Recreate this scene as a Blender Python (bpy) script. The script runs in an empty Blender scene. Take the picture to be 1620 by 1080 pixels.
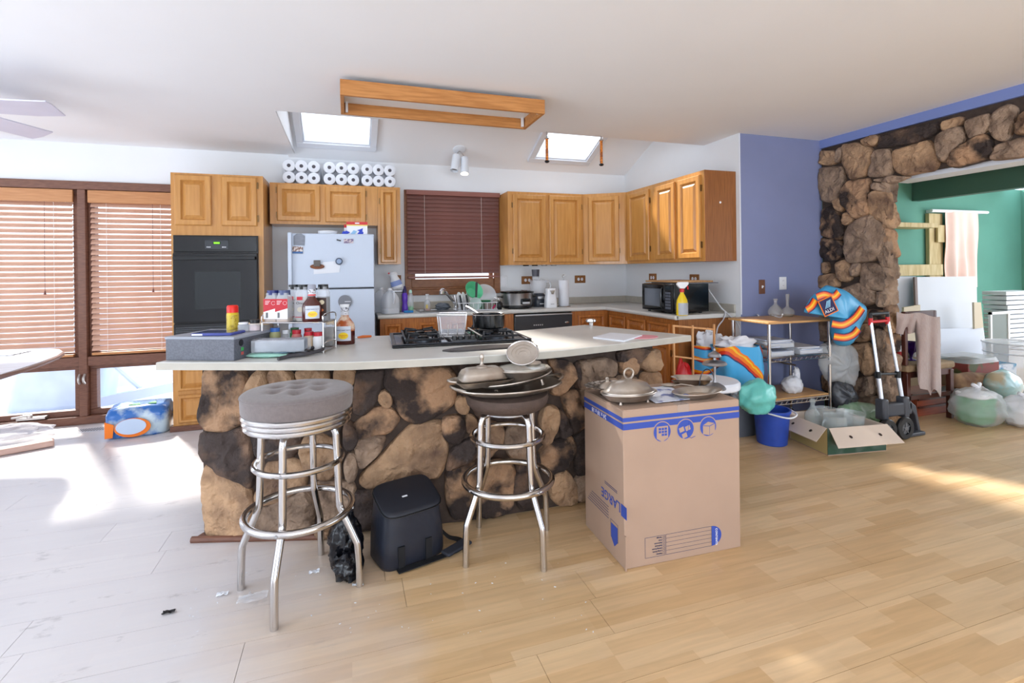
import bpy, bmesh, math, random
from math import sin, cos, pi, radians, sqrt, atan2
from mathutils import Vector, Matrix, noise

# ------------------------------------------------------------------ camera, world, sun, exposure
scene = bpy.context.scene
COL = scene.collection
FPX, PY0, YAW, ROLL, CAMZ = 789.29, 428.78, 0.318405, 0.0119324, 1.30
_fwd = Vector((sin(YAW), cos(YAW), 0)); _rt = Vector((cos(YAW), -sin(YAW), 0)); _dn = Vector((0, 0, -1))
_cx = cos(ROLL) * _rt + sin(ROLL) * _dn
_cd = -sin(ROLL) * _rt + cos(ROLL) * _dn
cam = bpy.data.objects.new('camera', bpy.data.cameras.new('camera'))
COL.objects.link(cam)
m = Matrix.Identity(4)
for i in range(3):
    m[i][0] = _cx[i]; m[i][1] = -_cd[i]; m[i][2] = -_fwd[i]
m.translation = Vector((0, 0, CAMZ))
cam.matrix_world = m
cam.data.sensor_width = 36.0
cam.data.lens = 36.0 * FPX / 1620.0
cam.data.shift_y = -(540 - PY0) / 1620.0
cam.data.clip_start = 0.05
scene.camera = cam

w = bpy.data.worlds.new('sky'); scene.world = w; w.use_nodes = True
_bg = w.node_tree.nodes['Background']
_bg.inputs[0].default_value = (0.74, 0.86, 1.0, 1)
_bg.inputs[1].default_value = 2.5

SUN_DIR = Vector((0.447 * cos(radians(41)), -0.894 * cos(radians(41)), -sin(radians(41))))
sl = bpy.data.lights.new('sun', 'SUN'); sl.energy = 9.0; sl.angle = radians(5.0); sl.color = (1.0, 0.94, 0.86)
sun = bpy.data.objects.new('sun', sl); COL.objects.link(sun)
sun.rotation_euler = SUN_DIR.to_track_quat('-Z', 'Y').to_euler()

def area_light(name, loc, direction, sx, sy, power, color=(1, 1, 1)):
    l = bpy.data.lights.new(name, 'AREA'); l.shape = 'RECTANGLE'; l.size = sx; l.size_y = sy
    l.energy = power; l.color = color
    o = bpy.data.objects.new(name, l); COL.objects.link(o); o.location = loc
    o.rotation_euler = Vector(direction).to_track_quat('-Z', 'Y').to_euler()
    return o
# added fill lights; the first two are tilted up to brighten the ceiling
area_light('rear_ceiling_fill', (1.0, -3.9, 1.25), (0.05, 1, 2.0), 5.5, 2.2, 180, (0.90, 0.94, 1.0))
area_light('left_ceiling_fill', (-4.9, 1.0, 1.3), (1, -0.2, 1.6), 4.0, 2.0, 95, (0.86, 0.93, 1.0))
area_light('green_room_fill', (9.2, 2.2, 1.5), (-1, 0.25, 0.1), 2.5, 1.8, 42, (0.95, 0.98, 1.0))  # added fill that brightens the green room, no source seen there

vs = scene.view_settings
vs.view_transform = 'Standard'; vs.look = 'None'; vs.gamma = 1.0; vs.use_curve_mapping = False
vs.exposure = 0.36
scene.cycles.max_bounces = 7; scene.cycles.diffuse_bounces = 4; scene.cycles.glossy_bounces = 3
scene.cycles.transmission_bounces = 6; scene.cycles.transparent_max_bounces = 12
scene.cycles.sample_clamp_indirect = 6.0
scene.cycles.caustics_reflective = False; scene.cycles.caustics_refractive = False

# ------------------------------------------------------------------ where a sight line of the photograph meets a known plane
CAM = Vector((0, 0, CAMZ))
def ray(x, y):
    return _cx * ((x - 810) / FPX) + _cd * ((y - PY0) / FPX) + _fwd
def on_z(x, y, z=0.0):
    d = ray(x, y); return CAM + d * ((z - CAMZ) / d.z)
def on_y(x, y, Y):
    d = ray(x, y); return CAM + d * (Y / d.y)
def on_x(x, y, X):
    d = ray(x, y); return CAM + d * (X / d.x)

# ------------------------------------------------------------------ materials
def s2l(c):
    return tuple(((v / 255) / 12.92 if v / 255 <= 0.04045 else ((v / 255 + 0.055) / 1.055) ** 2.4) for v in c)
MATS = {}
def mat(name, rgb, rough=0.5, metal=0.0, spec=0.5, var=0.0, scale=8.0, stretch=(1, 1, 1), rgb2=None, bump=0.0, bscale=None,
        alpha=1.0, trans=0.0, ior=1.45, emit=0.0, coat=0.0, detail=4.0, ramp=(0.35, 0.65), sheen=0.0, rnd=0.0, thin=False, world=False):
    if name in MATS: return MATS[name]
    mt = bpy.data.materials.new(name); mt.use_nodes = True
    nt = mt.node_tree; b = nt.nodes['Principled BSDF']
    c1 = s2l(rgb)
    b.inputs['Roughness'].default_value = rough; b.inputs['Metallic'].default_value = metal
    b.inputs['Specular IOR Level'].default_value = spec; b.inputs['IOR'].default_value = ior
    b.inputs['Alpha'].default_value = alpha; b.inputs['Transmission Weight'].default_value = trans
    b.inputs['Coat Weight'].default_value = coat; b.inputs['Sheen Weight'].default_value = sheen
    if emit:
        b.inputs['Emission Color'].default_value = (*c1, 1); b.inputs['Emission Strength'].default_value = emit
    c2 = s2l(rgb2) if rgb2 else tuple(v * (1 - var) for v in c1)
    tc = None
    def coords():
        if world:
            return nt.nodes.new('ShaderNodeNewGeometry').outputs['Position']
        return nt.nodes.new('ShaderNodeTexCoord').outputs['Object']
    need = var > 0 or rgb2
    col_out = None
    if need or bump:
        mp = nt.nodes.new('ShaderNodeMapping'); nt.links.new(coords(), mp.inputs[0])
        mp.inputs['Scale'].default_value = stretch
        if rnd:
            oi = nt.nodes.new('ShaderNodeObjectInfo')
            ml = nt.nodes.new('ShaderNodeMath'); ml.operation = 'MULTIPLY'; ml.inputs[1].default_value = 37.0
            nt.links.new(oi.outputs['Random'], ml.inputs[0]); nt.links.new(ml.outputs[0], mp.inputs['Location'])
        nz = nt.nodes.new('ShaderNodeTexNoise'); nz.inputs['Scale'].default_value = scale; nz.inputs['Detail'].default_value = detail
        nt.links.new(mp.outputs[0], nz.inputs['Vector'])
    if need:
        rp = nt.nodes.new('ShaderNodeValToRGB')
        rp.color_ramp.elements[0].position = ramp[0]; rp.color_ramp.elements[1].position = ramp[1]
        rp.color_ramp.elements[0].color = (*c1, 1); rp.color_ramp.elements[1].color = (*c2, 1)
        nt.links.new(nz.outputs['Fac'], rp.inputs[0]); col_out = rp.outputs[0]
    if rnd:
        oi2 = nt.nodes.new('ShaderNodeObjectInfo')
        mr = nt.nodes.new('ShaderNodeMapRange'); mr.inputs[3].default_value = 1 - rnd; mr.inputs[4].default_value = 1 + rnd * 0.6
        nt.links.new(oi2.outputs['Random'], mr.inputs[0])
        mx = nt.nodes.new('ShaderNodeVectorMath'); mx.operation = 'SCALE'
        if col_out: nt.links.new(col_out, mx.inputs[0])
        else: mx.inputs[0].default_value = c1
        nt.links.new(mr.outputs[0], mx.inputs['Scale']); col_out = mx.outputs[0]
    if col_out: nt.links.new(col_out, b.inputs['Base Color'])
    else: b.inputs['Base Color'].default_value = (*c1, 1)
    if bump:
        bp = nt.nodes.new('ShaderNodeBump'); bp.inputs['Strength'].default_value = bump; bp.inputs['Distance'].default_value = 0.02
        if bscale:
            nz2 = nt.nodes.new('ShaderNodeTexNoise'); nz2.inputs['Scale'].default_value = bscale; nz2.inputs['Detail'].default_value = 3
            nt.links.new(mp.outputs[0], nz2.inputs['Vector']); nt.links.new(nz2.outputs['Fac'], bp.inputs['Height'])
        else: nt.links.new(nz.outputs['Fac'], bp.inputs['Height'])
        nt.links.new(bp.outputs[0], b.inputs['Normal'])
    MATS[name] = mt
    return mt
def bands_mat(name, stops, scale=3.0, rough=0.4, distort=1.0, direction='DIAGONAL', wtype='BANDS', wstretch=(1, 1, 1)):
    """printed pattern: constant colour steps over a distorted wave"""
    if name in MATS: return MATS[name]
    mt = bpy.data.materials.new(name); mt.use_nodes = True; nt = mt.node_tree; b = nt.nodes['Principled BSDF']
    b.inputs['Roughness'].default_value = rough
    tc = nt.nodes.new('ShaderNodeTexCoord'); mp = nt.nodes.new('ShaderNodeMapping'); mp.inputs['Scale'].default_value = wstretch
    nt.links.new(tc.outputs['Object'], mp.inputs[0])
    wv = nt.nodes.new('ShaderNodeTexWave'); wv.wave_type = wtype
    if wtype == 'BANDS': wv.bands_direction = direction
    wv.wave_profile = 'SAW'
    wv.inputs['Scale'].default_value = scale; wv.inputs['Distortion'].default_value = distort; wv.inputs['Detail'].default_value = 0.5
    wv.inputs['Detail Scale'].default_value = 1.2
    nt.links.new(mp.outputs[0], wv.inputs['Vector'])
    rp = nt.nodes.new('ShaderNodeValToRGB'); rp.color_ramp.interpolation = 'CONSTANT'
    el = rp.color_ramp.elements
    while len(el) < len(stops): el.new(0.5)
    for e, (p, c) in zip(el, stops): e.position = p; e.color = (*s2l(c), 1)
    nt.links.new(wv.outputs['Fac'], rp.inputs[0]); nt.links.new(rp.outputs[0], b.inputs['Base Color'])
    MATS[name] = mt
    return mt

OAK = dict(rough=0.33, rgb2=(180, 122, 58), scale=4.0, ramp=(0.3, 0.78), detail=5.0, coat=0.25)
oak_v = mat('honey_oak_upright', (204, 148, 80), stretch=(10, 10, 0.9), **OAK)
oak_h = mat('honey_oak_level', (208, 152, 82), stretch=(1.1, 14, 14), **OAK)
oakd_v = mat('base_cabinet_oak', (186, 116, 54), rgb2=(150, 86, 36), rough=0.4, scale=5.0, stretch=(14, 14, 1.1), detail=6.0, coat=0.12)
veneer = mat('cabinet_side_veneer', (158, 100, 52), rgb2=(132, 80, 40), rough=0.42, scale=6.0, stretch=(20, 20, 0.9), detail=6.0)
brown = mat('window_trim_brown', (124, 84, 66), rgb2=(104, 68, 54), rough=0.45, scale=6, stretch=(3, 3, 20))
slat_m = mat('blind_slat_wood', (208, 168, 146), rgb2=(192, 150, 128), rough=0.4, scale=6, stretch=(1, 20, 20))
slat_k = mat('blind_slat_maroon', (126, 84, 76), rgb2=(112, 74, 68), rough=0.4, scale=6, stretch=(1, 20, 20))
valance_m = mat('blind_valance_wood', (196, 140, 92), rgb2=(180, 122, 76), rough=0.4, scale=6, stretch=(1, 20, 20))
white_paint = mat('wall_white_paint', (234, 236, 239), rough=0.85, var=0.03, scale=2, world=True)
ceil_paint = mat('ceiling_white_paint', (246, 246, 248), rough=0.9, var=0.02, scale=1.5, world=True)
blue_paint = mat('blue_wall_paint', (132, 140, 178), rough=0.8, var=0.05, scale=3, world=True)
blue_trim = mat('blue_trim_paint', (122, 138, 192), rough=0.7)
green_paint = mat('green_wall_paint', (96, 152, 134), rough=0.8, var=0.08, scale=2, world=True)
counter_m = mat('countertop_laminate', (212, 211, 206), rough=0.35, rgb2=(196, 195, 190), scale=3, detail=8, ramp=(0.4, 0.75))
edge_m = mat('countertop_edge', (186, 180, 168), rough=0.5, var=0.08, scale=14)
chrome = mat('chrome', (205, 202, 200), rough=0.16, metal=1.0)
chrome_d = mat('brushed_steel', (178, 178, 180), rough=0.32, metal=1.0)
silver = mat('tarnished_silver', (206, 198, 188), rough=0.33, metal=0.82, rgb2=(150, 134, 120), scale=5, detail=5)
black_gl = mat('black_glass', (16, 17, 20), rough=0.08, spec=0.6)
black_pl = mat('black_plastic', (18, 19, 22), rough=0.4)
black_en = mat('black_enamel', (11, 12, 14), rough=0.2, coat=0.2)
dark_iron = mat('cast_iron', (34, 36, 40), rough=0.45, bump=0.1, scale=60)
white_pl = mat('white_plastic', (236, 237, 240), rough=0.35)
white_en = mat('white_enamel', (228, 233, 240), rough=0.3)
paper = mat('white_paper', (232, 234, 240), rough=0.8)
glass = mat('clear_glass', (255, 255, 255), rough=0.02, trans=1.0, ior=1.3, alpha=0.45)
pane_m = mat('window_pane', (240, 246, 255), rough=0.02, trans=1.0, ior=1.02, alpha=0.12)
clear_pl = mat('clear_plastic', (240, 244, 250), rough=0.12, alpha=0.32)
film = mat('plastic_film', (242, 245, 252), rough=0.18, alpha=0.16)
white_bag = mat('white_bag_plastic', (236, 237, 243), rough=0.4, alpha=0.88, var=0.06, scale=12, bump=0.35, bscale=14)
haze_bag = mat('translucent_bag_plastic', (226, 230, 232), rough=0.3, alpha=0.42, var=0.1, scale=9, bump=0.5, bscale=16)
black_bag = mat('black_bag_plastic', (17, 18, 24), rough=0.2, bump=0.7, scale=13)
card = mat('kraft_cardboard', (180, 152, 132), rough=0.85, var=0.06, scale=4)
card_l = mat('pale_cardboard', (214, 196, 180), rough=0.85, var=0.05, scale=5)
ink = mat('blue_print', (56, 80, 168), rough=0.7)
ink_d = mat('dark_print', (70, 76, 110), rough=0.7)
blk = mat('black_print', (30, 30, 36), rough=0.7)
wht = mat('white_print', (240, 240, 244), rough=0.6)
red = mat('red_plastic', (206, 26, 28), rough=0.35)
brass = mat('hinge_brass', (120, 92, 56), rough=0.35, metal=0.8)

# ------------------------------------------------------------------ mesh helpers
class MB:
    def __init__(s): s.v = []; s.f = []
    def raw(s, vs, fs):
        o = len(s.v); s.v += [Vector(p) for p in vs]; s.f += [[i + o for i in q] for q in fs]; return s
    def box(s, a, b, R=None, c=None):
        (x0, y0, z0), (x1, y1, z1) = a, b
        vs = [Vector(p) for p in ((x0, y0, z0), (x1, y0, z0), (x1, y1, z0), (x0, y1, z0), (x0, y0, z1), (x1, y0, z1), (x1, y1, z1), (x0, y1, z1))]
        if R is not None:
            vs = [R @ p for p in vs]
        if c is not None:
            vs = [p + Vector(c) for p in vs]
        return s.raw(vs, [(3, 2, 1, 0), (4, 5, 6, 7), (0, 1, 5, 4), (1, 2, 6, 5), (2, 3, 7, 6), (3, 0, 4, 7)])
    def fbox(s, F, a, b):
        """box in a frame F = (O, U, V, N)"""
        O, U, V, N = F; n = len(s.v)
        s.box(a, b)
        for i in range(n, len(s.v)):
            p = s.v[i]; s.v[i] = O + U * p.x + V * p.y + N * p.z
        return s
    def prism(s, poly, z0, z1, F=None):
        n = len(poly); O = len(s.v)
        vs = [Vector((p[0], p[1], z0)) for p in poly] + [Vector((p[0], p[1], z1)) for p in poly]
        if F: vs = [F[0] + F[1] * p.x + F[2] * p.y + F[3] * p.z for p in vs]
        return s.raw(vs, [list(range(n))[::-1], list(range(n, 2 * n))] + [(i, (i + 1) % n, n + (i + 1) % n, n + i) for i in range(n)])
    def cyl(s, p0, p1, r0, r1=None, n=16, caps=True):
        p0 = Vector(p0); p1 = Vector(p1); r1 = r0 if r1 is None else r1
        d = (p1 - p0).normalized(); a = d.orthogonal().normalized(); b = d.cross(a)
        vs = [p0 + (a * cos(2 * pi * i / n) + b * sin(2 * pi * i / n)) * r0 for i in range(n)]
        vs += [p1 + (a * cos(2 * pi * i / n) + b * sin(2 * pi * i / n)) * r1 for i in range(n)]
        fs = [(i, (i + 1) % n, n + (i + 1) % n, n + i) for i in range(n)]
        if caps: fs += [list(range(n))[::-1], list(range(n, 2 * n))]
        return s.raw(vs, fs)
    def tube(s, pts, r, n=8, closed=False):
        pts = [Vector(p) for p in pts]; k = len(pts); vs = []; fs = []
        rr = r if isinstance(r, (list, tuple)) else [r] * k
        ref = None
        for i, p in enumerate(pts):
            if closed: d = pts[(i + 1) % k] - pts[i - 1]
            else: d = pts[min(i + 1, k - 1)] - pts[max(i - 1, 0)]
            d = d.normalized() if d.length > 1e-9 else Vector((0, 0, 1))
            if ref is None: ref = d.orthogonal()
            a = (ref - d * ref.dot(d))
            a = a.normalized() if a.length > 1e-6 else d.orthogonal().normalized()
            ref = a; b = d.cross(a)
            vs += [p + (a * cos(2 * pi * j / n) + b * sin(2 * pi * j / n)) * rr[i] for j in range(n)]
        for i in range(k if closed else k - 1):
            i2 = (i + 1) % k
            fs += [(i * n + j, i * n + (j + 1) % n, i2 * n + (j + 1) % n, i2 * n + j) for j in range(n)]
        if not closed: fs += [list(range(n))[::-1], list(range((k - 1) * n, k * n))]
        return s.raw(vs, fs)
    def lathe(s, prof, c=(0, 0, 0), n=24, sx=1.0, sy=1.0, M=None, wob=None):
        c = Vector(c); vs = []; fs = []; k = len(prof)
        for r, z in prof:
            for j in range(n):
                t = 2 * pi * j / n; q = 1.0 if wob is None else wob(t, r)
                p = Vector((r * q * cos(t) * sx, r * q * sin(t) * sy, z))
                vs.append(c + (M @ p if M is not None else p))
        for i in range(k - 1):
            fs += [(i * n + j, i * n + (j + 1) % n, (i + 1) * n + (j + 1) % n, (i + 1) * n + j) for j in range(n)]
        loop = prof[0] == prof[-1]
        if prof[0][0] > 1e-5 and not loop: fs.append(list(range(n))[::-1])
        if prof[-1][0] > 1e-5 and not loop: fs.append(list(range((k - 1) * n, k * n)))
        return s.raw(vs, fs)
    def blob(s, c, r, seed=0, amp=0.15, freq=3.0, nu=28, nv=18, flat=-0.8, top=None, M=None, ridge=False):
        c = Vector(c); vs = []; fs = []
        for i in range(nv + 1):
            ph = pi * i / nv
            for j in range(nu):
                t = 2 * pi * j / nu
                d = Vector((sin(ph) * cos(t), sin(ph) * sin(t), -cos(ph)))
                q = noise.noise(d * freq + Vector((seed * 7.3, seed * 3.1, seed)))
                if ridge: q = 0.5 - abs(q) * 2
                q += 0.4 * noise.noise(d * freq * 2.7 + Vector((seed, 5, seed * 2)))
                k = 1 + amp * q
                p = Vector((d.x * r[0] * k, d.y * r[1] * k, d.z * r[2] * k))
                if top is not None and d.z > 0: 
                    sh = 1 - (1 - top) * max(0, d.z) ** 1.5
                    p.x *= sh; p.y *= sh
                if p.z < flat * r[2]: p.z = flat * r[2]
                vs.append(c + (M @ p if M is not None else p))
        for i in range(nv):
            fs += [(i * nu + j, i * nu + (j + 1) % nu, (i + 1) * nu + (j + 1) % nu, (i + 1) * nu + j) for j in range(nu)]
        return s.raw(vs, fs)
    def grid(s, fn, nu, nv, th=0.0):
        """surface fn(u,v) with thickness th along -normal"""
        P = [[Vector(fn(i / nu, j / nv)) for j in range(nv + 1)] for i in range(nu + 1)]
        def nrm(i, j):
            a = P[min(i + 1, nu)][j] - P[max(i - 1, 0)][j]; b = P[i][min(j + 1, nv)] - P[i][max(j - 1, 0)]
            q = a.cross(b); return q.normalized() if q.length > 1e-12 else Vector((0, 0, 1))
        vs = [P[i][j] for i in range(nu + 1) for j in range(nv + 1)]; W = nv + 1
        fs = [(i * W + j, (i + 1) * W + j, (i + 1) * W + j + 1, i * W + j + 1) for i in range(nu) for j in range(nv)]
        if th:
            o = len(vs); vs += [P[i][j] - nrm(i, j) * th for i in range(nu + 1) for j in range(nv + 1)]
            fs += [tuple(k + o for k in f[::-1]) for f in list(fs)]
            ring = [i * W for i in range(nu + 1)] + [nu * W + j for j in range(1, nv + 1)] + [i * W + nv for i in range(nu - 1, -1, -1)] + [j for j in range(nv - 1, 0, -1)]
            for a in range(len(ring)):
                q0, q1 = ring[a], ring[(a + 1) % len(ring)]
                fs.append((q1, q0, q0 + o, q1 + o))
        return s.raw(vs, fs)
    def xf(s, M, start=0):
        for i in range(start, len(s.v)): s.v[i] = M @ s.v[i]
        return s
    def build(s, name, mt, parent=None, local=False, bevel=0.0, seg=2, angle=35, label=None, base=None, fix=True):
        me = bpy.data.meshes.new(name)
        if parent is None:
            if base is None:
                lo = [min(p[i] for p in s.v) for i in range(3)]; hi = [max(p[i] for p in s.v) for i in range(3)]
                base = Vector(((lo[0] + hi[0]) / 2, (lo[1] + hi[1]) / 2, lo[2]))
            else: base = Vector(base)
            off = base
        else:
            off = Vector((0, 0, 0)) if local else WL.get(parent.name, Vector((0, 0, 0)))
        me.from_pydata([tuple(p - off) for p in s.v], [], [tuple(f) for f in s.f])
        me.validate(); 
        if fix:
            bm = bmesh.new(); bm.from_mesh(me); bmesh.ops.recalc_face_normals(bm, faces=bm.faces); bm.to_mesh(me); bm.free()
        me.materials.append(mt)
        me.shade_smooth(); me.set_sharp_from_angle(angle=radians(angle))
        o = bpy.data.objects.new(name, me); COL.objects.link(o)
        if parent is None: o.location = base; WL[o.name] = Vector(base)
        else: o.parent = parent; WL[o.name] = off.copy()
        if bevel:
            bv = o.modifiers.new('bevel', 'BEVEL'); bv.width = bevel; bv.segments = seg; bv.limit_method = 'ANGLE'; bv.angle_limit = radians(40)
        if label: o['label'] = label
        return o
WL = {}
def tag(o, label, cat, group=None):
    o['label'] = label; o['category'] = cat
    if group: o['group'] = group
    return o
def struct(o):
    o['kind'] = 'structure'; return o
def thing(name, label, cat, loc=(0, 0, 0), rotz=0.0, group=None):
    o = bpy.data.objects.new(name, None); COL.objects.link(o); o.location = loc; o.rotation_euler = (0, 0, rotz); o.empty_display_size = 0.05
    WL[o.name] = Vector(loc)
    return tag(o, label, cat, group)
def copy_tree(o, parent=None):
    c = o.copy(); COL.objects.link(c)
    if parent is not None: c.parent = parent
    WL[c.name] = WL.get(o.name, Vector((0, 0, 0))).copy()
    for ch in list(o.children): copy_tree(ch, c)
    return c
def Fr(O, U, N=None, V=(0, 0, 1)):
    U = Vector(U).normalized(); V = Vector(V).normalized()
    N = Vector(N) if N is not None else U.cross(V)
    return (Vector(O), U, V, N.normalized())
_txt = {}
def text_geo(body, size, ext=0.0006, align='LEFT', space=1.0):
    cu = bpy.data.curves.new('t', 'FONT'); cu.body = body; cu.size = size; cu.extrude = ext; cu.align_x = align; cu.space_character = space
    cu.resolution_u = 2
    ob = bpy.data.objects.new('t', cu); COL.objects.link(ob)
    dg = bpy.context.evaluated_depsgraph_get()
    me = bpy.data.meshes.new_from_object(ob.evaluated_get(dg))
    vs = [v.co.copy() for v in me.vertices]; fs = [tuple(p.vertices) for p in me.polygons]
    bpy.data.objects.remove(ob); bpy.data.curves.remove(cu); bpy.data.meshes.remove(me)
    return vs, fs
def lettering(body, size, F, mt, parent, u=0, v=0, flip=False, name='lettering', align='LEFT', local=False, stretch=1.0):
    vs, fs = text_geo(body, size, align=align)
    s = -1 if flip else 1
    O, U, V, N = F
    m_ = MB(); m_.raw([O + U * (u + s * p.x * stretch) + V * (v + s * p.y) + N * (p.z + 0.0008) for p in vs], fs)
    return m_.build(name, mt, parent, local=local, fix=False)
def ring_pts(c, r, n=24, z=0.0, ry=None):
    return [Vector((c[0] + r * cos(2 * pi * i / n), c[1] + (ry or r) * sin(2 * pi * i / n), c[2] + z)) for i in range(n)]
def arc(p0, p1, p2, n=10):
    """quadratic bezier"""
    p0, p1, p2 = Vector(p0), Vector(p1), Vector(p2)
    return [p0 * (1 - t) ** 2 + p1 * 2 * t * (1 - t) + p2 * t * t for t in [i / n for i in range(n + 1)]]
def smooth_path(pts, n=6):
    pts = [Vector(p) for p in pts]; out = []
    for i in range(len(pts) - 1):
        p0 = pts[max(i - 1, 0)]; p1 = pts[i]; p2 = pts[i + 1]; p3 = pts[min(i + 2, len(pts) - 1)]
        for k in range(n):
            t = k / n
            out.append(0.5 * ((2 * p1) + (p2 - p0) * t + (2 * p0 - 5 * p1 + 4 * p2 - p3) * t * t + (3 * p1 - p0 - 3 * p2 + p3) * t ** 3))
    out.append(pts[-1]); return out
def RZ(a): return Matrix.Rotation(a, 3, 'Z')
def RX(a): return Matrix.Rotation(a, 3, 'X')
def RY(a): return Matrix.Rotation(a, 3, 'Y')
# ================================================================== the room
BY = 5.37; CZ = 2.475; RX_ = 3.24; BLY = 3.50; SX = 4.17; ISZ = 0.90
def floor_material():
    mt = bpy.data.materials.new('maple_laminate'); mt.use_nodes = True; nt = mt.node_tree; b = nt.nodes['Principled BSDF']
    g = nt.nodes.new('ShaderNodeNewGeometry'); L = nt.links.new; N = nt.nodes.new
    br = N('ShaderNodeTexBrick'); br.inputs['Scale'].default_value = 1.0
    br.inputs['Brick Width'].default_value = 0.42; br.inputs['Row Height'].default_value = 0.065; br.inputs['Mortar Size'].default_value = 0.0
    br.offset = 0.37; br.offset_frequency = 3; br.squash = 0.75; br.squash_frequency = 4
    br.inputs['Color1'].default_value = (*s2l((222, 190, 148)), 1); br.inputs['Color2'].default_value = (*s2l((205, 168, 122)), 1)
    L(g.outputs['Position'], br.inputs['Vector'])
    mp = N('ShaderNodeMapping'); mp.inputs['Scale'].default_value = (1.2, 16, 1); L(g.outputs['Position'], mp.inputs[0])
    nz = N('ShaderNodeTexNoise'); nz.inputs['Scale'].default_value = 3; nz.inputs['Detail'].default_value = 6; nz.inputs['Distortion'].default_value = 0.6; L(mp.outputs[0], nz.inputs['Vector'])
    mr = N('ShaderNodeMapRange'); mr.inputs[1].default_value = 0.3; mr.inputs[2].default_value = 0.7; mr.inputs[3].default_value = 0.9; mr.inputs[4].default_value = 1.06; L(nz.outputs['Fac'], mr.inputs[0])
    oi = N('ShaderNodeObjectInfo'); mr2 = N('ShaderNodeMapRange'); mr2.inputs[3].default_value = 0.95; mr2.inputs[4].default_value = 1.05; L(oi.outputs['Random'], mr2.inputs[0])
    mu = N('ShaderNodeMath'); mu.operation = 'MULTIPLY'; L(mr.outputs[0], mu.inputs[0]); L(mr2.outputs[0], mu.inputs[1])
    sc = N('ShaderNodeVectorMath'); sc.operation = 'SCALE'; L(br.outputs['Color'], sc.inputs[0]); L(mu.outputs[0], sc.inputs['Scale'])
    # trodden dust and painted window glare, pale over the left boards, with darker scuffs
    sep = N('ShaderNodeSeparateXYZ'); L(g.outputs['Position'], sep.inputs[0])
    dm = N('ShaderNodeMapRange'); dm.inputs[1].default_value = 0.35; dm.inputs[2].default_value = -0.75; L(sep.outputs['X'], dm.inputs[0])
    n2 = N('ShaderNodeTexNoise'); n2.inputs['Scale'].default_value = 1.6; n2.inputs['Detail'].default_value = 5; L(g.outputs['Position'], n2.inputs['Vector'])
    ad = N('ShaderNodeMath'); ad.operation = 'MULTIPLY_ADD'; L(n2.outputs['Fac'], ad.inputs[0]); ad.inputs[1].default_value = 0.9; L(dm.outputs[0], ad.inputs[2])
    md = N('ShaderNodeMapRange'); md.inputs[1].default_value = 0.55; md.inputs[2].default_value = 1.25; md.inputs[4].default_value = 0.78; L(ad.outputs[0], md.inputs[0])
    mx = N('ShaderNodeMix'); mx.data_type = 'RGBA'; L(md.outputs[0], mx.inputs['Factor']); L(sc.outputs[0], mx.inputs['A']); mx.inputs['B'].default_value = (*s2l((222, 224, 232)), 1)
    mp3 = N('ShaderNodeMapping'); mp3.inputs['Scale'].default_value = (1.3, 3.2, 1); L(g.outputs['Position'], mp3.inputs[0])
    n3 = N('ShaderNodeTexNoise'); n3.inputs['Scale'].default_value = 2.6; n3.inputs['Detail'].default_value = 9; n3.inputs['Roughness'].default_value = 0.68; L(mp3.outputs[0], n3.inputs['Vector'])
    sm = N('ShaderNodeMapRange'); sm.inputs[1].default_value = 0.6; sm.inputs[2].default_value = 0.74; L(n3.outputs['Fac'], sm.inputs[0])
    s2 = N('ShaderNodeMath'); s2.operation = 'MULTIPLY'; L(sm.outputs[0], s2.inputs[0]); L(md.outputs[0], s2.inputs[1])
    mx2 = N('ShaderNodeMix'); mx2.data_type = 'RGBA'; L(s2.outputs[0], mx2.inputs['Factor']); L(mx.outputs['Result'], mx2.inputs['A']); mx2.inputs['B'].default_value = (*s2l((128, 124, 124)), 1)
    L(mx2.outputs['Result'], b.inputs['Base Color'])
    b.inputs['Roughness'].default_value = 0.34; b.inputs['Specular IOR Level'].default_value = 0.5
    return mt
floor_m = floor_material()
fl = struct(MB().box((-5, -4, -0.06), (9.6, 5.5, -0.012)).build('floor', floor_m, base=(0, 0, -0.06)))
def project(p):
    q = Vector(p) - CAM; z = q.dot(_fwd)
    if z < 0.1: return None
    return (810 + FPX * q.dot(_cx) / z, PY0 + FPX * q.dot(_cd) / z)
rng = random.Random(3)
PL, PW = 1.28, 0.195
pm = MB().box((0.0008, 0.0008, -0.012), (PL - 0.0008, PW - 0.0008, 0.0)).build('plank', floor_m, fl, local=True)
pm_used = False
row = 0; y = 1.0
while y < BY - 0.01:
    x = -5 + rng.random() * PL
    while x < 9.4:
        seen = False
        for fx in (0, .25, .5, .75, 1):
            for fy in (0, 1):
                q = project((x + fx * PL, y + fy * PW, 0))
                if q and -5 < q[0] < 1625 and q[1] < 1085: seen = True
        if seen and x + PL < 9.4:
            o = pm if not pm_used else pm.copy()
            if pm_used: COL.objects.link(o)
            pm_used = True; o.parent = fl; o.location = (x, y, 0.06)
        x += PL
    y += PW
# ceiling: flat slab with the opening of the kitchen vault
VX0, VY0, VZ0 = -0.48, 3.94, 2.453
SLOPE = 0.45
def vz(y): return VZ0 + SLOPE * (BY - y)
VTOP = vz(VY0)
c_ = MB()
c_.box((-5, -4, CZ), (9.6, VY0, CZ + 0.06)); c_.box((-5, VY0, CZ), (VX0, 5.5, CZ + 0.06)); c_.box((RX_ + 0.12, VY0, CZ), (9.6, 5.5, CZ + 0.06))
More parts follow.
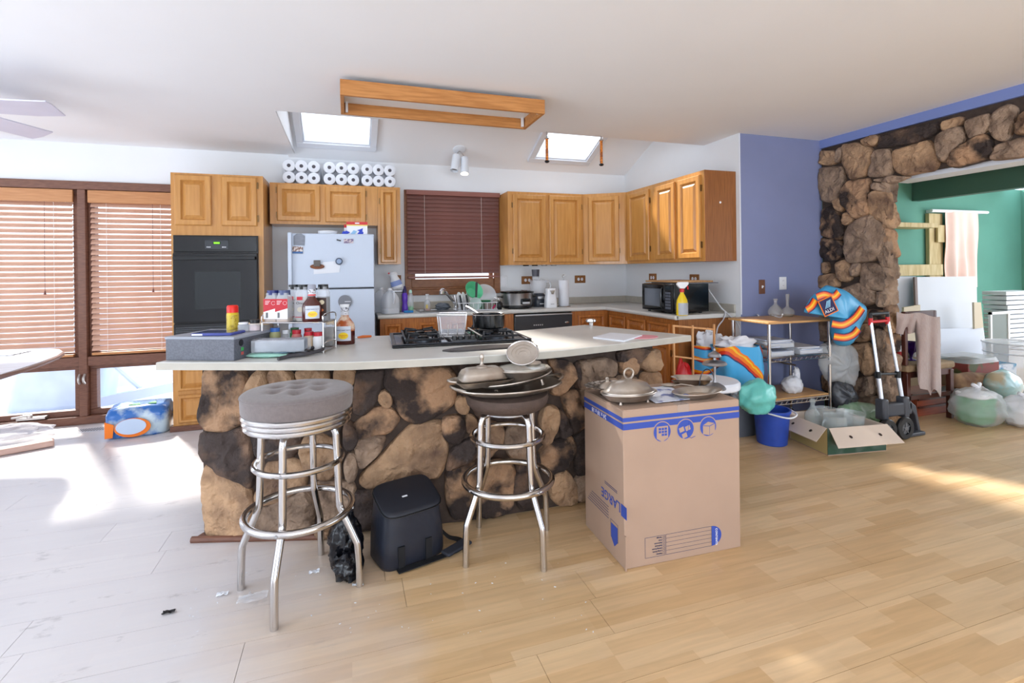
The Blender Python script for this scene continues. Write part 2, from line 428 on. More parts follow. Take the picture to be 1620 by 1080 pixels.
# vault: side cheek, front cheek, sloped plane with two skylight holes
c_.raw([(VX0 + 0.003, VY0, CZ + 0.001), (VX0 + 0.003, BY, CZ + 0.001), (VX0 + 0.003, VY0, VTOP), (VX0 - 0.06, VY0, CZ + 0.001), (VX0 - 0.06, BY, CZ + 0.001), (VX0 - 0.06, VY0, VTOP)], [(0, 1, 2), (5, 4, 3), (0, 2, 5, 3), (1, 4, 5, 2)])
c_.box((VX0 - 0.06, VY0 - 0.06, CZ + 0.06), (RX_ + 0.12, VY0, VTOP + 0.1))
SKY = [(-0.385, 0.225, 4.12, 5.115), (1.965, 2.59, 4.12, 5.13)]
def slope_piece(mb, x0, x1, y0, y1, t=0.08):
    vs = [(x0, y0, vz(y0)), (x1, y0, vz(y0)), (x1, y1, vz(y1)), (x0, y1, vz(y1))]
    vs += [(a, b_, c + t) for a, b_, c in vs]
    mb.raw(vs, [(0, 1, 2, 3), (7, 6, 5, 4), (0, 4, 5, 1), (1, 5, 6, 2), (2, 6, 7, 3), (3, 7, 4, 0)])
xs = [VX0 - 0.06, SKY[0][0], SKY[0][1], SKY[1][0], SKY[1][1], RX_ + 0.12]
for i in range(5):
    if i in (1, 3):
        k = SKY[0 if i == 1 else 1]; slope_piece(c_, xs[i], xs[i + 1], VY0 - 0.06, k[2]); slope_piece(c_, xs[i], xs[i + 1], k[3], BY + 0.12)
    else: slope_piece(c_, xs[i], xs[i + 1], VY0 - 0.06, BY + 0.12)
struct(c_.build('ceiling', ceil_paint, base=(0, 0, CZ)))
white_trim = mat('white_trim_paint', (228, 231, 238), rough=0.5)
for n_, (x0, x1, y0, y1) in enumerate(SKY):
    yc = y1
    R = Matrix.Rotation(-math.atan(SLOPE), 3, 'X')
    ln = (y1 - y0) / cos(math.atan(SLOPE))
    base = Vector(((x0 + x1) / 2, y1, vz(y1)))
    hw = (x1 - x0) / 2
    sk = bpy.data.objects.new('window_%d' % (n_ + 5), None); COL.objects.link(sk); sk.location = base; WL[sk.name] = base; struct(sk)
    sk['label'] = ('skylight above the toilet paper packs', 'skylight with the two hanging amber rods before it')[n_]
    for nm, a, b_ in (('frame_side', (-hw - 0.062, -ln, -0.035), (-hw, 0.0, 0.0)), ('frame_side', (hw, -ln, -0.035), (hw + 0.062, 0.0, 0.0)),
                      ('frame_bottom', (-hw - 0.062, 0.0, -0.035), (hw + 0.062, 0.07, 0.0)), ('inner_stop', (-hw, -0.016, -0.02), (hw, 0.0, 0.05)),
                      ('inner_stop', (-hw, -ln, -0.02), (-hw + 0.012, -0.016, 0.05)), ('inner_stop', (hw - 0.012, -ln, -0.02), (hw, -0.016, 0.05))):
        MB().box(a, b_, R=R, c=base).build(nm, white_trim, sk, bevel=0.004)
    MB().box((-hw, -ln, 0.05), (hw, 0, 0.056), R=R, c=base).build('pane', pane_m, sk)
# walls
w_ = MB()
w_.box((-5, BY, 2.135), (-1.48, BY + 0.14, CZ)); w_.box((-5, BY, 0), (-4.4, BY + 0.14, 2.135)); w_.box((-1.48, BY, 0), (0.63, BY + 0.14, CZ))
w_.box((0.63, BY, 0), (1.57, BY + 0.14, 1.10)); w_.box((0.63, BY, 2.14), (1.57, BY + 0.14, CZ)); w_.box((1.57, BY, 0), (RX_ + 0.12, BY + 0.14, CZ))
struct(w_.build('wall_back', white_paint, base=(0, BY, 0)))
w_ = MB().box((RX_, BLY, 0), (RX_ + 0.12, BY, CZ))
w_.raw([(RX_, VY0 - 0.06, CZ), (RX_, BY, CZ), (RX_, VY0 - 0.06, VTOP + 0.06), (RX_ + 0.12, VY0 - 0.06, CZ), (RX_ + 0.12, BY, CZ), (RX_ + 0.12, VY0 - 0.06, VTOP + 0.06)], [(0, 1, 2), (5, 4, 3), (0, 2, 5, 3), (1, 4, 5, 2)])
struct(w_.build('wall_right', white_paint, base=(RX_, BLY, 0)))
struct(MB().box((RX_ + 0.004, BLY - 0.004, 0), (SX + 0.02, BLY + 0.11, CZ)).build('wall_blue', blue_paint))
struct(MB().box((RX_ - 0.002, BLY - 0.01, 0.9), (RX_ + 0.01, BLY + 0.0, CZ)).build('trim_1', white_trim))
struct(MB().box((SX + 0.02, BLY - 0.0, 0), (9.5, 4.9, CZ)).build('wall_pantry', green_paint)) if False else None
# unseen rear and left walls, their wide openings added to let daylight in
w_ = MB(); w_.box((-5, -4.14, 0), (-2, -4, CZ)); w_.box((4, -4.14, 0), (9.6, -4, CZ)); w_.box((-2, -4.14, 2.4), (4, -4, CZ))
struct(w_.build('wall_rear', white_paint, base=(0, -4, 0)))
w_ = MB(); w_.box((-5.14, -4, 0), (-5, -1.2, CZ)); w_.box((-5.14, 3.2, 0), (-5, 5.5, CZ)); w_.box((-5.14, -1.2, 0), (-5, 3.2, 0.25)); w_.box((-5.14, -1.2, 2.35), (-5, 3.2, CZ))
struct(w_.build('wall_left', white_paint, base=(-5, 0, 0)))
# ---- stone wall with the wide opening
mortar = mat('dark_mortar', (78, 64, 56), rough=0.95, var=0.3, scale=20, bump=0.4)
PIL_Y = 2.93; HZ = 2.03; WT = 0.11
w_ = MB(); w_.box((SX + 0.03, PIL_Y, 0), (SX + WT, BLY, 2.40)); w_.box((SX + 0.03, -1.0, HZ), (SX + WT, PIL_Y, 2.40)); w_.box((SX + 0.03, -4.0, 0), (SX + WT, -1.0, 2.40))
stone_wall = struct(w_.build('wall_stone', mortar, base=(SX, PIL_Y, 0)))
struct(MB().box((SX + 0.0, -4, 2.40), (SX + 0.2, BLY, CZ)).build('trim_2', blue_trim))
struct(MB().box((SX + 0.10, -1.0, HZ - 0.035), (SX + 0.30, PIL_Y, HZ - 0.0)).build('trim_3', white_trim))
stone_defs = {
 'tan': mat('tan_fieldstone', (186, 150, 116), rgb2=(98, 74, 60), rough=0.9, scale=6, detail=9, ramp=(0.42, 0.72), bump=1.0, bscale=34, rnd=0.16, world=True),
 'grey': mat('grey_brown_fieldstone', (166, 140, 118), rgb2=(104, 84, 70), rough=0.9, scale=9, detail=7, ramp=(0.4, 0.7), bump=1.0, bscale=36, rnd=0.14, world=True),
 'mix': mat('scorched_fieldstone', (178, 140, 108), rgb2=(58, 47, 43), rough=0.9, scale=5.5, detail=8, ramp=(0.42, 0.56), bump=1.0, bscale=34, rnd=0.14, world=True),
 'dark': mat('dark_fieldstone', (66, 55, 51), rgb2=(126, 98, 78), rough=0.88, scale=6, detail=9, ramp=(0.48, 0.7), bump=1.0, bscale=32, rnd=0.2, world=True)}
def make_stone(poly3, nrm, depth, kind, parent, seed, joint=-0.011):
    """one stone: outline on the wall, a rough rim and an uneven raised face"""
    c = sum(poly3, Vector()) / len(poly3); pts = []
    k = len(poly3)
    for i in range(k):
        a = poly3[i]; b_ = poly3[(i + 1) % k]; n = max(2, int((b_ - a).length / 0.017))
        for j in range(n):
            t = j / n; p = a.lerp(b_, t); off = p - c
            p = p - off.normalized() * (joint + 0.007 * noise.noise(p * 30 + Vector((seed, 0, 0))) + 0.010 * noise.noise(p * 9 + Vector((seed, 3, 0))))
            p = p - nrm * (p - c).dot(nrm)
            pts.append(p)
    for _ in range(2): pts = [(pts[i - 1] + pts[i] * 2 + pts[(i + 1) % len(pts)]) / 4 for i in range(len(pts))]
    n = len(pts); size = max((p - c).length for p in pts)
    vs = []; rings = ((1.0, -0.02), (1.0, 0.30), (0.965, 0.70), (0.89, 0.92), (0.74, 1.0), (0.52, 1.02), (0.26, 1.04))
    tilt = Vector((noise.noise(c * 9), noise.noise(c * 9 + Vector((5, 0, 0))), noise.noise(c * 9 + Vector((0, 7, 0)))))
    S = Vector((seed * 1.3, 2, 0))
    def rough(q): return 0.34 * noise.noise(q * 11 + S) + 0.26 * (0.5 - abs(noise.noise(q * 19 + S)) * 2) + 0.14 * noise.noise(q * 46 + S)
    for s_, hgt in rings:
        for p in pts:
            q = c + (p - c) * s_
            vs.append(q + nrm * (hgt * depth * (1 + rough(q) * (1.15 if hgt > 0.5 else 0.5) + tilt.dot(p - c) / max(size, 0.05) * 0.6 * s_)))
    vs.append(c + nrm * depth * (1.04 + rough(c)))
    fs = []
    for r in range(len(rings) - 1):
        fs += [(r * n + i, r * n + (i + 1) % n, (r + 1) * n + (i + 1) % n, (r + 1) * n + i) for i in range(n)]
    last = (len(rings) - 1) * n
    fs += [(last + i, last + (i + 1) % n, len(vs) - 1) for i in range(n)]
    return MB().raw(vs, fs).build('stone', stone_defs[kind], parent, angle=40)
def crop(pts, x0, y0, s): return [(x0 + u / s, y0 + v / s) for u, v in pts]
FS = []   # fireplace stones, traced on the wall plane
A = lambda kind, *p: FS.append((kind, crop(p, 1280, 150, 3.6)))
A('tan', (75, 320), (160, 325), (165, 385), (130, 400), (78, 395))
A('tan', (205, 285), (300, 275), (370, 310), (365, 380), (330, 460), (245, 480), (215, 390))
A('tan', (320, 260), (400, 228), (408, 260), (380, 292), (325, 285))
A('dark', (410, 240), (560, 200), (755, 155), (755, 200), (700, 240), (580, 280), (400, 308))
A('grey', (385, 325), (470, 310), (485, 430), (470, 458), (350, 462))
A('tan', (490, 320), (560, 300), (690, 260), (740, 330), (745, 400), (720, 430), (560, 455), (510, 440), (475, 370))
A('grey', (78, 420), (210, 410), (212, 450), (185, 590), (150, 612), (90, 600), (72, 520))
A('mix', (195, 540), (245, 490), (355, 478), (345, 560), (350, 670), (330, 680), (280, 705), (240, 670), (200, 610))
A('grey', (380, 485), (480, 462), (590, 465), (500, 500), (400, 495))
A('grey', (370, 510), (410, 500), (460, 525), (455, 545), (380, 540))
A('tan', (355, 560), (400, 550), (470, 560), (475, 700), (440, 735), (355, 680))
A('tan', (770, 160), (890, 125), (895, 160), (860, 180), (785, 208))
A('grey', (740, 240), (800, 200), (880, 185), (900, 230), (890, 270), (820, 340), (790, 385), (760, 370), (750, 310))
A('grey', (905, 150), (1040, 105), (1045, 150), (1030, 200), (980, 225), (930, 250))
A('mix', (800, 385), (830, 330), (950, 260), (1000, 225), (1050, 260), (1060, 340), (1000, 370), (860, 415), (820, 410))
A('grey', (1060, 105), (1135, 55), (1195, 80), (1180, 150), (1140, 262), (1090, 255), (1048, 220))
A('grey', (1080, 290), (1224, 250), (1300, 245), (1290, 340), (1224, 350), (1055, 372))
A('tan', (1200, 170), (1230, 100), (1300, 90), (1310, 210), (1230, 225), (1195, 225))
A('grey', (168, 312), (198, 297), (203, 370), (172, 390))
A('tan', (160, 600), (200, 590), (212, 640), (190, 668), (170, 650))
A('tan', (205, 680), (240, 670), (262, 710), (235, 745), (210, 735))
A('mix', (90, 650), (150, 628), (190, 700), (212, 800), (180, 825), (75, 795))
A('grey', (225, 770), (280, 710), (360, 690), (430, 740), (445, 800), (430, 900), (380, 945), (245, 958), (215, 890))
A('grey', (445, 750), (470, 850), (475, 985), (440, 985), (410, 930), (440, 850))
A('mix', (75, 815), (190, 830), (212, 880), (200, 920), (150, 952), (80, 920))
A('tan', (85, 955), (115, 955), (120, 1000), (95, 1018))
A('tan', (170, 955), (225, 938), (248, 960), (250, 1050), (220, 1065), (180, 1050))
A('grey', (255, 965), (305, 960), (300, 1020), (280, 1040), (258, 1020))
A('grey', (320, 960), (370, 955), (445, 980), (485, 1060), (455, 1110), (330, 1105), (300, 1060))
A = lambda kind, *p: FS.append((kind, crop(p, 1140, 420, 3.375)))
A('tan', (535, 60), (620, 40), (640, 110), (560, 122), (533, 100))
A('grey', (655, 125), (750, 95), (830, 140), (845, 190), (770, 215), (680, 190))
A('grey', (850, 140), (905, 140), (915, 200), (880, 225), (850, 200))
A('tan', (540, 140), (640, 130), (670, 200), (600, 260), (540, 240))
A('mix', (740, 240), (860, 240), (905, 250), (895, 330), (800, 300), (740, 310))
A('tan', (735, 330), (800, 310), (830, 350), (800, 400), (735, 405))
A('grey', (840, 335), (900, 350), (915, 540), (850, 565), (830, 440))
A('tan', (712, 425), (800, 408), (825, 470), (820, 560), (790, 585), (740, 540))
A('tan', (640, 300), (720, 300), (725, 400), (690, 420), (630, 390))
A('grey', (620, 430), (700, 440), (725, 540), (690, 560), (620, 540))
A('grey', (735, 605), (820, 590), (830, 680), (790, 700), (730, 690))
A('grey', (848, 580), (910, 585), (918, 690), (855, 700))
A('tan', (650, 570), (730, 580), (725, 680), (660, 660))
A('grey', (540, 270), (620, 280), (620, 400), (545, 400))
A('grey', (545, 420), (605, 430), (605, 560), (545, 560))
A('tan', (560, 580), (640, 580), (645, 680), (560, 660))
A('grey', (740, 705), (830, 700), (900, 710), (900, 780), (740, 770))
for i, (kind, poly) in enumerate(FS):
    P = [on_x(u, v, SX + 0.03) for u, v in poly]
    make_stone(P, Vector((-1, 0, 0)), 0.045 + 0.02 * ((i * 7) % 5) / 5, kind, stone_wall, i)
zz_ = 0.01; k_ = 0
while zz_ < HZ - 0.06:    # stones wrapping round the pillar's reveal
    h_ = 0.16 + 0.09 * ((k_ * 37) % 10) / 10; z1_ = min(zz_ + h_, HZ)
    make_stone([Vector((SX + 0.0, PIL_Y, zz_)), Vector((SX + WT + 0.01, PIL_Y, zz_ + 0.01)), Vector((SX + WT + 0.01, PIL_Y, z1_ - 0.01)), Vector((SX + 0.0, PIL_Y, z1_))], Vector((0, -1, 0)), 0.045, ('tan', 'grey', 'grey', 'mix')[k_ % 4], stone_wall, 200 + k_)
    zz_ = z1_; k_ += 1
# ---- green room beyond
GY = 4.92; GX = on_y(1616, 400, GY).x
struct(MB().box((SX + 0.2, GY, 0), (GX, GY + 0.1, CZ)).build('wall_green_back', green_paint))
struct(MB().box((GX, 4.05, 0), (GX + 0.1, GY, CZ)).build('wall_green_side', green_paint))
struct(MB().box((SX + 0.06, BLY - 0.0, 0), (SX + 0.19, GY, CZ)).build('wall_green_left', green_paint))
bx = on_z(1515, 278, CZ).x
struct(MB().box((bx, -3.9, on_x(1515, 309, bx).z), (bx + 0.14, GY, CZ)).build('trim_4', mat('dark_green_paint', (74, 106, 94), rough=0.8)))
struct(MB().box((SX + 0.2, GY - 0.015, 0), (GX, GY, 0.1)).build('baseboard_green', white_trim))

# ---- outside the windows: deck, siding fence, ground
deck_m = mat('sunlit_grey_deck', (216, 224, 234), rough=0.8, var=0.08, scale=3)
struct(MB().box((-14, BY + 0.14, -0.5), (12, 22, -0.12)).build('ground_outside', mat('pale_ground', (224, 230, 238), rough=0.9, var=0.1, scale=1)))
sd = thing('siding_fence', 'pale horizontal board fence seen through the low window panes', 'fence', (-2.0, 7.7, -0.12))
bm_ = MB().box((-2.6, -0.02, 0), (2.6, 0.0, 0.115)).build('board', deck_m, sd, local=True)
for k in range(12):
    o = bm_ if k == 0 else bm_.copy()
    if k: COL.objects.link(o)
    o.parent = sd; o.location = (0, 0.002 * (k % 2), 0.12 * k)
# ================================================================== windows and blinds
def window_bay(n, x0, x1, label):
    o = bpy.data.objects.new('window_%d' % n, None); COL.objects.link(o); o.location = (x0, BY, 0); WL[o.name] = Vector((x0, BY, 0)); struct(o); o['label'] = label
    yf, yb = BY + 0.02, BY + 0.09
    f = 0.05
    for nm, a, b_ in (('upper_sash', (x0, yf, 2.02), (x1, yb, 2.065)), ('upper_sash', (x0, yf, 0.59), (x1, yb, 0.63)), ('upper_sash', (x0, yf, 0.63), (x0 + f, yb, 2.02)), ('upper_sash', (x1 - f, yf, 0.63), (x1, yb, 2.02)),
                      ('lower_sash', (x0, yf, 0.475), (x1, yb, 0.51)), ('lower_sash', (x0, yf, 0.07), (x1, yb, 0.118)), ('lower_sash', (x0, yf, 0.118), (x0 + f, yb, 0.475)), ('lower_sash', (x1 - f, yf, 0.118), (x1, yb, 0.475))):
        MB().box(a, b_).build(nm, brown, o, bevel=0.004)
    MB().box((x0 + f, BY + 0.05, 0.63), (x1 - f, BY + 0.056, 2.02)).build('pane', pane_m, o)
    MB().box((x0 + f, BY + 0.05, 0.118), (x1 - f, BY + 0.056, 0.475)).build('pane', pane_m, o)
    return o
wa = window_bay(1, -2.95, -2.245, 'tall brown window bay at the photo left edge')
wb = window_bay(2, -2.185, -1.48, 'tall brown window bay beside the oven cabinet')
wc = window_bay(3, -4.4, -3.01, 'unseen window bay added left of the frame for light')  # out of view, added to let in more light
struct(MB().box((-4.42, BY - 0.03, 2.063), (-1.4, BY + 0.1, 2.136)).build('trim_5', brown, bevel=0.004))
struct(MB().box((-4.42, BY - 0.035, 0.0), (-1.4, BY + 0.1, 0.07)).build('trim_6', brown, bevel=0.006))
struct(MB().box((-4.42, BY - 0.02, 0.51), (-1.4, BY + 0.1, 0.59)).build('trim_7', brown, bevel=0.004))
struct(MB().box((-2.245, BY - 0.03, 0.07), (-2.185, BY + 0.1, 2.063)).build('trim_8', brown, bevel=0.004))
struct(MB().box((-3.01, BY - 0.03, 0.07), (-2.95, BY + 0.1, 2.063)).build('trim_9', brown, bevel=0.004))
lock_m = mat('window_latch_metal', (190, 184, 180), rough=0.3, metal=0.8)
for x in (-2.236, -2.20):
    MB().tube(smooth_path([(x, BY - 0.035, 0.44), (x, BY - 0.06, 0.415), (x, BY - 0.06, 0.385), (x, BY - 0.035, 0.36)], 4), 0.009, 8).build('latch', lock_m, wa)
q = on_y(48, 661, BY - 0.04)
MB().box((q.x - 0.10, BY - 0.04, 0.078), (q.x + 0.10, BY + 0.02, 0.10)).cyl((q.x, BY - 0.05, 0.10), (q.x, BY - 0.05, 0.125), 0.02).tube([(q.x, BY - 0.05, 0.12), (q.x - 0.12, BY - 0.06, 0.11)], 0.01).build('crank_handle', lock_m, wa, bevel=0.003)
def blind(name, label, x0, x1, ztop, zbot, Y, tilt, pitch, ms, mv, val=0.11, group=None, lift=None, wslat=0.05):
    t = thing(name, label, 'blind', ((x0 + x1) / 2, Y, zbot), group=group)
    MB().box((x0 - 0.012, Y - 0.035, ztop - val), (x1 + 0.012, Y - 0.02, ztop)).box((x0, Y - 0.02, ztop - 0.05), (x1, Y + 0.03, ztop - 0.005)).build('valance', mv, t, bevel=0.003)
    w = x1 - x0; hw = wslat / 2
    sl_ = MB()
    sl_.grid(lambda u, v: (-w / 2 + w * u, hw * (2 * v - 1), 0.004 * (1 - (2 * v - 1) ** 2)), 1, 4, 0.003)
    z = ztop - val - pitch * 0.3; first = None; k = 0
    while z > zbot + 0.03:
        if first is None: o = first = sl_.build('slat', ms, t, local=True)
        else:
            o = first.copy(); COL.objects.link(o); o.parent = t
        o.location = (0, 0, z - zbot)
        a = tilt + (lift(k) if lift else 0.6 * noise.noise(Vector((k * 1.7, x0, 0))))
        o.rotation_euler = (radians(a), 0, 0)
        z -= pitch; k += 1
    MB().box((x0, Y - 0.022, zbot), (x1, Y + 0.022, zbot + 0.022)).build('bottom_rail', mv, t, bevel=0.004)
    for fx in (0.18, 0.8):
        xx = x0 + w * fx
        c = MB().tube([(xx, Y - 0.02, zbot + 0.01), (xx, Y - 0.02, ztop - val)], 0.0016, 5).tube([(xx, Y + 0.02, zbot + 0.01), (xx, Y + 0.02, ztop - val)], 0.0016, 5)
        c.build('ladder_cord', mat('cord_white', (226, 220, 214), rough=0.7), t)
    xx = x0 + w * (0.83 if w > 0.9 else 0.72)
    zc = zbot + (ztop - zbot) * 0.40
    MB().tube([(xx, Y - 0.05, zc), (xx, Y - 0.045, ztop - val)], 0.0016, 5).cyl((xx, Y - 0.05, zc - 0.035), (xx, Y - 0.05, zc), 0.010, 0.004, 10).build('pull_cord', slat_k, t)
    return t
blind('window_blind', 'wooden slat blind on the leftmost window, behind the table edge', -2.935, -2.285, 2.058, 0.595, BY - 0.0, 49, 0.0472, slat_m, valance_m)
blind('window_blind', 'wooden slat blind between the brown mullion and the oven cabinet', -2.155, -1.49, 2.058, 0.60, BY - 0.0, 53, 0.0472, slat_m, valance_m)
# kitchen window over the sink
kw = bpy.data.objects.new('window_4', None); COL.objects.link(kw); kw.location = (1.1, BY, 1.05); WL[kw.name] = Vector((1.1, BY, 1.05)); struct(kw); kw['label'] = 'brown framed window above the sink'
oak_trim = mat('window_oak_trim', (150, 98, 60), rgb2=(128, 80, 48), rough=0.45, scale=6, stretch=(3, 3, 14))
for nm, a, b_ in (('casing', (0.575, BY - 0.02, 1.055), (0.645, BY + 0.01, 2.175)), ('casing', (1.555, BY - 0.02, 1.055), (1.625, BY + 0.01, 2.175)), ('casing', (0.645, BY - 0.02, 1.055), (1.555, BY + 0.01, 1.115)),
                  ('casing', (0.645, BY - 0.02, 2.11), (1.555, BY + 0.01, 2.175)), ('jamb', (0.645, BY, 1.115), (1.555, BY + 0.10, 1.135)), ('sash', (0.645, BY + 0.0, 1.135), (1.555, BY + 0.07, 1.226)),
                  ('sash', (0.645, BY + 0.03, 1.20), (0.69, BY + 0.07, 2.10)), ('sash', (1.51, BY + 0.03, 1.20), (1.555, BY + 0.07, 2.10)), ('sash', (0.645, BY + 0.03, 2.07), (1.555, BY + 0.07, 2.11))):
    MB().box(a, b_).build(nm, oak_trim, kw, bevel=0.004)
MB().box((0.69, BY + 0.045, 1.2), (1.51, BY + 0.05, 2.07)).build('pane', pane_m, kw)
blind('window_blind', 'maroon slat blind lowered over the kitchen sink window', 0.60, 1.60, 2.165, 1.235, BY - 0.055, 72, 0.042, slat_k, mat('maroon_valance', (140, 86, 74), rough=0.4), val=0.05, wslat=0.048,
      lift=lambda k: (-9 if k in (9, 10, 14, 17) else 0) + 2 * sin(k * 2.3))

# ================================================================== cabinets
def cab_door(F, u0, v0, u1, v1, parent, mt, hinge=None, name='door', nh=2, rail=0.052, sides=None):
    w, h = u1 - u0, v1 - v0; O, U, V, N = F
    rail = min(rail, w * 0.24, h * 0.3)
    def ringpts(ins, n): return [O + U * a + V * b_ + N * n for a, b_ in ((u0 + ins, v0 + ins), (u1 - ins, v0 + ins), (u1 - ins, v1 - ins), (u0 + ins, v1 - ins))]
    def rings(lst, cap):
        mb = MB(); vs = []
        for ins, n in lst: vs += ringpts(ins, n)
        fs = []
        for r in range(len(lst) - 1): fs += [(r * 4 + i, r * 4 + (i + 1) % 4, r * 4 + 4 + (i + 1) % 4, r * 4 + 4 + i) for i in range(4)]
        if cap: k = (len(lst) - 1) * 4; fs.append((k, k + 1, k + 2, k + 3))
        return mb.raw(vs, fs)
    d = rings([(0, 0.0), (0, 0.016), (0.007, 0.023), (rail - 0.008, 0.023), (rail, 0.012)], False).build(name, mt, parent, angle=20)
    pb = min(0.03, w * 0.12)
    rings([(rail - 0.001, 0.012), (rail + 0.003, 0.006), (rail + 0.006, 0.006), (rail + pb, 0.020), (rail + pb + 0.002, 0.0215)], True).build('raised_panel', mt, d, angle=15)
    if hinge is not None:
        uu = u0 - 0.010 if hinge == 'L' else u1 + 0.002
        for fv in ((0.16, 0.84) if nh == 2 else (0.5,)):
            MB().fbox(F, (uu, v0 + h * fv - 0.028, 0.0), (uu + 0.009, v0 + h * fv + 0.028, 0.012)).build('hinge', brass, d)
    return d
def cabinet(name, label, O, U, w, h, d, doors=(), drawers=(), mt=oak_v, md=None, group=None, toe=0.0, side_m=None):
    F = Fr(O, U, V=(0, 0, 1)); N = F[3]
    t = thing(name, label, 'cabinet', Vector(O) + F[1] * w / 2, group=group)
    mb = MB().fbox(F, (0, toe, -d), (w, h, -0.02))
    mb.build('carcass', side_m or mt, t)
    fr = MB().fbox(F, (0, toe, -0.0199), (w, h, 0))
    fr.build('face_frame', mt, t)
    if toe: MB().fbox(F, (0, 0, -d + 0.02), (w, toe, -0.06)).build('toe_kick', mat('toe_kick_dark', (96, 62, 36), rough=0.6), t)
    for dd in doors: cab_door(F, *dd[:4], t, md or mt, dd[4] if len(dd) > 4 else None)
    for dd in drawers:
        cab_door(F, *dd[:4], t, md or mt, None, name='drawer_front', rail=0.03)
    return t, F
def rel(F, p):
    q = p - F[0]; return q.dot(F[1]), q.dot(F[2])
# --- oven tower
TY = 4.82
TX0, TX1 = -1.388, -0.694
F = Fr((TX0, TY, 0), (1, 0, 0))
D = []
for a, b_ in (((277.4, 356), (334.4, 278.4)), ((351.3, 357.2), (406.3, 281.5))):
    p, q = rel(F, on_y(*a, TY)), rel(F, on_y(*b_, TY)); D.append([p[0], p[1], q[0], q[1], 'R'])
D[0][4] = None
d0 = on_y(286, 675, TY); d1 = on_y(300, 626, TY)
tower, F = cabinet('oven_cabinet', 'tall oak cabinet housing the black wall oven', (TX0, TY, 0), (1, 0, 0), TX1 - TX0, 2.155, 0.54, doors=D,
                   drawers=[(0.04, 0.07, 0.654, 0.30), (0.04, 0.335, 0.654, 0.555)], side_m=oak_v)
MB().box((TX0 - 0.02, TY - 0.02, 0), (TX1, TY + 0.0, 0.045)).build('base_trim', brown, tower, bevel=0.004)
ov = thing('wall_oven', 'black wall oven with a green clock built into the tall cabinet', 'oven', ((TX0 + TX1) / 2, TY - 0.03, 0.6))
ox0, ox1 = on_y(275, 372, TY).x, on_y(409, 372, TY).x
MB().box((ox0, TY - 0.022, 0.60), (ox1, TY + 0.4, 1.632)).build('oven_frame', black_en, ov, bevel=0.003)
cp = MB().box((ox0 + 0.006, TY - 0.040, 1.492), (ox1 - 0.006, TY - 0.02, 1.626)).build('control_panel', black_en, ov, bevel=0.004)
cx = on_y(343, 387, TY - 0.04)
MB().box((cx.x - 0.088, TY - 0.0425, cx.z - 0.037), (cx.x + 0.088, TY - 0.039, cx.z + 0.037)).build('keypad', mat('keypad_grey', (52, 55, 60), rough=0.3), cp, bevel=0.002)
MB().box((cx.x - 0.028, TY - 0.0445, cx.z + 0.004), (cx.x + 0.028, TY - 0.0422, cx.z + 0.026)).build('clock_display', mat('display_dark', (8, 22, 10), rough=0.2), cp)
MB().box((cx.x - 0.022, TY - 0.0452, cx.z + 0.008), (cx.x + 0.022, TY - 0.0446, cx.z + 0.022)).build('clock_digits', mat('green_digits', (120, 230, 30), emit=0.9), cp)
for k in range(6):
    MB().box((cx.x - 0.075 + 0.011 * (k % 3) + (0.115 if k > 2 else 0), TY - 0.0445, cx.z - 0.024), (cx.x - 0.068 + 0.011 * (k % 3) + (0.115 if k > 2 else 0), TY - 0.0424, cx.z - 0.016)).build('button', white_pl, cp)
dr = MB().box((ox0 + 0.004, TY - 0.055, 0.905), (ox1 - 0.004, TY - 0.022, 1.482)).build('oven_door', black_gl, ov, bevel=0.006)
wx = on_y(308, 430, TY - 0.055); wx2 = on_y(381, 487, TY - 0.055)
MB().box((wx.x, TY - 0.0575, wx2.z), (wx2.x, TY - 0.0545, wx.z)).build('door_window', mat('oven_window', (40, 44, 46), rough=0.1), dr)
MB().box((ox0 + 0.015, TY - 0.098, 1.425), (ox1 - 0.015, TY - 0.080, 1.452)).box((ox0 + 0.05, TY - 0.085, 1.43), (ox0 + 0.075, TY - 0.05, 1.447)).box((ox1 - 0.075, TY - 0.085, 1.43), (ox1 - 0.05, TY - 0.05, 1.447)).build('handle', black_pl, dr, bevel=0.004)
lp = MB().box((ox0 + 0.004, TY - 0.05, 0.62), (ox1 - 0.004, TY - 0.022, 0.893)).build('lower_panel', black_en, ov, bevel=0.004)
for k in range(4):
    MB().box((ox0 + 0.02, TY - 0.053, 0.86 - 0.016 * k), (ox1 - 0.02, TY - 0.0495, 0.866 - 0.016 * k)).build('vent_louvre', mat('louvre_grey', (74, 76, 82), rough=0.3), lp)
q = on_y(362, 276, TY + 0.15)
tag(MB().grid(lambda u, v: (q.x - 0.07 + 0.16 * u, q.y + 0.16 * v, 2.156 + 0.02 + 0.022 * sin(pi * u) * sin(pi * v) + 0.006 * noise.noise(Vector((u * 6, v * 6, 2)))), 14, 10, 0.02).build('plastic_platter', white_pl), 'crumpled white plastic platter lying on the oven cabinet', 'platter')
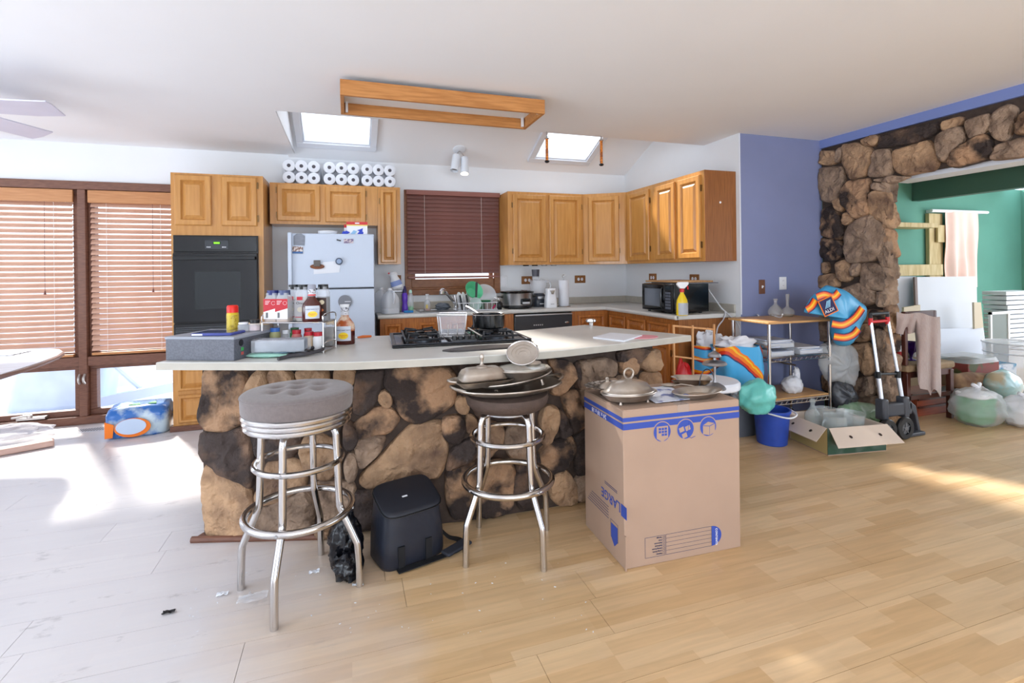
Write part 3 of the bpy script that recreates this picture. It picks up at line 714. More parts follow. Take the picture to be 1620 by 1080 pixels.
# --- over-fridge cabinets
UY = 5.05; UZ1 = 2.143
F = Fr((-0.672, UY, 1.762), (1, 0, 0))
def pxdoor(F, Y, a, b_, hinge):
    p, q = rel(F, on_y(*a, Y)), rel(F, on_y(*b_, Y)); return (min(p[0], q[0]), min(p[1], q[1]), max(p[0], q[0]), max(p[1], q[1]), hinge)
def c4(u, v): return (390 + u / 5.4, 230 + v / 5.4)
cabinet('wall_cabinet', 'low oak wall cabinet with two doors above the fridge', (-0.672, UY, 1.762), (1, 0, 0), 0.958, UZ1 - 1.762, 0.31,
        doors=[pxdoor(F, UY, c4(264, 643), c4(627, 345), 'L'), pxdoor(F, UY, c4(675, 655), c4(1015, 366), 'R')])
F = Fr((0.288, UY, 1.383), (1, 0, 0))
cabinet('wall_cabinet', 'narrow one-door oak wall cabinet between fridge and maroon blind', (0.288, UY, 1.383), (1, 0, 0), 0.216, UZ1 - 1.383, 0.31,
        doors=[pxdoor(F, UY, c4(1148, 1002), c4(1278, 380), 'L')])
# --- toilet paper packs on top
tp = mat('toilet_paper', (222, 224, 230), rough=0.9, var=0.02, scale=30)
core = mat('cardboard_core', (92, 88, 94), rough=0.9, var=0.35, scale=60)
packs = [(-0.40, 'leftmost of the three toilet paper packs on the cabinets'), (-0.045, 'middle one of the three toilet paper packs on the cabinets'), (0.30, 'rightmost toilet paper pack, by the maroon blind')]
for i, (x, lab) in enumerate(packs):
    t = thing('toilet_paper_pack', lab, 'toilet paper', (x, UY + 0.12, UZ1), group='toilet paper packs on the wall cabinets')
    r = 0.0545
    mb = MB(); mb.lathe([(0.017, 0.0), (0.042, 0.0), (r, -0.006), (r, -0.094), (0.042, -0.1), (0.017, -0.1), (0.017, 0.0)], n=20, M=RX(radians(90)))
    mb2 = MB().lathe([(0.0168, -0.001), (0.0168, -0.001), (0.0150, -0.02), (0.0, -0.022)], n=12, M=RX(radians(90)))
    ro = None
    for a in range(3):
        for b_ in range(2):
            for c in range(1):
                loc = (-0.108 + 0.108 * a, -0.12, 0.056 + 0.109 * b_)
                if ro is None:
                    ro = mb.build('roll', tp, t, local=True); co = mb2.build('core', core, ro, local=True); ro.location = loc
                else:
                    c2 = copy_tree(ro, t); c2.location = loc
    # second row hidden behind, one soft block, and the shrink wrap
    MB().box((-0.162, -0.015, 0.002), (0.162, 0.19, 0.218)).build('back_rolls', tp, t, local=True, bevel=0.04, seg=3)
    def wrap(u, v):
        th = u * 2 * pi; cx_, sz = cos(th), sin(th); e = 0.45
        X = 0.168 * math.copysign(abs(cx_) ** e, cx_); Z = 0.112 + 0.113 * math.copysign(abs(sz) ** e, sz)
        return (X + 0.003 * noise.noise(Vector((u * 22, v * 4, i))), -0.124 + 0.31 * v, Z + 0.003 * noise.noise(Vector((u * 22, v * 4, i + 9))))
    MB().grid(wrap, 40, 6).build('plastic_wrap', film, t, local=True)
# --- fridge
FY = 4.62
fx0, fx1, fzt, fzs = -0.462, 0.228, 1.645, 1.166
fr = thing('refrigerator', 'white top-freezer refrigerator covered with magnets', 'refrigerator', ((fx0 + fx1) / 2, FY + 0.3, 0))
fr_m = mat('fridge_white', (194, 204, 220), rough=0.32, bump=0.02, scale=160)
MB().box((fx0 - 0.012, FY + 0.055, 0.02), (fx1 + 0.004, BY - 0.06, fzt - 0.005)).build('body', fr_m, fr, bevel=0.008)
fd = MB().box((fx0, FY, fzs + 0.006), (fx1, FY + 0.05, fzt)).build('freezer_door', fr_m, fr, bevel=0.008)
ld = MB().box((fx0, FY, 0.08), (fx1, FY + 0.05, fzs - 0.006)).build('fridge_door', fr_m, fr, bevel=0.008)
MB().box((fx0 + 0.004, FY + 0.02, fzs - 0.006), (fx1 - 0.004, FY + 0.05, fzs + 0.006)).build('door_gap', mat('gasket_dark', (60, 62, 66), rough=0.7), fr)
MB().box((fx0 - 0.016, FY - 0.028, fzs + 0.02), (fx0 + 0.016, FY - 0.0, fzt + 0.006)).build('freezer_handle', fr_m, fd, bevel=0.006)
MB().box((fx0 - 0.016, FY - 0.028, 0.55), (fx0 + 0.016, FY - 0.0, fzs - 0.01)).build('fridge_handle', fr_m, ld, bevel=0.006)
MB().box((fx0 + 0.02, FY + 0.03, 0.0), (fx1 - 0.02, FY + 0.1, 0.085)).build('kick_grille', black_pl, fr)
def c5(u, v): return (400 + u / 4.5, 340 + v / 4.5)
FF = FY - 0.001
def on_fridge(name, label, cat, poly, mt, th=0.004, off=0.0):
    P = [on_y(*c5(*p), FF) for p in poly]
    F = Fr((0, FF - off, 0), (1, 0, 0))
    mb = MB().prism([(p.x, p.z) for p in P], 0, th, F)
    return tag(mb.build(name, mt, angle=20), label, cat)
def oval(cx, cy, rx, ry, n=24): return [(cx + rx * cos(2 * pi * i / n), cy - ry * sin(2 * pi * i / n)) for i in range(n)]
on_fridge('notepad', 'grey house-shaped notepad on the freezer door corner', 'notepad', [(290, 150), (312, 132), (345, 132), (370, 148), (368, 218), (290, 214)], mat('notepad_grey', (142, 146, 156), rough=0.8, var=0.2, scale=60, stretch=(0.2, 1, 4)))
o = on_fridge('photo_magnet', 'small photo card below the grey notepad on the freezer', 'photo', [(282, 222), (356, 226), (355, 276), (281, 273)], mat('snapshot_print', (214, 204, 198), rough=0.3, rgb2=(120, 80, 62), scale=55, ramp=(0.45, 0.55)))
p0, p1 = on_y(*c5(282, 274), FF), on_y(*c5(356, 260), FF); MB().box((p0.x, FF - 0.0055, p0.z), (p1.x, FF - 0.004, p1.z)).build('printed_band', mat('band_blue', (42, 92, 150), rough=0.4), o)
on_fridge('magnet_clip', 'black pen-shaped magnet high on the freezer door', 'magnet', [(597, 172), (628, 180), (625, 188), (597, 181)], black_pl, 0.01)
on_fridge('photo_magnet', 'small purple-bordered photo magnet at the freezer top right', 'photo', [(647, 170), (716, 170), (715, 201), (647, 201)], mat('photo_purple', (112, 92, 128), rough=0.3, rgb2=(206, 190, 190), scale=50, ramp=(0.46, 0.56)))
on_fridge('note_sheet', 'creased white paper note held by magnets on the freezer', 'paper', [(432, 390), (435, 372), (505, 335), (590, 328), (622, 360), (616, 408), (434, 421)], paper, 0.002)
o = on_fridge('wooden_magnet', 'oval brown wooden magnet on the paper note', 'magnet', oval(459, 367, 52, 18), mat('magnet_wood', (140, 84, 50), rough=0.6, rgb2=(96, 54, 32), scale=30), 0.008, 0.003)
P0, P1 = on_y(*c5(434, 366), FF), on_y(*c5(481, 322), FF); MB().box((P0.x, FF - 0.022, P0.z), (P1.x, FF - 0.010, P1.z)).build('clip', mat('clip_grey', (98, 92, 86), rough=0.5), o, bevel=0.003)
o = on_fridge('timer_magnet', 'round dark blue kitchen timer magnet on the freezer', 'magnet', oval(614, 330, 26, 25), mat('timer_navy', (44, 58, 84), rough=0.35), 0.02, 0.003)
P = on_y(*c5(614, 330), FF)
MB().lathe([(0.021, 0), (0.020, 0.002), (0, 0.0025)], c=(P.x, FF - 0.023, P.z), n=20, M=RX(radians(90))).build('dial', mat('dial_blue', (140, 160, 190), rough=0.4), o)
o = on_fridge('round_thermometer', 'grey round disc thermometer on the lower fridge door', 'thermometer', oval(656, 616, 49, 47), mat('disc_grey', (122, 124, 132), rough=0.4), 0.012)
P = on_y(*c5(656, 616), FF); MB().box((P.x - 0.002, FF - 0.0135, P.z - 0.002), (P.x + 0.048, FF - 0.0115, P.z + 0.003)).build('needle', wht, o)
# --- on the fridge
p = on_y(*c5(462, 128), FY + 0.12); q = on_y(*c5(600, 98), FY + 0.12)
tag(MB().lathe([(0.0, 0.0), (0.075, 0.0), (0.088, 0.012), (0.09, 0.026), (0.092, 0.028), (0.09, 0.034), (0.07, 0.037), (0, 0.038)], c=((p.x + q.x) / 2 - 0.0, FY + 0.16, fzt), n=28, sx=(q.x - p.x) / 0.18, sy=0.8).build('plastic_tub', white_pl), 'low white plastic tub on top of the fridge', 'tub')
def carton(name, label, cat, a, b_, mt, extra=None, rot=0.0):
    c = ((a[0] + b_[0]) / 2, (a[1] + b_[1]) / 2, a[2])
    t = thing(name, label, cat, c, rotz=rot)
    hx, hy, hz = (b_[0] - a[0]) / 2, (b_[1] - a[1]) / 2, b_[2] - a[2]
    MB().box((-hx, -hy, 0), (hx, hy, hz)).build('carton', mt, t, local=True, bevel=0.0015)
    return t, hx, hy, hz
p = on_y(*c5(600, 130), FY + 0.2); q = on_y(*c5(720, 58), FY + 0.2)
t, hx, hy, hz = carton('storage_bag_box', 'red and white bag box at the back of the fridge top', 'box', (p.x + 0.06, FY + 0.2, fzt), (q.x + 0.06, FY + 0.25, fzt + 0.10), wht)
MB().box((-hx - 0.001, -hy - 0.001, hz * 0.72), (hx + 0.001, hy + 0.001, hz + 0.001)).build('red_band', red, t, local=True)
p = on_y(*c5(668, 130), FY + 0.1); q = on_y(*c5(815, 52), FY + 0.1)
t, hx, hy, hz = carton('storage_bag_box', 'bag box with blue arrows and red band, front of the fridge top', 'box', (p.x, FY + 0.08, fzt), (q.x, FY + 0.14, q.z), wht)
MB().box((-hx - 0.001, -hy - 0.001, hz * 0.78), (hx + 0.001, hy + 0.001, hz + 0.001)).build('red_band', red, t, local=True)
MB().box((-hx - 0.0006, -hy - 0.0006, hz * 0.68), (hx + 0.0006, hy + 0.0006, hz * 0.78)).build('yellow_band', mat('yellow_print', (232, 214, 120), rough=0.6), t, local=True)
FB = Fr((0, -hy, 0), (1, 0, 0))
navy = mat('royal_blue_print', (34, 64, 190), rough=0.5)
MB().prism([(-hx - 0.045, 0.004), (-hx + 0.01, 0.006), (-hx + 0.03, 0.02), (-hx - 0.005, 0.035), (-hx - 0.012, 0.028), (-hx - 0.03, 0.03)], 0.003, 0.006, FB).build('blue_arrow', navy, t, local=True)
MB().prism([(0.0, 0.006), (0.05, 0.004), (0.055, 0.02), (0.045, 0.03), (0.05, 0.06), (0.03, 0.05), (0.0, 0.04), (0.02, 0.03)], 0.0, 0.002, FB).build('blue_arrow', navy, t, local=True)
MB().prism([(-0.06, 0.004), (-0.02, 0.004), (0.0, 0.03), (-0.03, 0.04)], 0.0, 0.0015, FB).build('pale_arrow', mat('pale_blue_print', (150, 196, 232), rough=0.5), t, local=True)
MB().box((-hx * 0.2, -hy - 0.002, hz * 0.85), (hx * 0.22, -hy - 0.001, hz * 0.94)).build('white_mark', wht, t, local=True)

# --- right wall cabinets
UB = 1.366; UT = 2.148; UYR = 5.04; RXF = 2.91
def r7(u, v): return (780 + u / 3.857, 260 + v / 3.857)
F = Fr((1.622, UYR, UB), (1, 0, 0))
cabinet('wall_cabinet', 'two-door oak wall cabinet right of the maroon blind', (1.622, UYR, UB), (1, 0, 0), 2.505 - 1.622, UT - UB, 0.32,
        doors=[pxdoor(F, UYR, r7(123, 595), r7(320, 190), 'L'), pxdoor(F, UYR, r7(345, 597), r7(535, 197), 'R')])
# diagonal corner unit
A_, B_ = Vector((2.507, UYR, UB)), Vector((RXF, 4.79, UB))
Ud = (B_ - A_).normalized(); F = (A_, Ud, Vector((0, 0, 1)), Ud.cross(Vector((0, 0, 1))))
t = thing('wall_cabinet', 'diagonal corner oak wall cabinet with one door', 'cabinet', (2.9, 5.1, UB))
mb = MB().prism([(2.507, UYR), (RXF, 4.79), (3.24, 4.79), (3.24, BY), (2.507, BY)], UB, UT); mb.build('carcass', oak_v, t)
wd = (B_ - A_).length
cab_door(F, 0.055, 0.03, wd - 0.085, UT - UB - 0.035, t, oak_v, 'R')
# right run
F = Fr((RXF, 4.788, UB), (0, -1, 0))
def xdoor(F, X, a, b_, hinge):
    p, q = rel(F, on_x(*a, X)), rel(F, on_x(*b_, X)); return (min(p[0], q[0]), 0.028, max(p[0], q[0]), UT - UB - 0.035, hinge)
def r3(u, v): return (960 + u / 4.5, 180 + v / 4.5)
ya = 4.788; yb = on_x(1034, 400, RXF).y
cabinet('wall_cabinet', 'one-door oak wall cabinet on the right wall by the corner', (RXF, 4.788, UB), (0, -1, 0), ya - yb - 0.001, UT - UB, 0.33,
        doors=[xdoor(F, RXF, r3(162, 1040), r3(306, 560), 'R')])
F = Fr((RXF, yb, UB), (0, -1, 0))
t, F = cabinet('wall_cabinet', 'two-door oak wall cabinet with exposed side next to the blue wall', (RXF, yb, UB), (0, -1, 0), yb - 3.54, UT - UB, 0.33,
        doors=[xdoor(F, RXF, r3(358, 1040), r3(490, 560), 'L'), xdoor(F, RXF, r3(520, 1040), r3(672, 560), 'R')], side_m=veneer)
MB().box((RXF, 3.534, UB), (3.238, 3.54, UT)).build('end_panel', veneer, t)
P = on_y(1139.5, 320, 3.534); MB().lathe([(0.0, 0.004), (0.009, 0.003), (0.010, 0)], c=(P.x, 3.534, P.z), n=14, M=RX(radians(90))).build('white_plug', wht, t)
# puck lights below
for i, px in enumerate((832, 846, 861, 876)):
    P = on_y(px, 419.5, 5.12)
    tag(MB().lathe([(0.0, 0), (0.030, 0.0), (0.034, 0.006), (0.034, 0.012), (0, 0.012)], c=(P.x, min(P.y, 5.2), UB - 0.012), n=18).build('puck_light', black_pl if i < 2 else chrome_d),
        ['first under-cabinet puck light, dark, nearest the window', 'second under-cabinet puck light, dark, from the window', 'third under-cabinet puck light, silver, from the window', 'fourth under-cabinet puck light, silver, farthest from the window'][i], 'light', 'puck lights under the wall cabinet')
# ================================================================== worktop and base units
CF = 4.73; CZT = 0.91; RF = 2.60
def worktop():
    t = thing('worktop', 'pale laminate L-shaped worktop along back and right walls', 'worktop', (1.5, 5.0, 0.87))
    prof = [(0.26, CF + 0.02), (RF - 0.0, CF + 0.02), (RF + 0.02, CF - 0.0), (RF + 0.02, 3.55), (3.24, 3.55), (3.24, BY), (0.26, BY)]
    MB().prism(prof, 0.872, CZT).build('slab', counter_m, t, bevel=0.006)
    MB().tube([(0.26, CF + 0.018, 0.891), (RF, CF + 0.018, 0.891), (RF + 0.018, CF, 0.891), (RF + 0.018, 3.55, 0.891)], 0.0195, 14).build('rounded_nosing', counter_m, t)
    MB().box((0.26, BY - 0.02, CZT), (3.24, BY, 0.985)).build('backsplash', edge_m, t, bevel=0.004)
    MB().box((3.22, 3.55, CZT), (3.24, BY - 0.02, 0.985)).build('backsplash', edge_m, t, bevel=0.004)
worktop()
def c6(u, v): return (580 + u / 4.5, 400 + v / 4.5)
BFY = 4.76
F = Fr((0.28, BFY, 0), (1, 0, 0))
dwx0, dwx1 = on_y(814, 505, BFY - 0.02).x, on_y(905, 505, BFY - 0.02).x
wl_ = dwx0 - 0.283
dr_ = []; do_ = []
for a in ((127, 247), (370, 500), (590, 720), (780, 985)):
    u0, u1 = rel(F, on_y(*c6(a[0], 500), BFY))[0], rel(F, on_y(*c6(a[1], 500), BFY))[0]
    u1 = min(u1, wl_ - 0.03)
    dr_.append((u0, 0.685, u1, 0.825)); do_.append((u0, 0.13, u1, 0.655, 'L'))
cabinet('base_cabinet', 'long oak sink base cabinet between fridge and dishwasher', (0.28, BFY, 0), (1, 0, 0), wl_, 0.872, 0.6, doors=do_, drawers=dr_, mt=oakd_v, toe=0.1)
dw = thing('dishwasher', 'black dishwasher under the slow cooker', 'dishwasher', ((dwx0 + dwx1) / 2, BFY, 0))
MB().box((dwx0 + 0.002, BFY - 0.012, 0.11), (dwx1 - 0.002, BFY + 0.56, 0.866)).build('body', black_en, dw, bevel=0.004)
P = MB().box((dwx0 + 0.004, BFY - 0.032, 0.70), (dwx1 - 0.004, BFY - 0.012, 0.845)).build('control_panel', mat('dishwasher_panel', (52, 53, 57), rough=0.25), dw, bevel=0.004)
MB().box((dwx0 + 0.004, BFY - 0.030, 0.13), (dwx1 - 0.004, BFY - 0.012, 0.69)).build('door', black_en, dw, bevel=0.004)
MB().box((dwx0 + 0.004, BFY - 0.042, 0.846), (dwx1 - 0.004, BFY - 0.012, 0.862)).build('handle_lip', chrome_d, dw, bevel=0.003)
for k in range(5):
    MB().box((dwx0 + 0.20 + 0.022 * k, BFY - 0.0335, 0.745), (dwx0 + 0.212 + 0.022 * k, BFY - 0.0315, 0.757)).build('button', chrome_d, P)
MB().lathe([(0.024, 0), (0.020, 0.004), (0, 0.005)], c=(dwx1 - 0.06, BFY - 0.032, 0.765), n=18, sy=0.5, M=RX(radians(90))).build('badge', chrome, P)
MB().box((dwx0, BFY + 0.05, 0.0), (dwx1, BFY + 0.1, 0.11)).build('toe_panel', black_pl, dw)
cabinet('base_cabinet', 'oak base cabinet with drawer right of the dishwasher', (dwx1 + 0.002, BFY, 0), (1, 0, 0), 2.648 - dwx1, 0.872, 0.6, drawers=[(0.07, 0.69, 2.648 - dwx1 - 0.05, 0.83)], doors=[(0.07, 0.13, 2.648 - dwx1 - 0.05, 0.66, 'L')], mt=oakd_v, toe=0.1)
BFX = 2.65
F = Fr((BFX, 4.75, 0), (0, -1, 0))
y1 = on_x(1064, 530, BFX).y
t, F = cabinet('base_cabinet', 'oak base cabinet on the right wall ending beside the trash can', (BFX, 4.757, 0), (0, -1, 0), 4.757 - 3.57, 0.872, 0.56,
   drawers=[(0.05, 0.69, 0.36, 0.83), (0.40, 0.69, 0.72, 0.83), (0.76, 0.69, 1.09, 0.83)], doors=[(0.05, 0.13, 0.36, 0.66, 'L'), (0.40, 0.13, 0.72, 0.66, 'L'), (0.76, 0.13, 1.09, 0.66, 'R')], mt=oakd_v, md=oakd_v, toe=0.1, side_m=veneer)
MB().box((BFX, 3.562, 0.0), (3.238, 3.57, 0.872)).build('end_panel', veneer, t)
# ================================================================== wall plates, lights on the ceiling
plate_m = mat('oak_plate', (150, 98, 48), rough=0.5, rgb2=(126, 78, 36), scale=20)
def outlet(label, P, U, mt, w=0.14, h=0.09, kind='duplex', rec=None):
    F = Fr(P, U)
    t = thing('wall_outlet' if kind != 'switch' else 'light_switch', label, 'outlet' if kind != 'switch' else 'switch', Vector(P))
    MB().fbox(F, (-w / 2, -h / 2, 0), (w / 2, h / 2, 0.007)).build('plate', mt, t, bevel=0.003)
    if kind == 'duplex':
        for s_ in (-1, 1):
            u, v = (s_ * w * 0.16, 0) if w > h else (0, s_ * h * 0.19)
            rc = MB().prism([(u + 0.015 * cos(a * pi / 8), v + 0.018 * sin(a * pi / 8)) for a in range(16)], 0.007, 0.010, F).build('socket', rec or wht, t)
            for k in (-1, 1): MB().fbox(F, (u + k * 0.005 - 0.001, v - 0.002, 0.010), (u + k * 0.005 + 0.001, v + 0.008, 0.0104)).build('slot', blk, rc)
    elif kind == 'switch':
        MB().fbox(F, (-0.006, -0.012, 0.007), (0.006, 0.012, 0.010)).fbox(F, (-0.004, -0.002, 0.010), (0.004, 0.010, 0.020)).build('toggle', wht, t)
    else:
        MB().fbox(F, (-0.02, -h * 0.36, 0.007), (0.02, h * 0.36, 0.011)).build('rocker', wht, t, bevel=0.002)
    return t
outlet('oak outlet plate left of the sink window above the jugs', on_y(627, 445, BY - 0.001), (1, 0, 0), plate_m, 0.10, 0.13)
outlet('white rocker switch plate right of the maroon blind', on_y(796, 445, BY - 0.001), (1, 0, 0), white_pl, 0.09, 0.125, kind='rocker')
outlet('oak outlet plate half hidden by the food processor', on_y(834, 443, BY - 0.001), (1, 0, 0), plate_m)
outlet('oak outlet plate above the paper towel roll, to its right', on_y(917.5, 441.5, BY - 0.001), (1, 0, 0), plate_m)
outlet('oak outlet plate above the left end of the microwave', on_x(1033, 439, RX_ - 0.001), (0, -1, 0), plate_m)
outlet('oak outlet plate above the right end of the microwave', on_x(1099, 441, RX_ - 0.001), (0, -1, 0), plate_m)
outlet('brown wooden light switch plate on the blue wall', on_y(1205, 453.5, BLY - 0.005), (1, 0, 0), mat('switch_brown', (112, 70, 48), rough=0.5), 0.066, 0.125, kind='switch')
outlet('white outlet plate on the blue wall beside the wooden switch', on_y(1238, 448, BLY - 0.005), (1, 0, 0), white_pl, 0.08, 0.115)
# ceiling fixture
t = thing('ceiling_light', 'long wood-framed fluorescent ceiling light', 'ceiling light', (0.62, 3.3, 2.35))
fxm = mat('fixture_wood', (198, 136, 76), rgb2=(172, 112, 56), rough=0.45, scale=5, stretch=(1.2, 14, 14), detail=6)
MB().box((0.0, 3.19, 2.445), (1.245, 3.42, CZ)).build('metal_pan', mat('pan_dark', (92, 84, 84), rough=0.5), t)
X0, X1, Y0, Y1, Z0, Z1 = -0.03, 1.27, 3.105, 3.495, 2.352, 2.446
for nm, a, b_ in (('frame_board', (X0, Y0, Z0), (X1, Y0 + 0.022, Z1)), ('frame_board', (X0, Y1 - 0.022, Z0), (X1, Y1, Z1)), ('frame_board', (X0, Y0 + 0.022, Z0), (X0 + 0.022, Y1 - 0.022, Z1)), ('frame_board', (X1 - 0.022, Y0 + 0.022, Z0), (X1, Y1 - 0.022, Z1))):
    MB().box(a, b_).build(nm, fxm, t, bevel=0.002)
MB().box((X0 + 0.022, Y0 + 0.022, 2.425), (X1 - 0.022, Y1 - 0.022, 2.43)).build('diffuser', mat('diffuser_white', (236, 238, 240), rough=0.5), t)
for s_ in (Y0 + 0.03, Y1 - 0.05): MB().box((X0 + 0.03, s_, 2.36), (X0 + 0.045, s_ + 0.02, 2.425)).build('bracket', white_pl, t)
for s_ in (Y0 + 0.03, Y1 - 0.05): MB().box((X1 - 0.045, s_, 2.36), (X1 - 0.03, s_ + 0.02, 2.425)).build('bracket', white_pl, t)
# amber rods hanging at the vault edge
amber = mat('amber_twist', (226, 132, 40), rough=0.25, rgb2=(150, 78, 24), scale=60, ramp=(0.45, 0.55), bump=0.6)
for i, (px, y0, y1, lab) in enumerate(((865, 218, 257, 'left amber rod hanging from the ceiling edge'), (951, 221, 262, 'right amber rod hanging from the ceiling edge'))):
    Yv = VY0 - 0.03
    a, b_ = on_y(px, y0, Yv), on_y(px, y1, Yv)
    t = thing('hanging_rod', lab, 'hanging rod', (a.x, Yv, b_.z), group='amber rods at the ceiling edge')
    MB().cyl((a.x, Yv, a.z - 0.01), (a.x, Yv, b_.z + 0.01), 0.012, n=14).build('rod', amber, t)
    MB().lathe([(0, 0.016), (0.015, 0.012), (0.021, 0.004), (0.02, 0), (0.012, -0.008), (0, -0.01)], c=(a.x, Yv, b_.z + 0.006), n=16).build('end_cap', black_pl, t)
    MB().lathe([(0.02, 0), (0.02, 0.008), (0.008, 0.012), (0.004, 0.03), (0.004, CZ - a.z + 0.01)], c=(a.x, Yv, a.z - 0.01), n=14).build('ceiling_mount', chrome_d, t)
# double spot lamp on the sloped ceiling
P = on_y(727, 238, 5.1); P.z = vz(5.1)
t = thing('spot_lamp', 'white double spot lamp on the sloped ceiling', 'lamp', (P.x, P.y, P.z - 0.2))
MB().lathe([(0, -0.02), (0.05, -0.018), (0.068, -0.006), (0.07, 0.004)], c=P, n=24, M=Matrix.Rotation(-math.atan(SLOPE), 3, 'X')).build('canopy', white_en, t)
for k, (px, py0, py1, lit) in enumerate(((718.5, 245, 270, False), (735, 249, 275, True))):
    a = on_y(px + (4 if k == 0 else 0), py0, 5.07); b_ = on_y(px, py1, 5.02)
    d = (b_ - a).normalized()
    MB().tube([P + Vector((0.0, 0, -0.015)), P.lerp(a, 0.6), a], 0.006, 8).build('arm', chrome, t)
    h = MB().cyl(a, a + d * 0.01, 0.030, 0.040, 20).cyl(a + d * 0.0101, b_, 0.041, n=20, caps=False).build('lamp_head', white_en, t)
    MB().cyl(b_ - d * 0.03, b_ - d * 0.029, 0.039, n=20).build('bulb', mat('lit_bulb', (255, 226, 190), emit=6.0) if lit else mat('unlit_bulb', (120, 116, 116), rough=0.3), h)
# ================================================================== kitchen island
K_ = 1.0526
isl = thing('kitchen_island', 'bowed kitchen island clad in tan and dark fieldstone', 'kitchen island', (0.5, 2.85, 0))
SP = [Vector((-0.69, 2.835, 0)), Vector((-0.15, 2.65, 0)), Vector((0.58, 2.55, 0)), Vector((1.25, 2.54, 0)), Vector((1.745, 2.60, 0))]
MB().prism([(p.x, p.y) for p in SP] + [(1.6, 3.18), (1.05, 3.08), (0.06, 3.2), (-0.5, 3.33)], 0, 0.864).build('core', mortar, isl)
front = smooth_path([(-0.842, 2.695, 0), (-0.44, 2.532, 0), (-0.065, 2.381, 0)], 3) + smooth_path([(0.02, 2.356, 0), (0.41, 2.310, 0), (0.884, 2.292, 0), (1.263, 2.356, 0), (1.63, 2.444, 0), (1.968, 2.528, 0)], 5)
SLAB = [(p.x, p.y) for p in front] + [(1.652, 3.316), (1.39, 3.242), (1.055, 3.159), (0.06, 3.295), (-0.49, 3.44)]
st = MB().prism(SLAB, ISZ - 0.036, ISZ)
slab = st.build('countertop', counter_m, isl, bevel=0.003)
fe = MB()
n = len(front)
vs = [(p.x, p.y - 0.0015, ISZ - 0.0355) for p in front] + [(p.x, p.y - 0.0015, ISZ - 0.003) for p in front] + [(p.x + 0.0, p.y + 0.001, ISZ - 0.003) for p in front] + [(p.x, p.y + 0.001, ISZ - 0.0355) for p in front]
fs = []
for i in range(n - 1):
    for k in range(4): a, b_ = k * n, ((k + 1) % 4) * n; fs.append((a + i, a + i + 1, b_ + i + 1, b_ + i))
fe.raw(vs, fs).build('edge_band', edge_m, slab)
MB().tube([(-0.735, 2.80, 0.012), (-0.15, 2.622, 0.012), (0.02, 2.605, 0.012)], 0.016, 8).build('floor_trim', brown, isl)
MB().prism([(-0.735, 2.80), (-0.15, 2.622), (0.02, 2.605), (0.02, 2.66), (-0.15, 2.68), (-0.70, 2.86)], 0, 0.012).build('floor_trim', brown, isl)
def on_island(px, py):
    d = ray(px, py); best = None
    for i in range(4):
        a, b_ = SP[i], SP[i + 1]; e = b_ - a
        den = d.x * e.y - d.y * e.x
        t = (a.x * e.y - a.y * e.x) / den
        hit = CAM + d * t
        s_ = (hit - a).dot(e) / e.dot(e); s_ = (hit.xy - a.xy).dot(e.xy) / e.xy.dot(e.xy)
        if (s_ >= -1e-6 or i == 0) and (s_ <= 1 + 1e-6 or i == 3): best = (hit, Vector((e.y, -e.x, 0)).normalized()); break
    return best
IS = []
A = lambda kind, *p: IS.append((kind, crop(p, 300, 580, 3.0)))
A('mix', (75, 15), (270, 15), (280, 110), (265, 250), (190, 300), (85, 295), (52, 230), (72, 130))
A('tan', (278, 110), (325, 20), (378, 15), (385, 80), (305, 160), (300, 300), (275, 270))
A('tan', (388, 15), (470, 15), (510, 55), (495, 95), (405, 95)); A('tan', (515, 15), (660, 15), (668, 60), (565, 80), (512, 55)); A('tan', (690, 15), (785, 15), (785, 70), (740, 110), (700, 80))
A('dark', (58, 310), (190, 308), (270, 285), (300, 350), (312, 480), (302, 572), (180, 492), (95, 452), (62, 400))
A('tan', (88, 460), (180, 497), (300, 582), (312, 660), (290, 760), (270, 825), (85, 825), (78, 560))
A('tan', (380, 450), (500, 430), (555, 480), (552, 560), (450, 620), (342, 650), (320, 600), (360, 530)); A('grey', (330, 665), (450, 628), (562, 572), (592, 650), (585, 750), (505, 815), (310, 820))
A('tan', (560, 320), (640, 310), (700, 350), (725, 420), (692, 510), (640, 532), (562, 490), (530, 400)); A('grey', (600, 545), (780, 540), (787, 600), (762, 680), (705, 745), (622, 735), (610, 620))
A('grey', (760, 400), (790, 410), (795, 500), (780, 540), (750, 530), (740, 450)); A('dark', (735, 260), (770, 250), (800, 330), (770, 390), (735, 380)); A('dark', (300, 180), (400, 110), (540, 110), (560, 300), (500, 420), (380, 440), (320, 420))
A('dark', (560, 110), (690, 100), (740, 130), (735, 240), (700, 330), (640, 300), (570, 310)); A('dark', (795, 18), (925, 18), (893, 150), (832, 222), (780, 215), (790, 110))
A('tan', (895, 130), (930, 100), (957, 135), (952, 187), (905, 167)); A('mix', (880, 190), (960, 192), (1000, 240), (950, 302), (860, 322), (782, 332), (770, 280), (840, 222))
A('grey', (790, 345), (860, 330), (930, 325), (900, 400), (810, 480), (797, 420)); A('tan', (600, 750), (700, 755), (720, 830), (600, 830))
A = lambda kind, *p: IS.append((kind, crop(p, 480, 560, 3.177)))
A('mix', (415, 68), (730, 62), (765, 100), (757, 240), (692, 290), (562, 347), (500, 310), (470, 250), (410, 150)); A('tan', (762, 215), (830, 210), (828, 290), (792, 302), (762, 270))
A('mix', (700, 320), (790, 305), (812, 380), (772, 450), (730, 435), (700, 380)); A('tan', (540, 352), (690, 332), (722, 480), (702, 580), (660, 622), (600, 602), (320, 672), (283, 640), (300, 590), (430, 470))
A('grey', (250, 490), (272, 560), (262, 630), (222, 640), (215, 520)); A('dark', (240, 680), (330, 680), (560, 620), (640, 640), (640, 800), (300, 860), (240, 800))
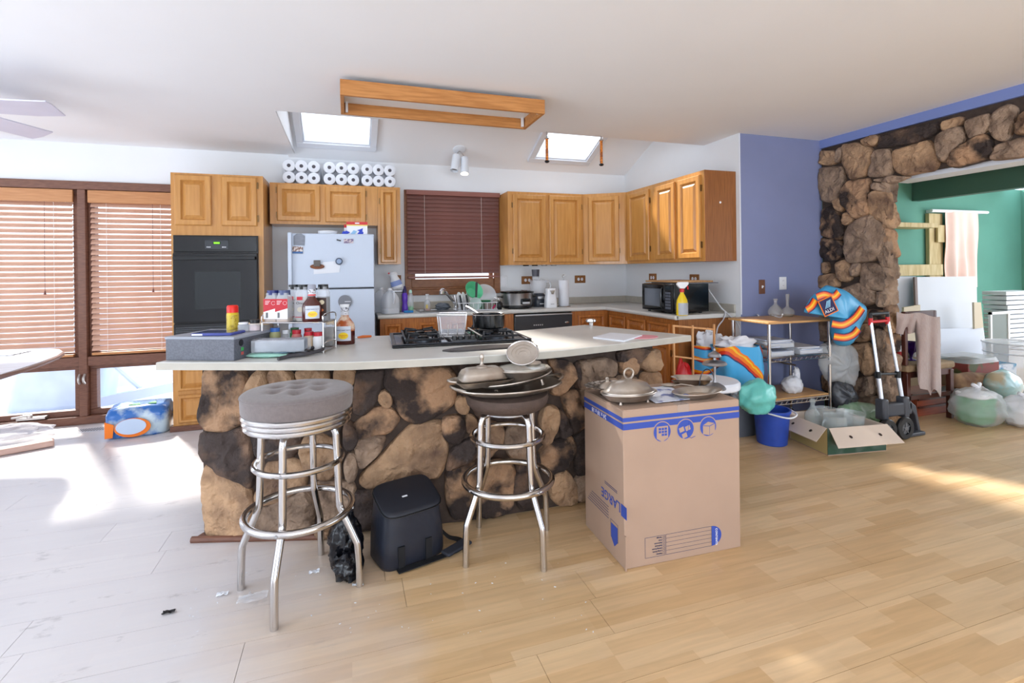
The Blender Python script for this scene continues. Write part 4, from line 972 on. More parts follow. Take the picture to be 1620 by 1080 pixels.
A('mix', (720, 582), (860, 522), (1042, 542), (1062, 590), (1042, 772), (960, 805), (750, 812), (718, 700)); A('dark', (735, 480), (860, 405), (872, 480), (852, 520), (718, 575))
A('tan', (820, 292), (872, 320), (862, 400), (812, 380)); A('grey', (1010, 370), (1130, 352), (1152, 470), (1092, 540), (1030, 500), (1000, 440)); A('tan', (920, 322), (1000, 360), (992, 440), (920, 522), (882, 480), (880, 380))
A('dark', (1052, 602), (1160, 562), (1192, 640), (1182, 785), (1082, 775), (1045, 680)); A('mix', (1180, 482), (1260, 432), (1340, 400), (1362, 470), (1302, 560), (1232, 602), (1180, 560))
A('tan', (1210, 250), (1270, 260), (1277, 340), (1232, 472), (1190, 432), (1190, 300)); A('tan', (1240, 612), (1310, 572), (1350, 640), (1372, 745), (1282, 785), (1240, 720)); A('dark', (1282, 270), (1330, 330), (1350, 398), (1290, 420), (1282, 350))
A('dark', (1360, 412), (1420, 352), (1520, 360), (1540, 560), (1420, 585), (1372, 600), (1352, 480)); A('grey', (1362, 612), (1420, 592), (1540, 590), (1540, 735), (1382, 745), (1357, 680))
A('mix', (1220, 30), (1330, 35), (1372, 100), (1332, 160), (1282, 205), (1230, 190), (1270, 110)); A('grey', (1370, 40), (1480, 30), (1502, 130), (1430, 192), (1402, 262), (1380, 190), (1385, 100))
A('mix', (1290, 215), (1370, 170), (1380, 250), (1420, 340), (1350, 400), (1330, 320)); A('dark', (780, 30), (960, 30), (1200, 30), (1210, 110), (1190, 240), (1000, 340), (880, 310), (840, 250), (790, 190)); A('grey', (860, 410), (905, 400), (915, 530), (860, 515)); A('dark', (1065, 545), (1170, 490), (1175, 555), (1065, 590))
A = lambda kind, *p: IS.append((kind, crop(p, 880, 420, 4.5)))
A('tan', (565, 690), (640, 620), (718, 590), (722, 742), (640, 745), (570, 722)); A('tan', (600, 765), (722, 750), (726, 900), (650, 880), (590, 830)); A('mix', (440, 690), (520, 635), (560, 720), (530, 782), (450, 772)); A('grey', (230, 672), (330, 658), (425, 690), (400, 782), (250, 792), (220, 740))
A('dark', (120, 690), (215, 672), (230, 782), (180, 882), (130, 862)); A('grey', (430, 790), (560, 790), (580, 900), (430, 900)); A('dark', (430, 610), (560, 590), (640, 590), (560, 680), (430, 680)); A('dark', (590, 910), (726, 910), (726, 1100), (600, 1100)); A('grey', (250, 800), (420, 800), (420, 900), (250, 900))
for i, (kind, poly) in enumerate(IS):
    H = [on_island(u, v) for u, v in poly]
    P = [h[0] for h in H]
    for p in P: p.z = max(0.012, min(p.z, 0.864))
    nn = sum((h[1] for h in H), Vector()).normalized()
    make_stone(P, nn, 0.035 + 0.02 * ((i * 5) % 7) / 7, kind, isl, i + 60)
# ------------------------------------------------------------------ cooktop
ck = thing('gas_cooktop', 'black gas cooktop set into the island top', 'cooktop', (0.616, 2.937, ISZ), rotz=-0.055)
W2, D2 = 0.384, 0.275
MB().box((-W2, -D2, 0.0), (W2, D2, 0.014)).build('base_plate', black_en, ck, local=True, bevel=0.006)
for nm, a, b_ in (('rim', (-W2, -D2, 0.0141), (W2, -D2 + 0.022, 0.02)), ('rim', (-W2, D2 - 0.022, 0.0141), (W2, D2, 0.02)), ('rim', (-W2, -D2 + 0.022, 0.0141), (-W2 + 0.022, D2 - 0.022, 0.02)), ('rim', (W2 - 0.022, -D2 + 0.022, 0.0141), (W2, D2 - 0.022, 0.02))):
    MB().box(a, b_).build(nm, mat('enamel_rim', (44, 48, 56), rough=0.25), ck, local=True, bevel=0.003)
gv = MB().box((-0.07, -D2 + 0.005, 0.0141), (0.07, D2 - 0.005, 0.030)).build('vent_panel', mat('vent_dark', (46, 50, 56), rough=0.35), ck, local=True, bevel=0.004)
for k in range(12):
    MB().box((-0.055, -D2 + 0.05 + 0.036 * k, 0.030), (0.055, -D2 + 0.062 + 0.036 * k, 0.036)).build('vent_bar', dark_iron, gv, local=True)
steel_d = mat('burner_steel', (92, 96, 104), rough=0.35, metal=0.8)
for sx in (-1, 1):
    for sy in (-1, 1):
        c = (sx * 0.21, sy * 0.115, 0.0141)
        bu = MB().lathe([(0.0, 0), (0.055, 0.0), (0.055, 0.006), (0.036, 0.008), (0.036, 0.018), (0.0, 0.018)], c=c, n=24).build('burner', steel_d, ck, local=True)
        MB().lathe([(0.0, 0.0), (0.030, 0.0), (0.030, 0.007), (0.026, 0.010), (0, 0.011)], c=(c[0], c[1], c[2] + 0.0182), n=24).build('burner_cap', black_en, bu, local=True)
    g = MB(); x = sx * 0.21
    for sy in (-1, 1):
        cy = sy * 0.115
        for a in range(4):
            th = a * pi / 2 + pi / 4
            p1 = Vector((x + 0.125 * cos(th), cy + 0.10 * sin(th), 0.0141)); p2 = Vector((x + 0.115 * cos(th), cy + 0.09 * sin(th), 0.055)); p3 = Vector((x + 0.03 * cos(th), cy + 0.03 * sin(th), 0.05))
            g.tube([p1, p2, p3], 0.0065, 6)
    for a, b_ in (((x - 0.10, -0.225), (x + 0.10, -0.225)), ((x - 0.10, 0.225), (x + 0.10, 0.225)), ((x - 0.10, -0.225), (x - 0.10, 0.225)), ((x + 0.10, -0.225), (x + 0.10, 0.225)), ((x - 0.1, 0), (x + 0.1, 0))):
        g.tube([(*a, 0.035), (*b_, 0.035)], 0.0065, 6)
    g.build('grate', dark_iron, ck, local=True)
for k in range(4):
    MB().lathe([(0.015, 0), (0.014, 0.018), (0.0, 0.02)], c=(-0.05 + 0.033 * k, -D2 + 0.028, 0.030), n=14).build('knob', black_pl, gv, local=True)
# saucepan
P = on_z(773, 517, ISZ + 0.06)
t = thing('saucepan', 'black saucepan on the back right burner', 'saucepan', (P.x, P.y, ISZ + 0.056))
MB().lathe([(0.0, 0), (0.088, 0.0), (0.097, 0.008), (0.1, 0.08), (0.103, 0.083), (0.098, 0.083), (0.094, 0.01), (0, 0.004)], c=(0, 0, 0), n=32).build('pan_body', black_en, t, local=True)
MB().tube(ring_pts((0, 0, 0.083), 0.1015, 32), 0.0028, 6, closed=True).build('rim', chrome, t, local=True)
MB().tube([(-0.02, 0.095, 0.068), (-0.035, 0.135, 0.082), (-0.06, 0.22, 0.105), (-0.075, 0.27, 0.115)], [0.008, 0.009, 0.010, 0.008], 10).build('handle', chrome_d, t, local=True)
# square wire basket on the vent
P = on_z(716, 531, ISZ + 0.036)
t = thing('wire_basket', 'square steel mesh basket standing on the cooktop vent', 'basket', (P.x, P.y, ISZ + 0.0365), rotz=-0.25)
mesh_m = mat('steel_mesh', (196, 198, 204), rough=0.35, metal=0.6, alpha=0.25)
h_, b2, t2 = 0.125, 0.068, 0.080
def bp(i, z):
    k = b2 + (t2 - b2) * z / h_
    return [(-k, -k, z), (k, -k, z), (k, k, z), (-k, k, z)][i % 4]
for i in range(4):
    MB().raw([bp(i, 0), bp(i + 1, 0), bp(i + 1, h_), bp(i, h_)], [(0, 1, 2, 3)]).build('mesh_side', mesh_m, t, local=True)
MB().raw([bp(i, 0.001) for i in range(4)], [(0, 1, 2, 3)]).build('mesh_floor', mesh_m, t, local=True)
MB().tube([bp(i, h_) for i in range(4)], 0.004, 8, closed=True).build('rim_wire', chrome, t, local=True)
MB().tube([bp(i, 0.003) for i in range(4)], 0.003, 8, closed=True).build('base_wire', chrome, t, local=True)
for i in range(4): MB().tube([bp(i, 0), bp(i, h_)], 0.0025, 6).build('corner_wire', chrome, t, local=True)
for x in (-0.02, 0.03): MB().tube([(x, -b2 - 0.006, 0.01), (x, -b2 - 0.012, 0.075)], 0.0022, 6).build('hook_wire', chrome, t, local=True)
# dark pointed board at the counter edge
pts = [(K_ * x, K_ * y) for x, y in ((0.425, 2.372), (0.46, 2.335), (0.52, 2.322), (0.70, 2.325), (0.90, 2.335), (0.90, 2.415), (0.70, 2.452), (0.55, 2.437), (0.47, 2.405))]
tag(MB().prism(pts, ISZ, ISZ + 0.008).build('serving_board', mat('dark_board', (60, 55, 54), rough=0.4, var=0.2, scale=8), bevel=0.002), 'long dark pointed serving board in front of the cooktop', 'board')
# pop-up outlet, papers, pink mat
P = on_z(935, 514.5, ISZ)
t = thing('pop_up_outlet', 'chrome mushroom pop-up outlet at the far island corner', 'outlet', (P.x, P.y, ISZ))
MB().lathe([(0.016, 0), (0.016, 0.022), (0.0, 0.022)], n=18).build('stem', chrome, t, local=True)
MB().lathe([(0.0, 0.022), (0.034, 0.023), (0.038, 0.03), (0.036, 0.043), (0.026, 0.048), (0, 0.049)], n=24).build('cap', chrome, t, local=True)
c = [on_z(938, 535, ISZ), on_z(987, 541, ISZ), on_z(1016, 532, ISZ), on_z(966, 528, ISZ)]
tag(MB().prism([(p.x, p.y) for p in c], ISZ, ISZ + 0.009).build('paper_pad', paper, bevel=0.001), 'white paper pad lying on the right part of the island', 'paper')
P = on_z(1003, 534.5, ISZ); 
tag(MB().lathe([(0, 0), (0.105, 0), (0.105, 0.003), (0, 0.003)], c=(P.x + 0.06, P.y + 0.02, ISZ), n=28, sx=1.0, sy=0.75).build('pink_coaster', mat('pink_felt', (226, 150, 158), rough=0.9)), 'pink oval mat partly under the paper pad', 'mat')
# ------------------------------------------------------------------ things on the left wing
wing = atan2(-0.416, 0.909)
Uw = Vector((cos(wing), sin(wing), 0)); Vw = Vector((-sin(wing), cos(wing), 0))
b0 = Vector((-0.816, 2.737, ISZ))
BW, BD, BH = 0.345, 0.30, 0.112
bc = b0 + Uw * BW / 2 + Vw * BD / 2
t = thing('patterned_box', 'dark patterned cardboard box at the left end of the island', 'box', bc, rotz=wing)
hexm = mat('hex_print_box', (96, 98, 108), rough=0.4, var=0.22, scale=150, ramp=(0.4, 0.6), detail=0)
MB().box((-BW / 2, -BD / 2, 0), (BW / 2, BD / 2, BH * 0.96)).build('carton', hexm, t, local=True, bevel=0.003)
MB().box((-BW / 2 - 0.003, -BD / 2 - 0.003, BH * 0.88), (BW / 2 + 0.003, BD / 2 + 0.003, BH)).build('lid', mat('box_lid_grey', (150, 154, 164), rough=0.5), t, local=True, bevel=0.003)
FR_ = (Vector((BW / 2, -BD / 2, 0)), Vector((0, 1, 0)), Vector((0, 0, 1)), Vector((1, 0, 0)))
MB().prism([(0.05 + 0.016 * cos(a * pi / 10), 0.078 + 0.016 * sin(a * pi / 10)) for a in range(20)], 0.0, 0.0012, FR_).build('round_mark', blk, t, local=True)
MB().fbox(FR_, (0.05, 0.04, 0), (0.068, 0.055, 0.001)).build('green_mark', mat('green_sticker', (70, 170, 90), rough=0.5), t, local=True)
MB().fbox(FR_, (0.05, 0.020, 0), (0.068, 0.034, 0.001)).build('red_mark', mat('red_sticker', (200, 90, 80), rough=0.5), t, local=True)
ZB = ISZ + BH
def on_box(u, v, z=0.0): return bc + Uw * u + Vw * v + Vector((0, 0, BH + z))
P = on_box(0.035, -0.095)
t = thing('tablet', 'blue-edged tablet lying on the patterned box', 'tablet', P, rotz=wing + 0.12)
MB().box((-0.095, -0.03, 0), (0.095, 0.10, 0.013)).build('case', mat('tablet_blue', (66, 76, 150), rough=0.4), t, local=True, bevel=0.004)
MB().box((-0.088, -0.024, 0.0131), (0.088, 0.094, 0.0142)).build('screen', mat('screen_dark', (60, 70, 110), rough=0.15), t, local=True)
MB().box((-0.09, -0.031, 0.003), (-0.04, -0.0295, 0.010)).build('tag', wht, t, local=True)
P = on_box(-0.015, 0.105)
def can_at(P):
    t = thing('spray_can', 'yellow aerosol can with a red cap on the patterned box', 'spray can', P); t.scale = (1.05, 1.05, 0.88)
    r = 0.027
    MB().lathe([(0, 0), (r - 0.002, 0), (r, 0.003), (r, 0.098), (r - 0.003, 0.104), (0, 0.104)], n=24).build('can', mat('yellow_can', (214, 186, 44), rough=0.3), t, local=True)
    MB().lathe([(0, 0.1042), (r - 0.001, 0.1042), (r - 0.001, 0.138), (r - 0.005, 0.147), (0, 0.149)], n=24).build('cap', mat('cap_red', (226, 36, 24), rough=0.35), t, local=True)
    MB().lathe([(r + 0.0006, 0.008), (r + 0.0006, 0.09)], n=24).build('label_wrap', mat('can_label', (206, 180, 60), rough=0.4, rgb2=(170, 140, 40), scale=60, ramp=(0.5, 0.6)), t, local=True)
can_at(P)
def jar(name, label, P, r, h, body, lid, lh=0.02, lid_m=None, group=None, content=None, ch=0.6, sq=False, loc_rot=0.0, cat='jar', lab=None):
    t = thing(name, label, cat, P, rotz=loc_rot, group=group)
    e = 0.42
    def sqf(t_, r_): 
        c, s_ = abs(cos(t_)), abs(sin(t_)); return 1.0 / ((c ** 5 + s_ ** 5) ** 0.2)
    wb = sqf if sq else None
    MB().lathe([(0, 0), (r * 0.92, 0), (r, h * 0.03), (r, h * 0.8), (r * 0.82, h * 0.9), (r * 0.8, h)], n=24, wob=wb).build('jar_body', body, t, local=True)
    MB().lathe([(r * 0.86, 0), (r * 0.86, lh), (0, lh + 0.001)], c=(0, 0, h * 0.93), n=24).build('lid', lid, t, local=True)
    if content: MB().lathe([(0, 0.002), (r * 0.95, 0.003), (r * 0.95, h * ch), (0, h * ch)], n=20, wob=wb).build('contents', content, t, local=True)
    return t
pinkish = mat('pink_powder', (226, 196, 196), rough=0.9)
jar('glass_jar', 'small clear glass jar without contents on the patterned box', on_box(0.075, 0.06), 0.026, 0.04, clear_pl, wht, 0.008)
jar('glass_jar', 'small jar with black lid beside the yellow can', on_box(0.12, 0.085), 0.027, 0.042, clear_pl, black_pl, 0.018, content=pinkish)
# spice rack
rk_o = Vector((-0.415, 2.80, ISZ)); 
RWD, RDP, RSH = 0.315, 0.16, 0.152
ra = atan2(-0.105, 0.278)
Ur = Vector((cos(ra), sin(ra), 0)); Vr = Vector((-sin(ra), cos(ra), 0))
rk = thing('spice_rack', 'two-tier chrome wire spice rack crowded with jars', 'rack', rk_o, rotz=ra)
for z in (0.006, RSH):
    MB().tube([(0, 0, z), (RWD, 0, z), (RWD, RDP, z), (0, RDP, z)], 0.0035, 8, closed=True).build('shelf_rim', chrome, rk, local=True)
    MB().box((0.004, 0.004, z - 0.0025), (RWD - 0.004, RDP - 0.004, z)).build('shelf', mat('rack_shelf_grey', (184, 186, 190), rough=0.4, metal=0.5), rk, local=True)
    for x in (0.0, RWD):
        MB().tube(smooth_path([(x, 0.0, z), (x, 0.01, z + 0.04), (x, RDP - 0.01, z + 0.04), (x, RDP, z)], 4), 0.003, 8).build('side_guard', chrome, rk, local=True)
for x in (0.0, RWD):
    for y in (0.0, RDP): MB().cyl((x, y, 0), (x, y, RSH), 0.0045, n=8).build('post', chrome, rk, local=True)
def rk_pt(u, v, z): return rk_o + Ur * u + Vr * v + Vector((0, 0, z))
red_lab = mat('red_label', (186, 36, 48), rough=0.5); white_lab = mat('white_label', (232, 232, 234), rough=0.5); navy_cap = mat('navy_cap', (36, 44, 104), rough=0.4)
def big_spice(label, u, v, r, h, cap, kind):
    P = rk_pt(u, v, RSH + 0.001)
    t = jar('spice_jar', label, P, r, h, clear_pl, cap, 0.024, sq=True, loc_rot=ra, content=mat('spice_' + kind, {'red': (196, 160, 130), 'onion': (214, 206, 190), 'pepper': (60, 44, 38)}[kind], rough=0.9), ch=0.14 if kind == 'red' else 0.7, cat='spice jar', group='jars on the spice rack'); t.scale = (1.1, 1.1, 1.0)
    F = Fr((-r * 0.98, -r - 0.0012, 0), (1, 0, 0)); k = r * 1.96
    if kind == 'red':
        MB().prism([(0, h * 0.12), (k, h * 0.12), (k, h * 0.48), (0, h * 0.36)], 0, 0.0008, F).build('white_label', white_lab, t, local=True)
        MB().prism([(0, h * 0.36), (k, h * 0.48), (k, h * 0.80), (0, h * 0.80)], 0, 0.0008, F).build('red_label', red_lab, t, local=True)
        for q in range(5): MB().fbox(F, (k * 0.2 + q * 0.0022, h * 0.16, 0.0008), (k * 0.2 + q * 0.0022 + 0.0012, h * 0.34, 0.0014)).build('barcode_bar', blk, t, local=True)
        MB().tube([F[0] + F[1] * (k * 0.8 + 0.009 * cos(a)) + F[2] * (h * 0.66 + 0.009 * sin(a)) + F[3] * 0.001 for a in [i * pi / 8 for i in range(16)]], 0.0006, 4, closed=True).build('label_ring', white_lab, t, local=True)
        for q in range(3): MB().fbox(F, (k * 0.15, h * (0.72 - 0.05 * q), 0.0008), (k * (0.55 - 0.08 * q), h * (0.735 - 0.05 * q), 0.0013)).build('label_line', white_lab, t, local=True)
    elif kind == 'onion':
        MB().fbox(F, (0, h * 0.1, 0), (k, h * 0.62, 0.0008)).build('silver_label', mat('silver_label', (176, 174, 176), rough=0.4), t, local=True)
        MB().fbox(F, (k * 0.2, h * 0.62, 0.0008), (k * 0.65, h * 0.72, 0.0014)).build('red_badge', red_lab, t, local=True)
        lettering('Onion', 0.020, (F[0] + F[1] * 0.008 + F[2] * h * 0.50, F[1], F[2], F[3]), blk, t, local=True)
        MB().fbox(F, (0.004, h * 0.12, 0.0008), (k - 0.004, h * 0.14, 0.0014)).build('red_line', red_lab, t, local=True)
        MB().prism([(k * 0.45 + 0.014 * cos(a * pi / 8), h * 0.35 + 0.013 * sin(a * pi / 8)) for a in range(16)], 0.0008, 0.0014, F).build('onion_picture', mat('onion_print', (206, 198, 180), rough=0.6), t, local=True)
    else:
        MB().fbox(F, (0, h * 0.15, 0), (k, h * 0.68, 0.0008)).build('dark_label', mat('dark_brown_label', (58, 40, 34), rough=0.4), t, local=True)
        MB().prism([(k * 0.6 + 0.012 * cos(a * pi / 8), h * 0.55 + 0.012 * sin(a * pi / 8)) for a in range(16)], 0.0008, 0.0014, F).build('cream_picture', mat('cream_print', (214, 200, 170), rough=0.6), t, local=True)
        MB().prism([(k * 0.5 + 0.014 * cos(a * pi / 8), h * 0.32 + 0.008 * sin(a * pi / 8)) for a in range(16)], 0.0008, 0.0014, F).build('orange_picture', mat('orange_print', (190, 110, 70), rough=0.6), t, local=True)
    return t
big_spice('red-labelled spice jar with navy cap at the rack left end', 0.035, 0.045, 0.030, 0.150, navy_cap, 'red')
big_spice('red-labelled spice jar with navy cap, second from the rack left end', 0.098, 0.04, 0.030, 0.150, mat('slate_cap', (70, 80, 118), rough=0.4), 'red')
big_spice('tall clear jar with black cap behind the red-labelled jars', 0.115, 0.115, 0.031, 0.178, black_pl, 'onion')
big_spice('tall onion powder jar with black cap on the rack', 0.178, 0.085, 0.031, 0.178, black_pl, 'onion')
big_spice('tall brown-labelled jar with black cap at the rack right end', 0.275, 0.10, 0.027, 0.178, black_pl, 'pepper')
def sauce_bottle(label, P, rot, full, s_=1.0):
    t = thing('sauce_bottle', label, 'sauce bottle', P, rotz=rot, group='barbecue sauce bottles'); t.scale = (1.22, 1.22, 0.88) if full else (1.42, 1.42, 1.1)
    sauce = mat('bbq_sauce', (74, 26, 20), rough=0.15, coat=0.5); smear = mat('bbq_smear', (176, 84, 34), rough=0.15, rgb2=(224, 196, 170), scale=26, ramp=(0.45, 0.6), alpha=0.85)
    body = [(0, 0), (0.036, 0.0), (0.039, 0.006), (0.039, 0.085), (0.036, 0.105), (0.016, 0.14), (0.0145, 0.15), (0.0145, 0.165)]
    lv = 0.16 if full else 0.068
    MB().lathe([p for p in body if p[1] <= lv] + [(0.038 if not full else 0.0145, lv)], n=28, sy=0.62).build('sauce_body', sauce, t, local=True)
    if not full: MB().lathe([(0.0385, 0.068)] + [p for p in body if p[1] > 0.068], n=28, sy=0.62).build('bottle_wall', smear, t, local=True)
    MB().lathe([(0.0155, 0.150), (0.0155, 0.190)], n=20, sy=0.9).build('neck_wrap', mat('neck_label', (206, 206, 212), rough=0.4, rgb2=(60, 60, 70), scale=90, ramp=(0.56, 0.6)), t, local=True)
    MB().lathe([(0.0, 0.190), (0.0165, 0.190), (0.0165, 0.212), (0.014, 0.216), (0, 0.217)] if full else [(0, 0.190), (0.0165, 0.190), (0.0165, 0.196), (0.018, 0.197), (0.018, 0.203), (0, 0.205)], n=20).build('cap', mat('cap_grey', (150, 152, 164), rough=0.4) if full else white_pl, t, local=True)
    if full: MB().lathe([(0.0158, 0.152), (0.0158, 0.160)], n=20).build('red_ring', red, t, local=True)
    def lab(a0, a1, z0, z1, rr):
        def f(u, v):
            th = a0 + (a1 - a0) * u; return (rr * cos(th), rr * 0.62 * sin(th), z0 + (z1 - z0) * v)
        return f
    a0, a1 = -pi / 2 - 0.75, -pi / 2 + 0.75
    MB().grid(lab(a0, a1, 0.020, 0.094, 0.0402), 10, 4).build('label', mat('label_silver', (200, 204, 214), rough=0.35), t, local=True)
    F = Fr((0, -0.0402 * 0.62 - 0.0008, 0), (1, 0, 0))
    MB().prism([(0.019 * cos(a * pi / 12), 0.046 + 0.017 * sin(a * pi / 12)) for a in range(24)], 0, 0.0008, F).build('yellow_oval', mat('label_yellow', (240, 206, 40), rough=0.4), t, local=True)
    lettering('Barbecue', 0.0075, (F[0] + F[2] * 0.046, F[1], F[2], F[3]), red, t, local=True, align='CENTER')
    lettering('Sauce', 0.0065, (F[0] + F[2] * 0.039, F[1], F[2], F[3]), red, t, local=True, align='CENTER')
    lettering("SWEET BABY RAY'S", 0.0066, (F[0] + F[2] * 0.072, F[1], F[2], F[3]), ink_d, t, local=True, align='CENTER')
sauce_bottle('full dark barbecue sauce bottle standing on the spice rack', rk_pt(0.240, 0.042, RSH + 0.001), ra + 0.5, True)
sauce_bottle('half-empty barbecue sauce bottle on the island beside the rack', on_z(546, 544, ISZ), -0.25, False)
red_lid = mat('red_lid', (188, 30, 46), rough=0.4)
for i, (u, v, r, h, b_, l, lab) in enumerate((
    (0.03, 0.07, 0.027, 0.10, mat('olive_label', (176, 176, 126), rough=0.6), mat('blue_lid', (60, 110, 190), rough=0.4), 'olive-labelled jar with blue lid on the lower rack shelf'),
    (0.075, 0.10, 0.022, 0.085, clear_pl, white_pl, 'clear jar beside the green one on the lower rack shelf'),
    (0.115, 0.11, 0.024, 0.095, mat('green_label', (60, 130, 66), rough=0.5), mat('dark_green_lid', (40, 96, 50), rough=0.4), 'green jar on the lower rack shelf'),
    (0.145, 0.07, 0.025, 0.088, mat('salmon_label', (206, 120, 116), rough=0.5), red_lid, 'pink jar with red lid on the lower rack shelf'),
    (0.18, 0.125, 0.022, 0.09, red_lab, red_lid, 'red jar at the back of the lower rack shelf'),
    (0.21, 0.07, 0.026, 0.078, mat('tan_label', (200, 176, 146), rough=0.6), red_lid, 'tan jar with red lid on the lower rack shelf'),
    (0.262, 0.06, 0.025, 0.076, white_lab, red_lid, 'white jar with red lid on the lower rack shelf'))):
    jar('spice_jar', lab, rk_pt(u, v, 0.0072), r, h, b_, l, 0.02, group='jars on the spice rack', cat='spice jar')
jar('pepper_jar', 'tall jar of speckled seasoning at the rack right end', on_z(520, 547, ISZ) + Vr * 0.02, 0.027, 0.125, clear_pl, mat('tan_lid', (206, 188, 160), rough=0.5), 0.026, content=mat('speckled_spice', (150, 136, 116), rgb2=(70, 60, 52), scale=90, ramp=(0.45, 0.55), rough=0.9), ch=0.8, sq=True, loc_rot=ra, cat='spice jar')
P = on_z(398, 520, ISZ + 0.10)
t = thing('wooden_spoon_rest', 'round pale wooden board edge behind the rack', 'board', on_z(412, 536, ISZ))
MB().lathe([(0, 0), (0.05, 0.0), (0.055, 0.09), (0.0, 0.09)], c=(0, 0, 0), n=24).build('canister', mat('canister_grey', (150, 150, 152), rough=0.5), t, local=True)
MB().lathe([(0, 0.0902), (0.062, 0.0902), (0.065, 0.097), (0.062, 0.104), (0, 0.105)], n=28).build('wooden_lid', mat('pale_wood', (206, 176, 144), rough=0.6), t, local=True)
t['label'] = 'grey canister with round pale wooden lid behind the rack'; t['category'] = 'canister'; t.name = 'canister'
# wrapped paper pack, mint mitt, black cable
P = on_z(448, 557, ISZ + 0.02)
t = thing('wrapped_pack', 'plastic wrapped grey paper pack in front of the rack', 'pack', (P.x - 0.01, P.y + 0.02, ISZ + 0.024), rotz=ra + 0.14)
MB().box((-0.11, -0.045, 0), (0.11, 0.055, 0.058)).build('paper_stack', mat('pack_grey', (166, 172, 182), rough=0.5, rgb2=(112, 120, 132), scale=9, ramp=(0.4, 0.6)), t, local=True, bevel=0.008)
def wr(u, v):
    a = u * 2 * pi; e = 0.35; cc, ss = cos(a), sin(a)
    n_ = 0.003 * noise.noise(Vector((u * 14, v * 9, 3)))
    return (-0.122 + 0.244 * v, 0.005 + (0.054 + n_) * math.copysign(abs(cc) ** e, cc), 0.029 + (0.033 + n_) * math.copysign(abs(ss) ** e, ss))
MB().grid(wr, 30, 14).build('plastic_wrap', mat('pack_film', (236, 240, 246), rough=0.12, alpha=0.3, bump=0.5, scale=14), t, local=True)
P = on_z(438, 565, ISZ)
t = thing('oven_mitt', 'mint green oven mitt under the wrapped pack', 'oven mitt', (P.x - 0.02, P.y + 0.03, ISZ), rotz=ra)
MB().blob((-0.02, 0, 0.010), (0.115, 0.055, 0.012), seed=3, amp=0.12, flat=-0.8, freq=2.2).build('mitt', mat('mint_fabric', (158, 206, 190), rough=0.9, bump=0.3, scale=90), t, local=True)
t = thing('folded_fabric', 'dark blue folded fabric piece on the mint mitt', 'fabric', (P.x + 0.005, P.y + 0.045, ISZ + 0.017), rotz=ra - 0.05)
MB().blob((0, 0, 0.006), (0.10, 0.05, 0.012), seed=8, amp=0.25, flat=-0.7, freq=3).build('fold', mat('navy_fabric', (54, 72, 92), rough=0.8, rgb2=(104, 132, 146), scale=14, ramp=(0.5, 0.65)), t, local=True)
P0 = on_z(447, 566, ISZ)
path = smooth_path([on_z(440, 568, ISZ + 0.008), on_z(462, 563, ISZ + 0.01), on_z(485, 560, ISZ + 0.012), on_z(508, 554, ISZ + 0.018), on_z(511, 549, ISZ + 0.02), on_z(500, 549, ISZ + 0.02), on_z(480, 555, ISZ + 0.016), on_z(455, 562, ISZ + 0.01)], 6)
tag(MB().tube(path, 0.0075, 8).tube([p + Vector((0.004, 0.012, 0.004)) for p in path], 0.006, 8).build('cable_loop', mat('dark_cable', (58, 56, 60), rough=0.45)), 'looped dark grey cable in front of the spice rack', 'cable')
P = on_z(566, 537, ISZ)
t = thing('paring_knife', 'small knife with an orange handle behind the sauce bottle', 'knife', (P.x, P.y + 0.02, ISZ), rotz=0.35)
MB().tube([(0.0, 0, 0.010), (0.03, 0, 0.012), (0.085, 0, 0.010)], [0.006, 0.009, 0.007], 10).build('handle', mat('orange_handle', (214, 108, 44), rough=0.4), t, local=True)
MB().prism([(-0.07, 0.0), (-0.0, -0.008), (0.002, 0.006), (-0.03, 0.006)], 0.004, 0.006).build('blade', chrome_d, t, local=True)
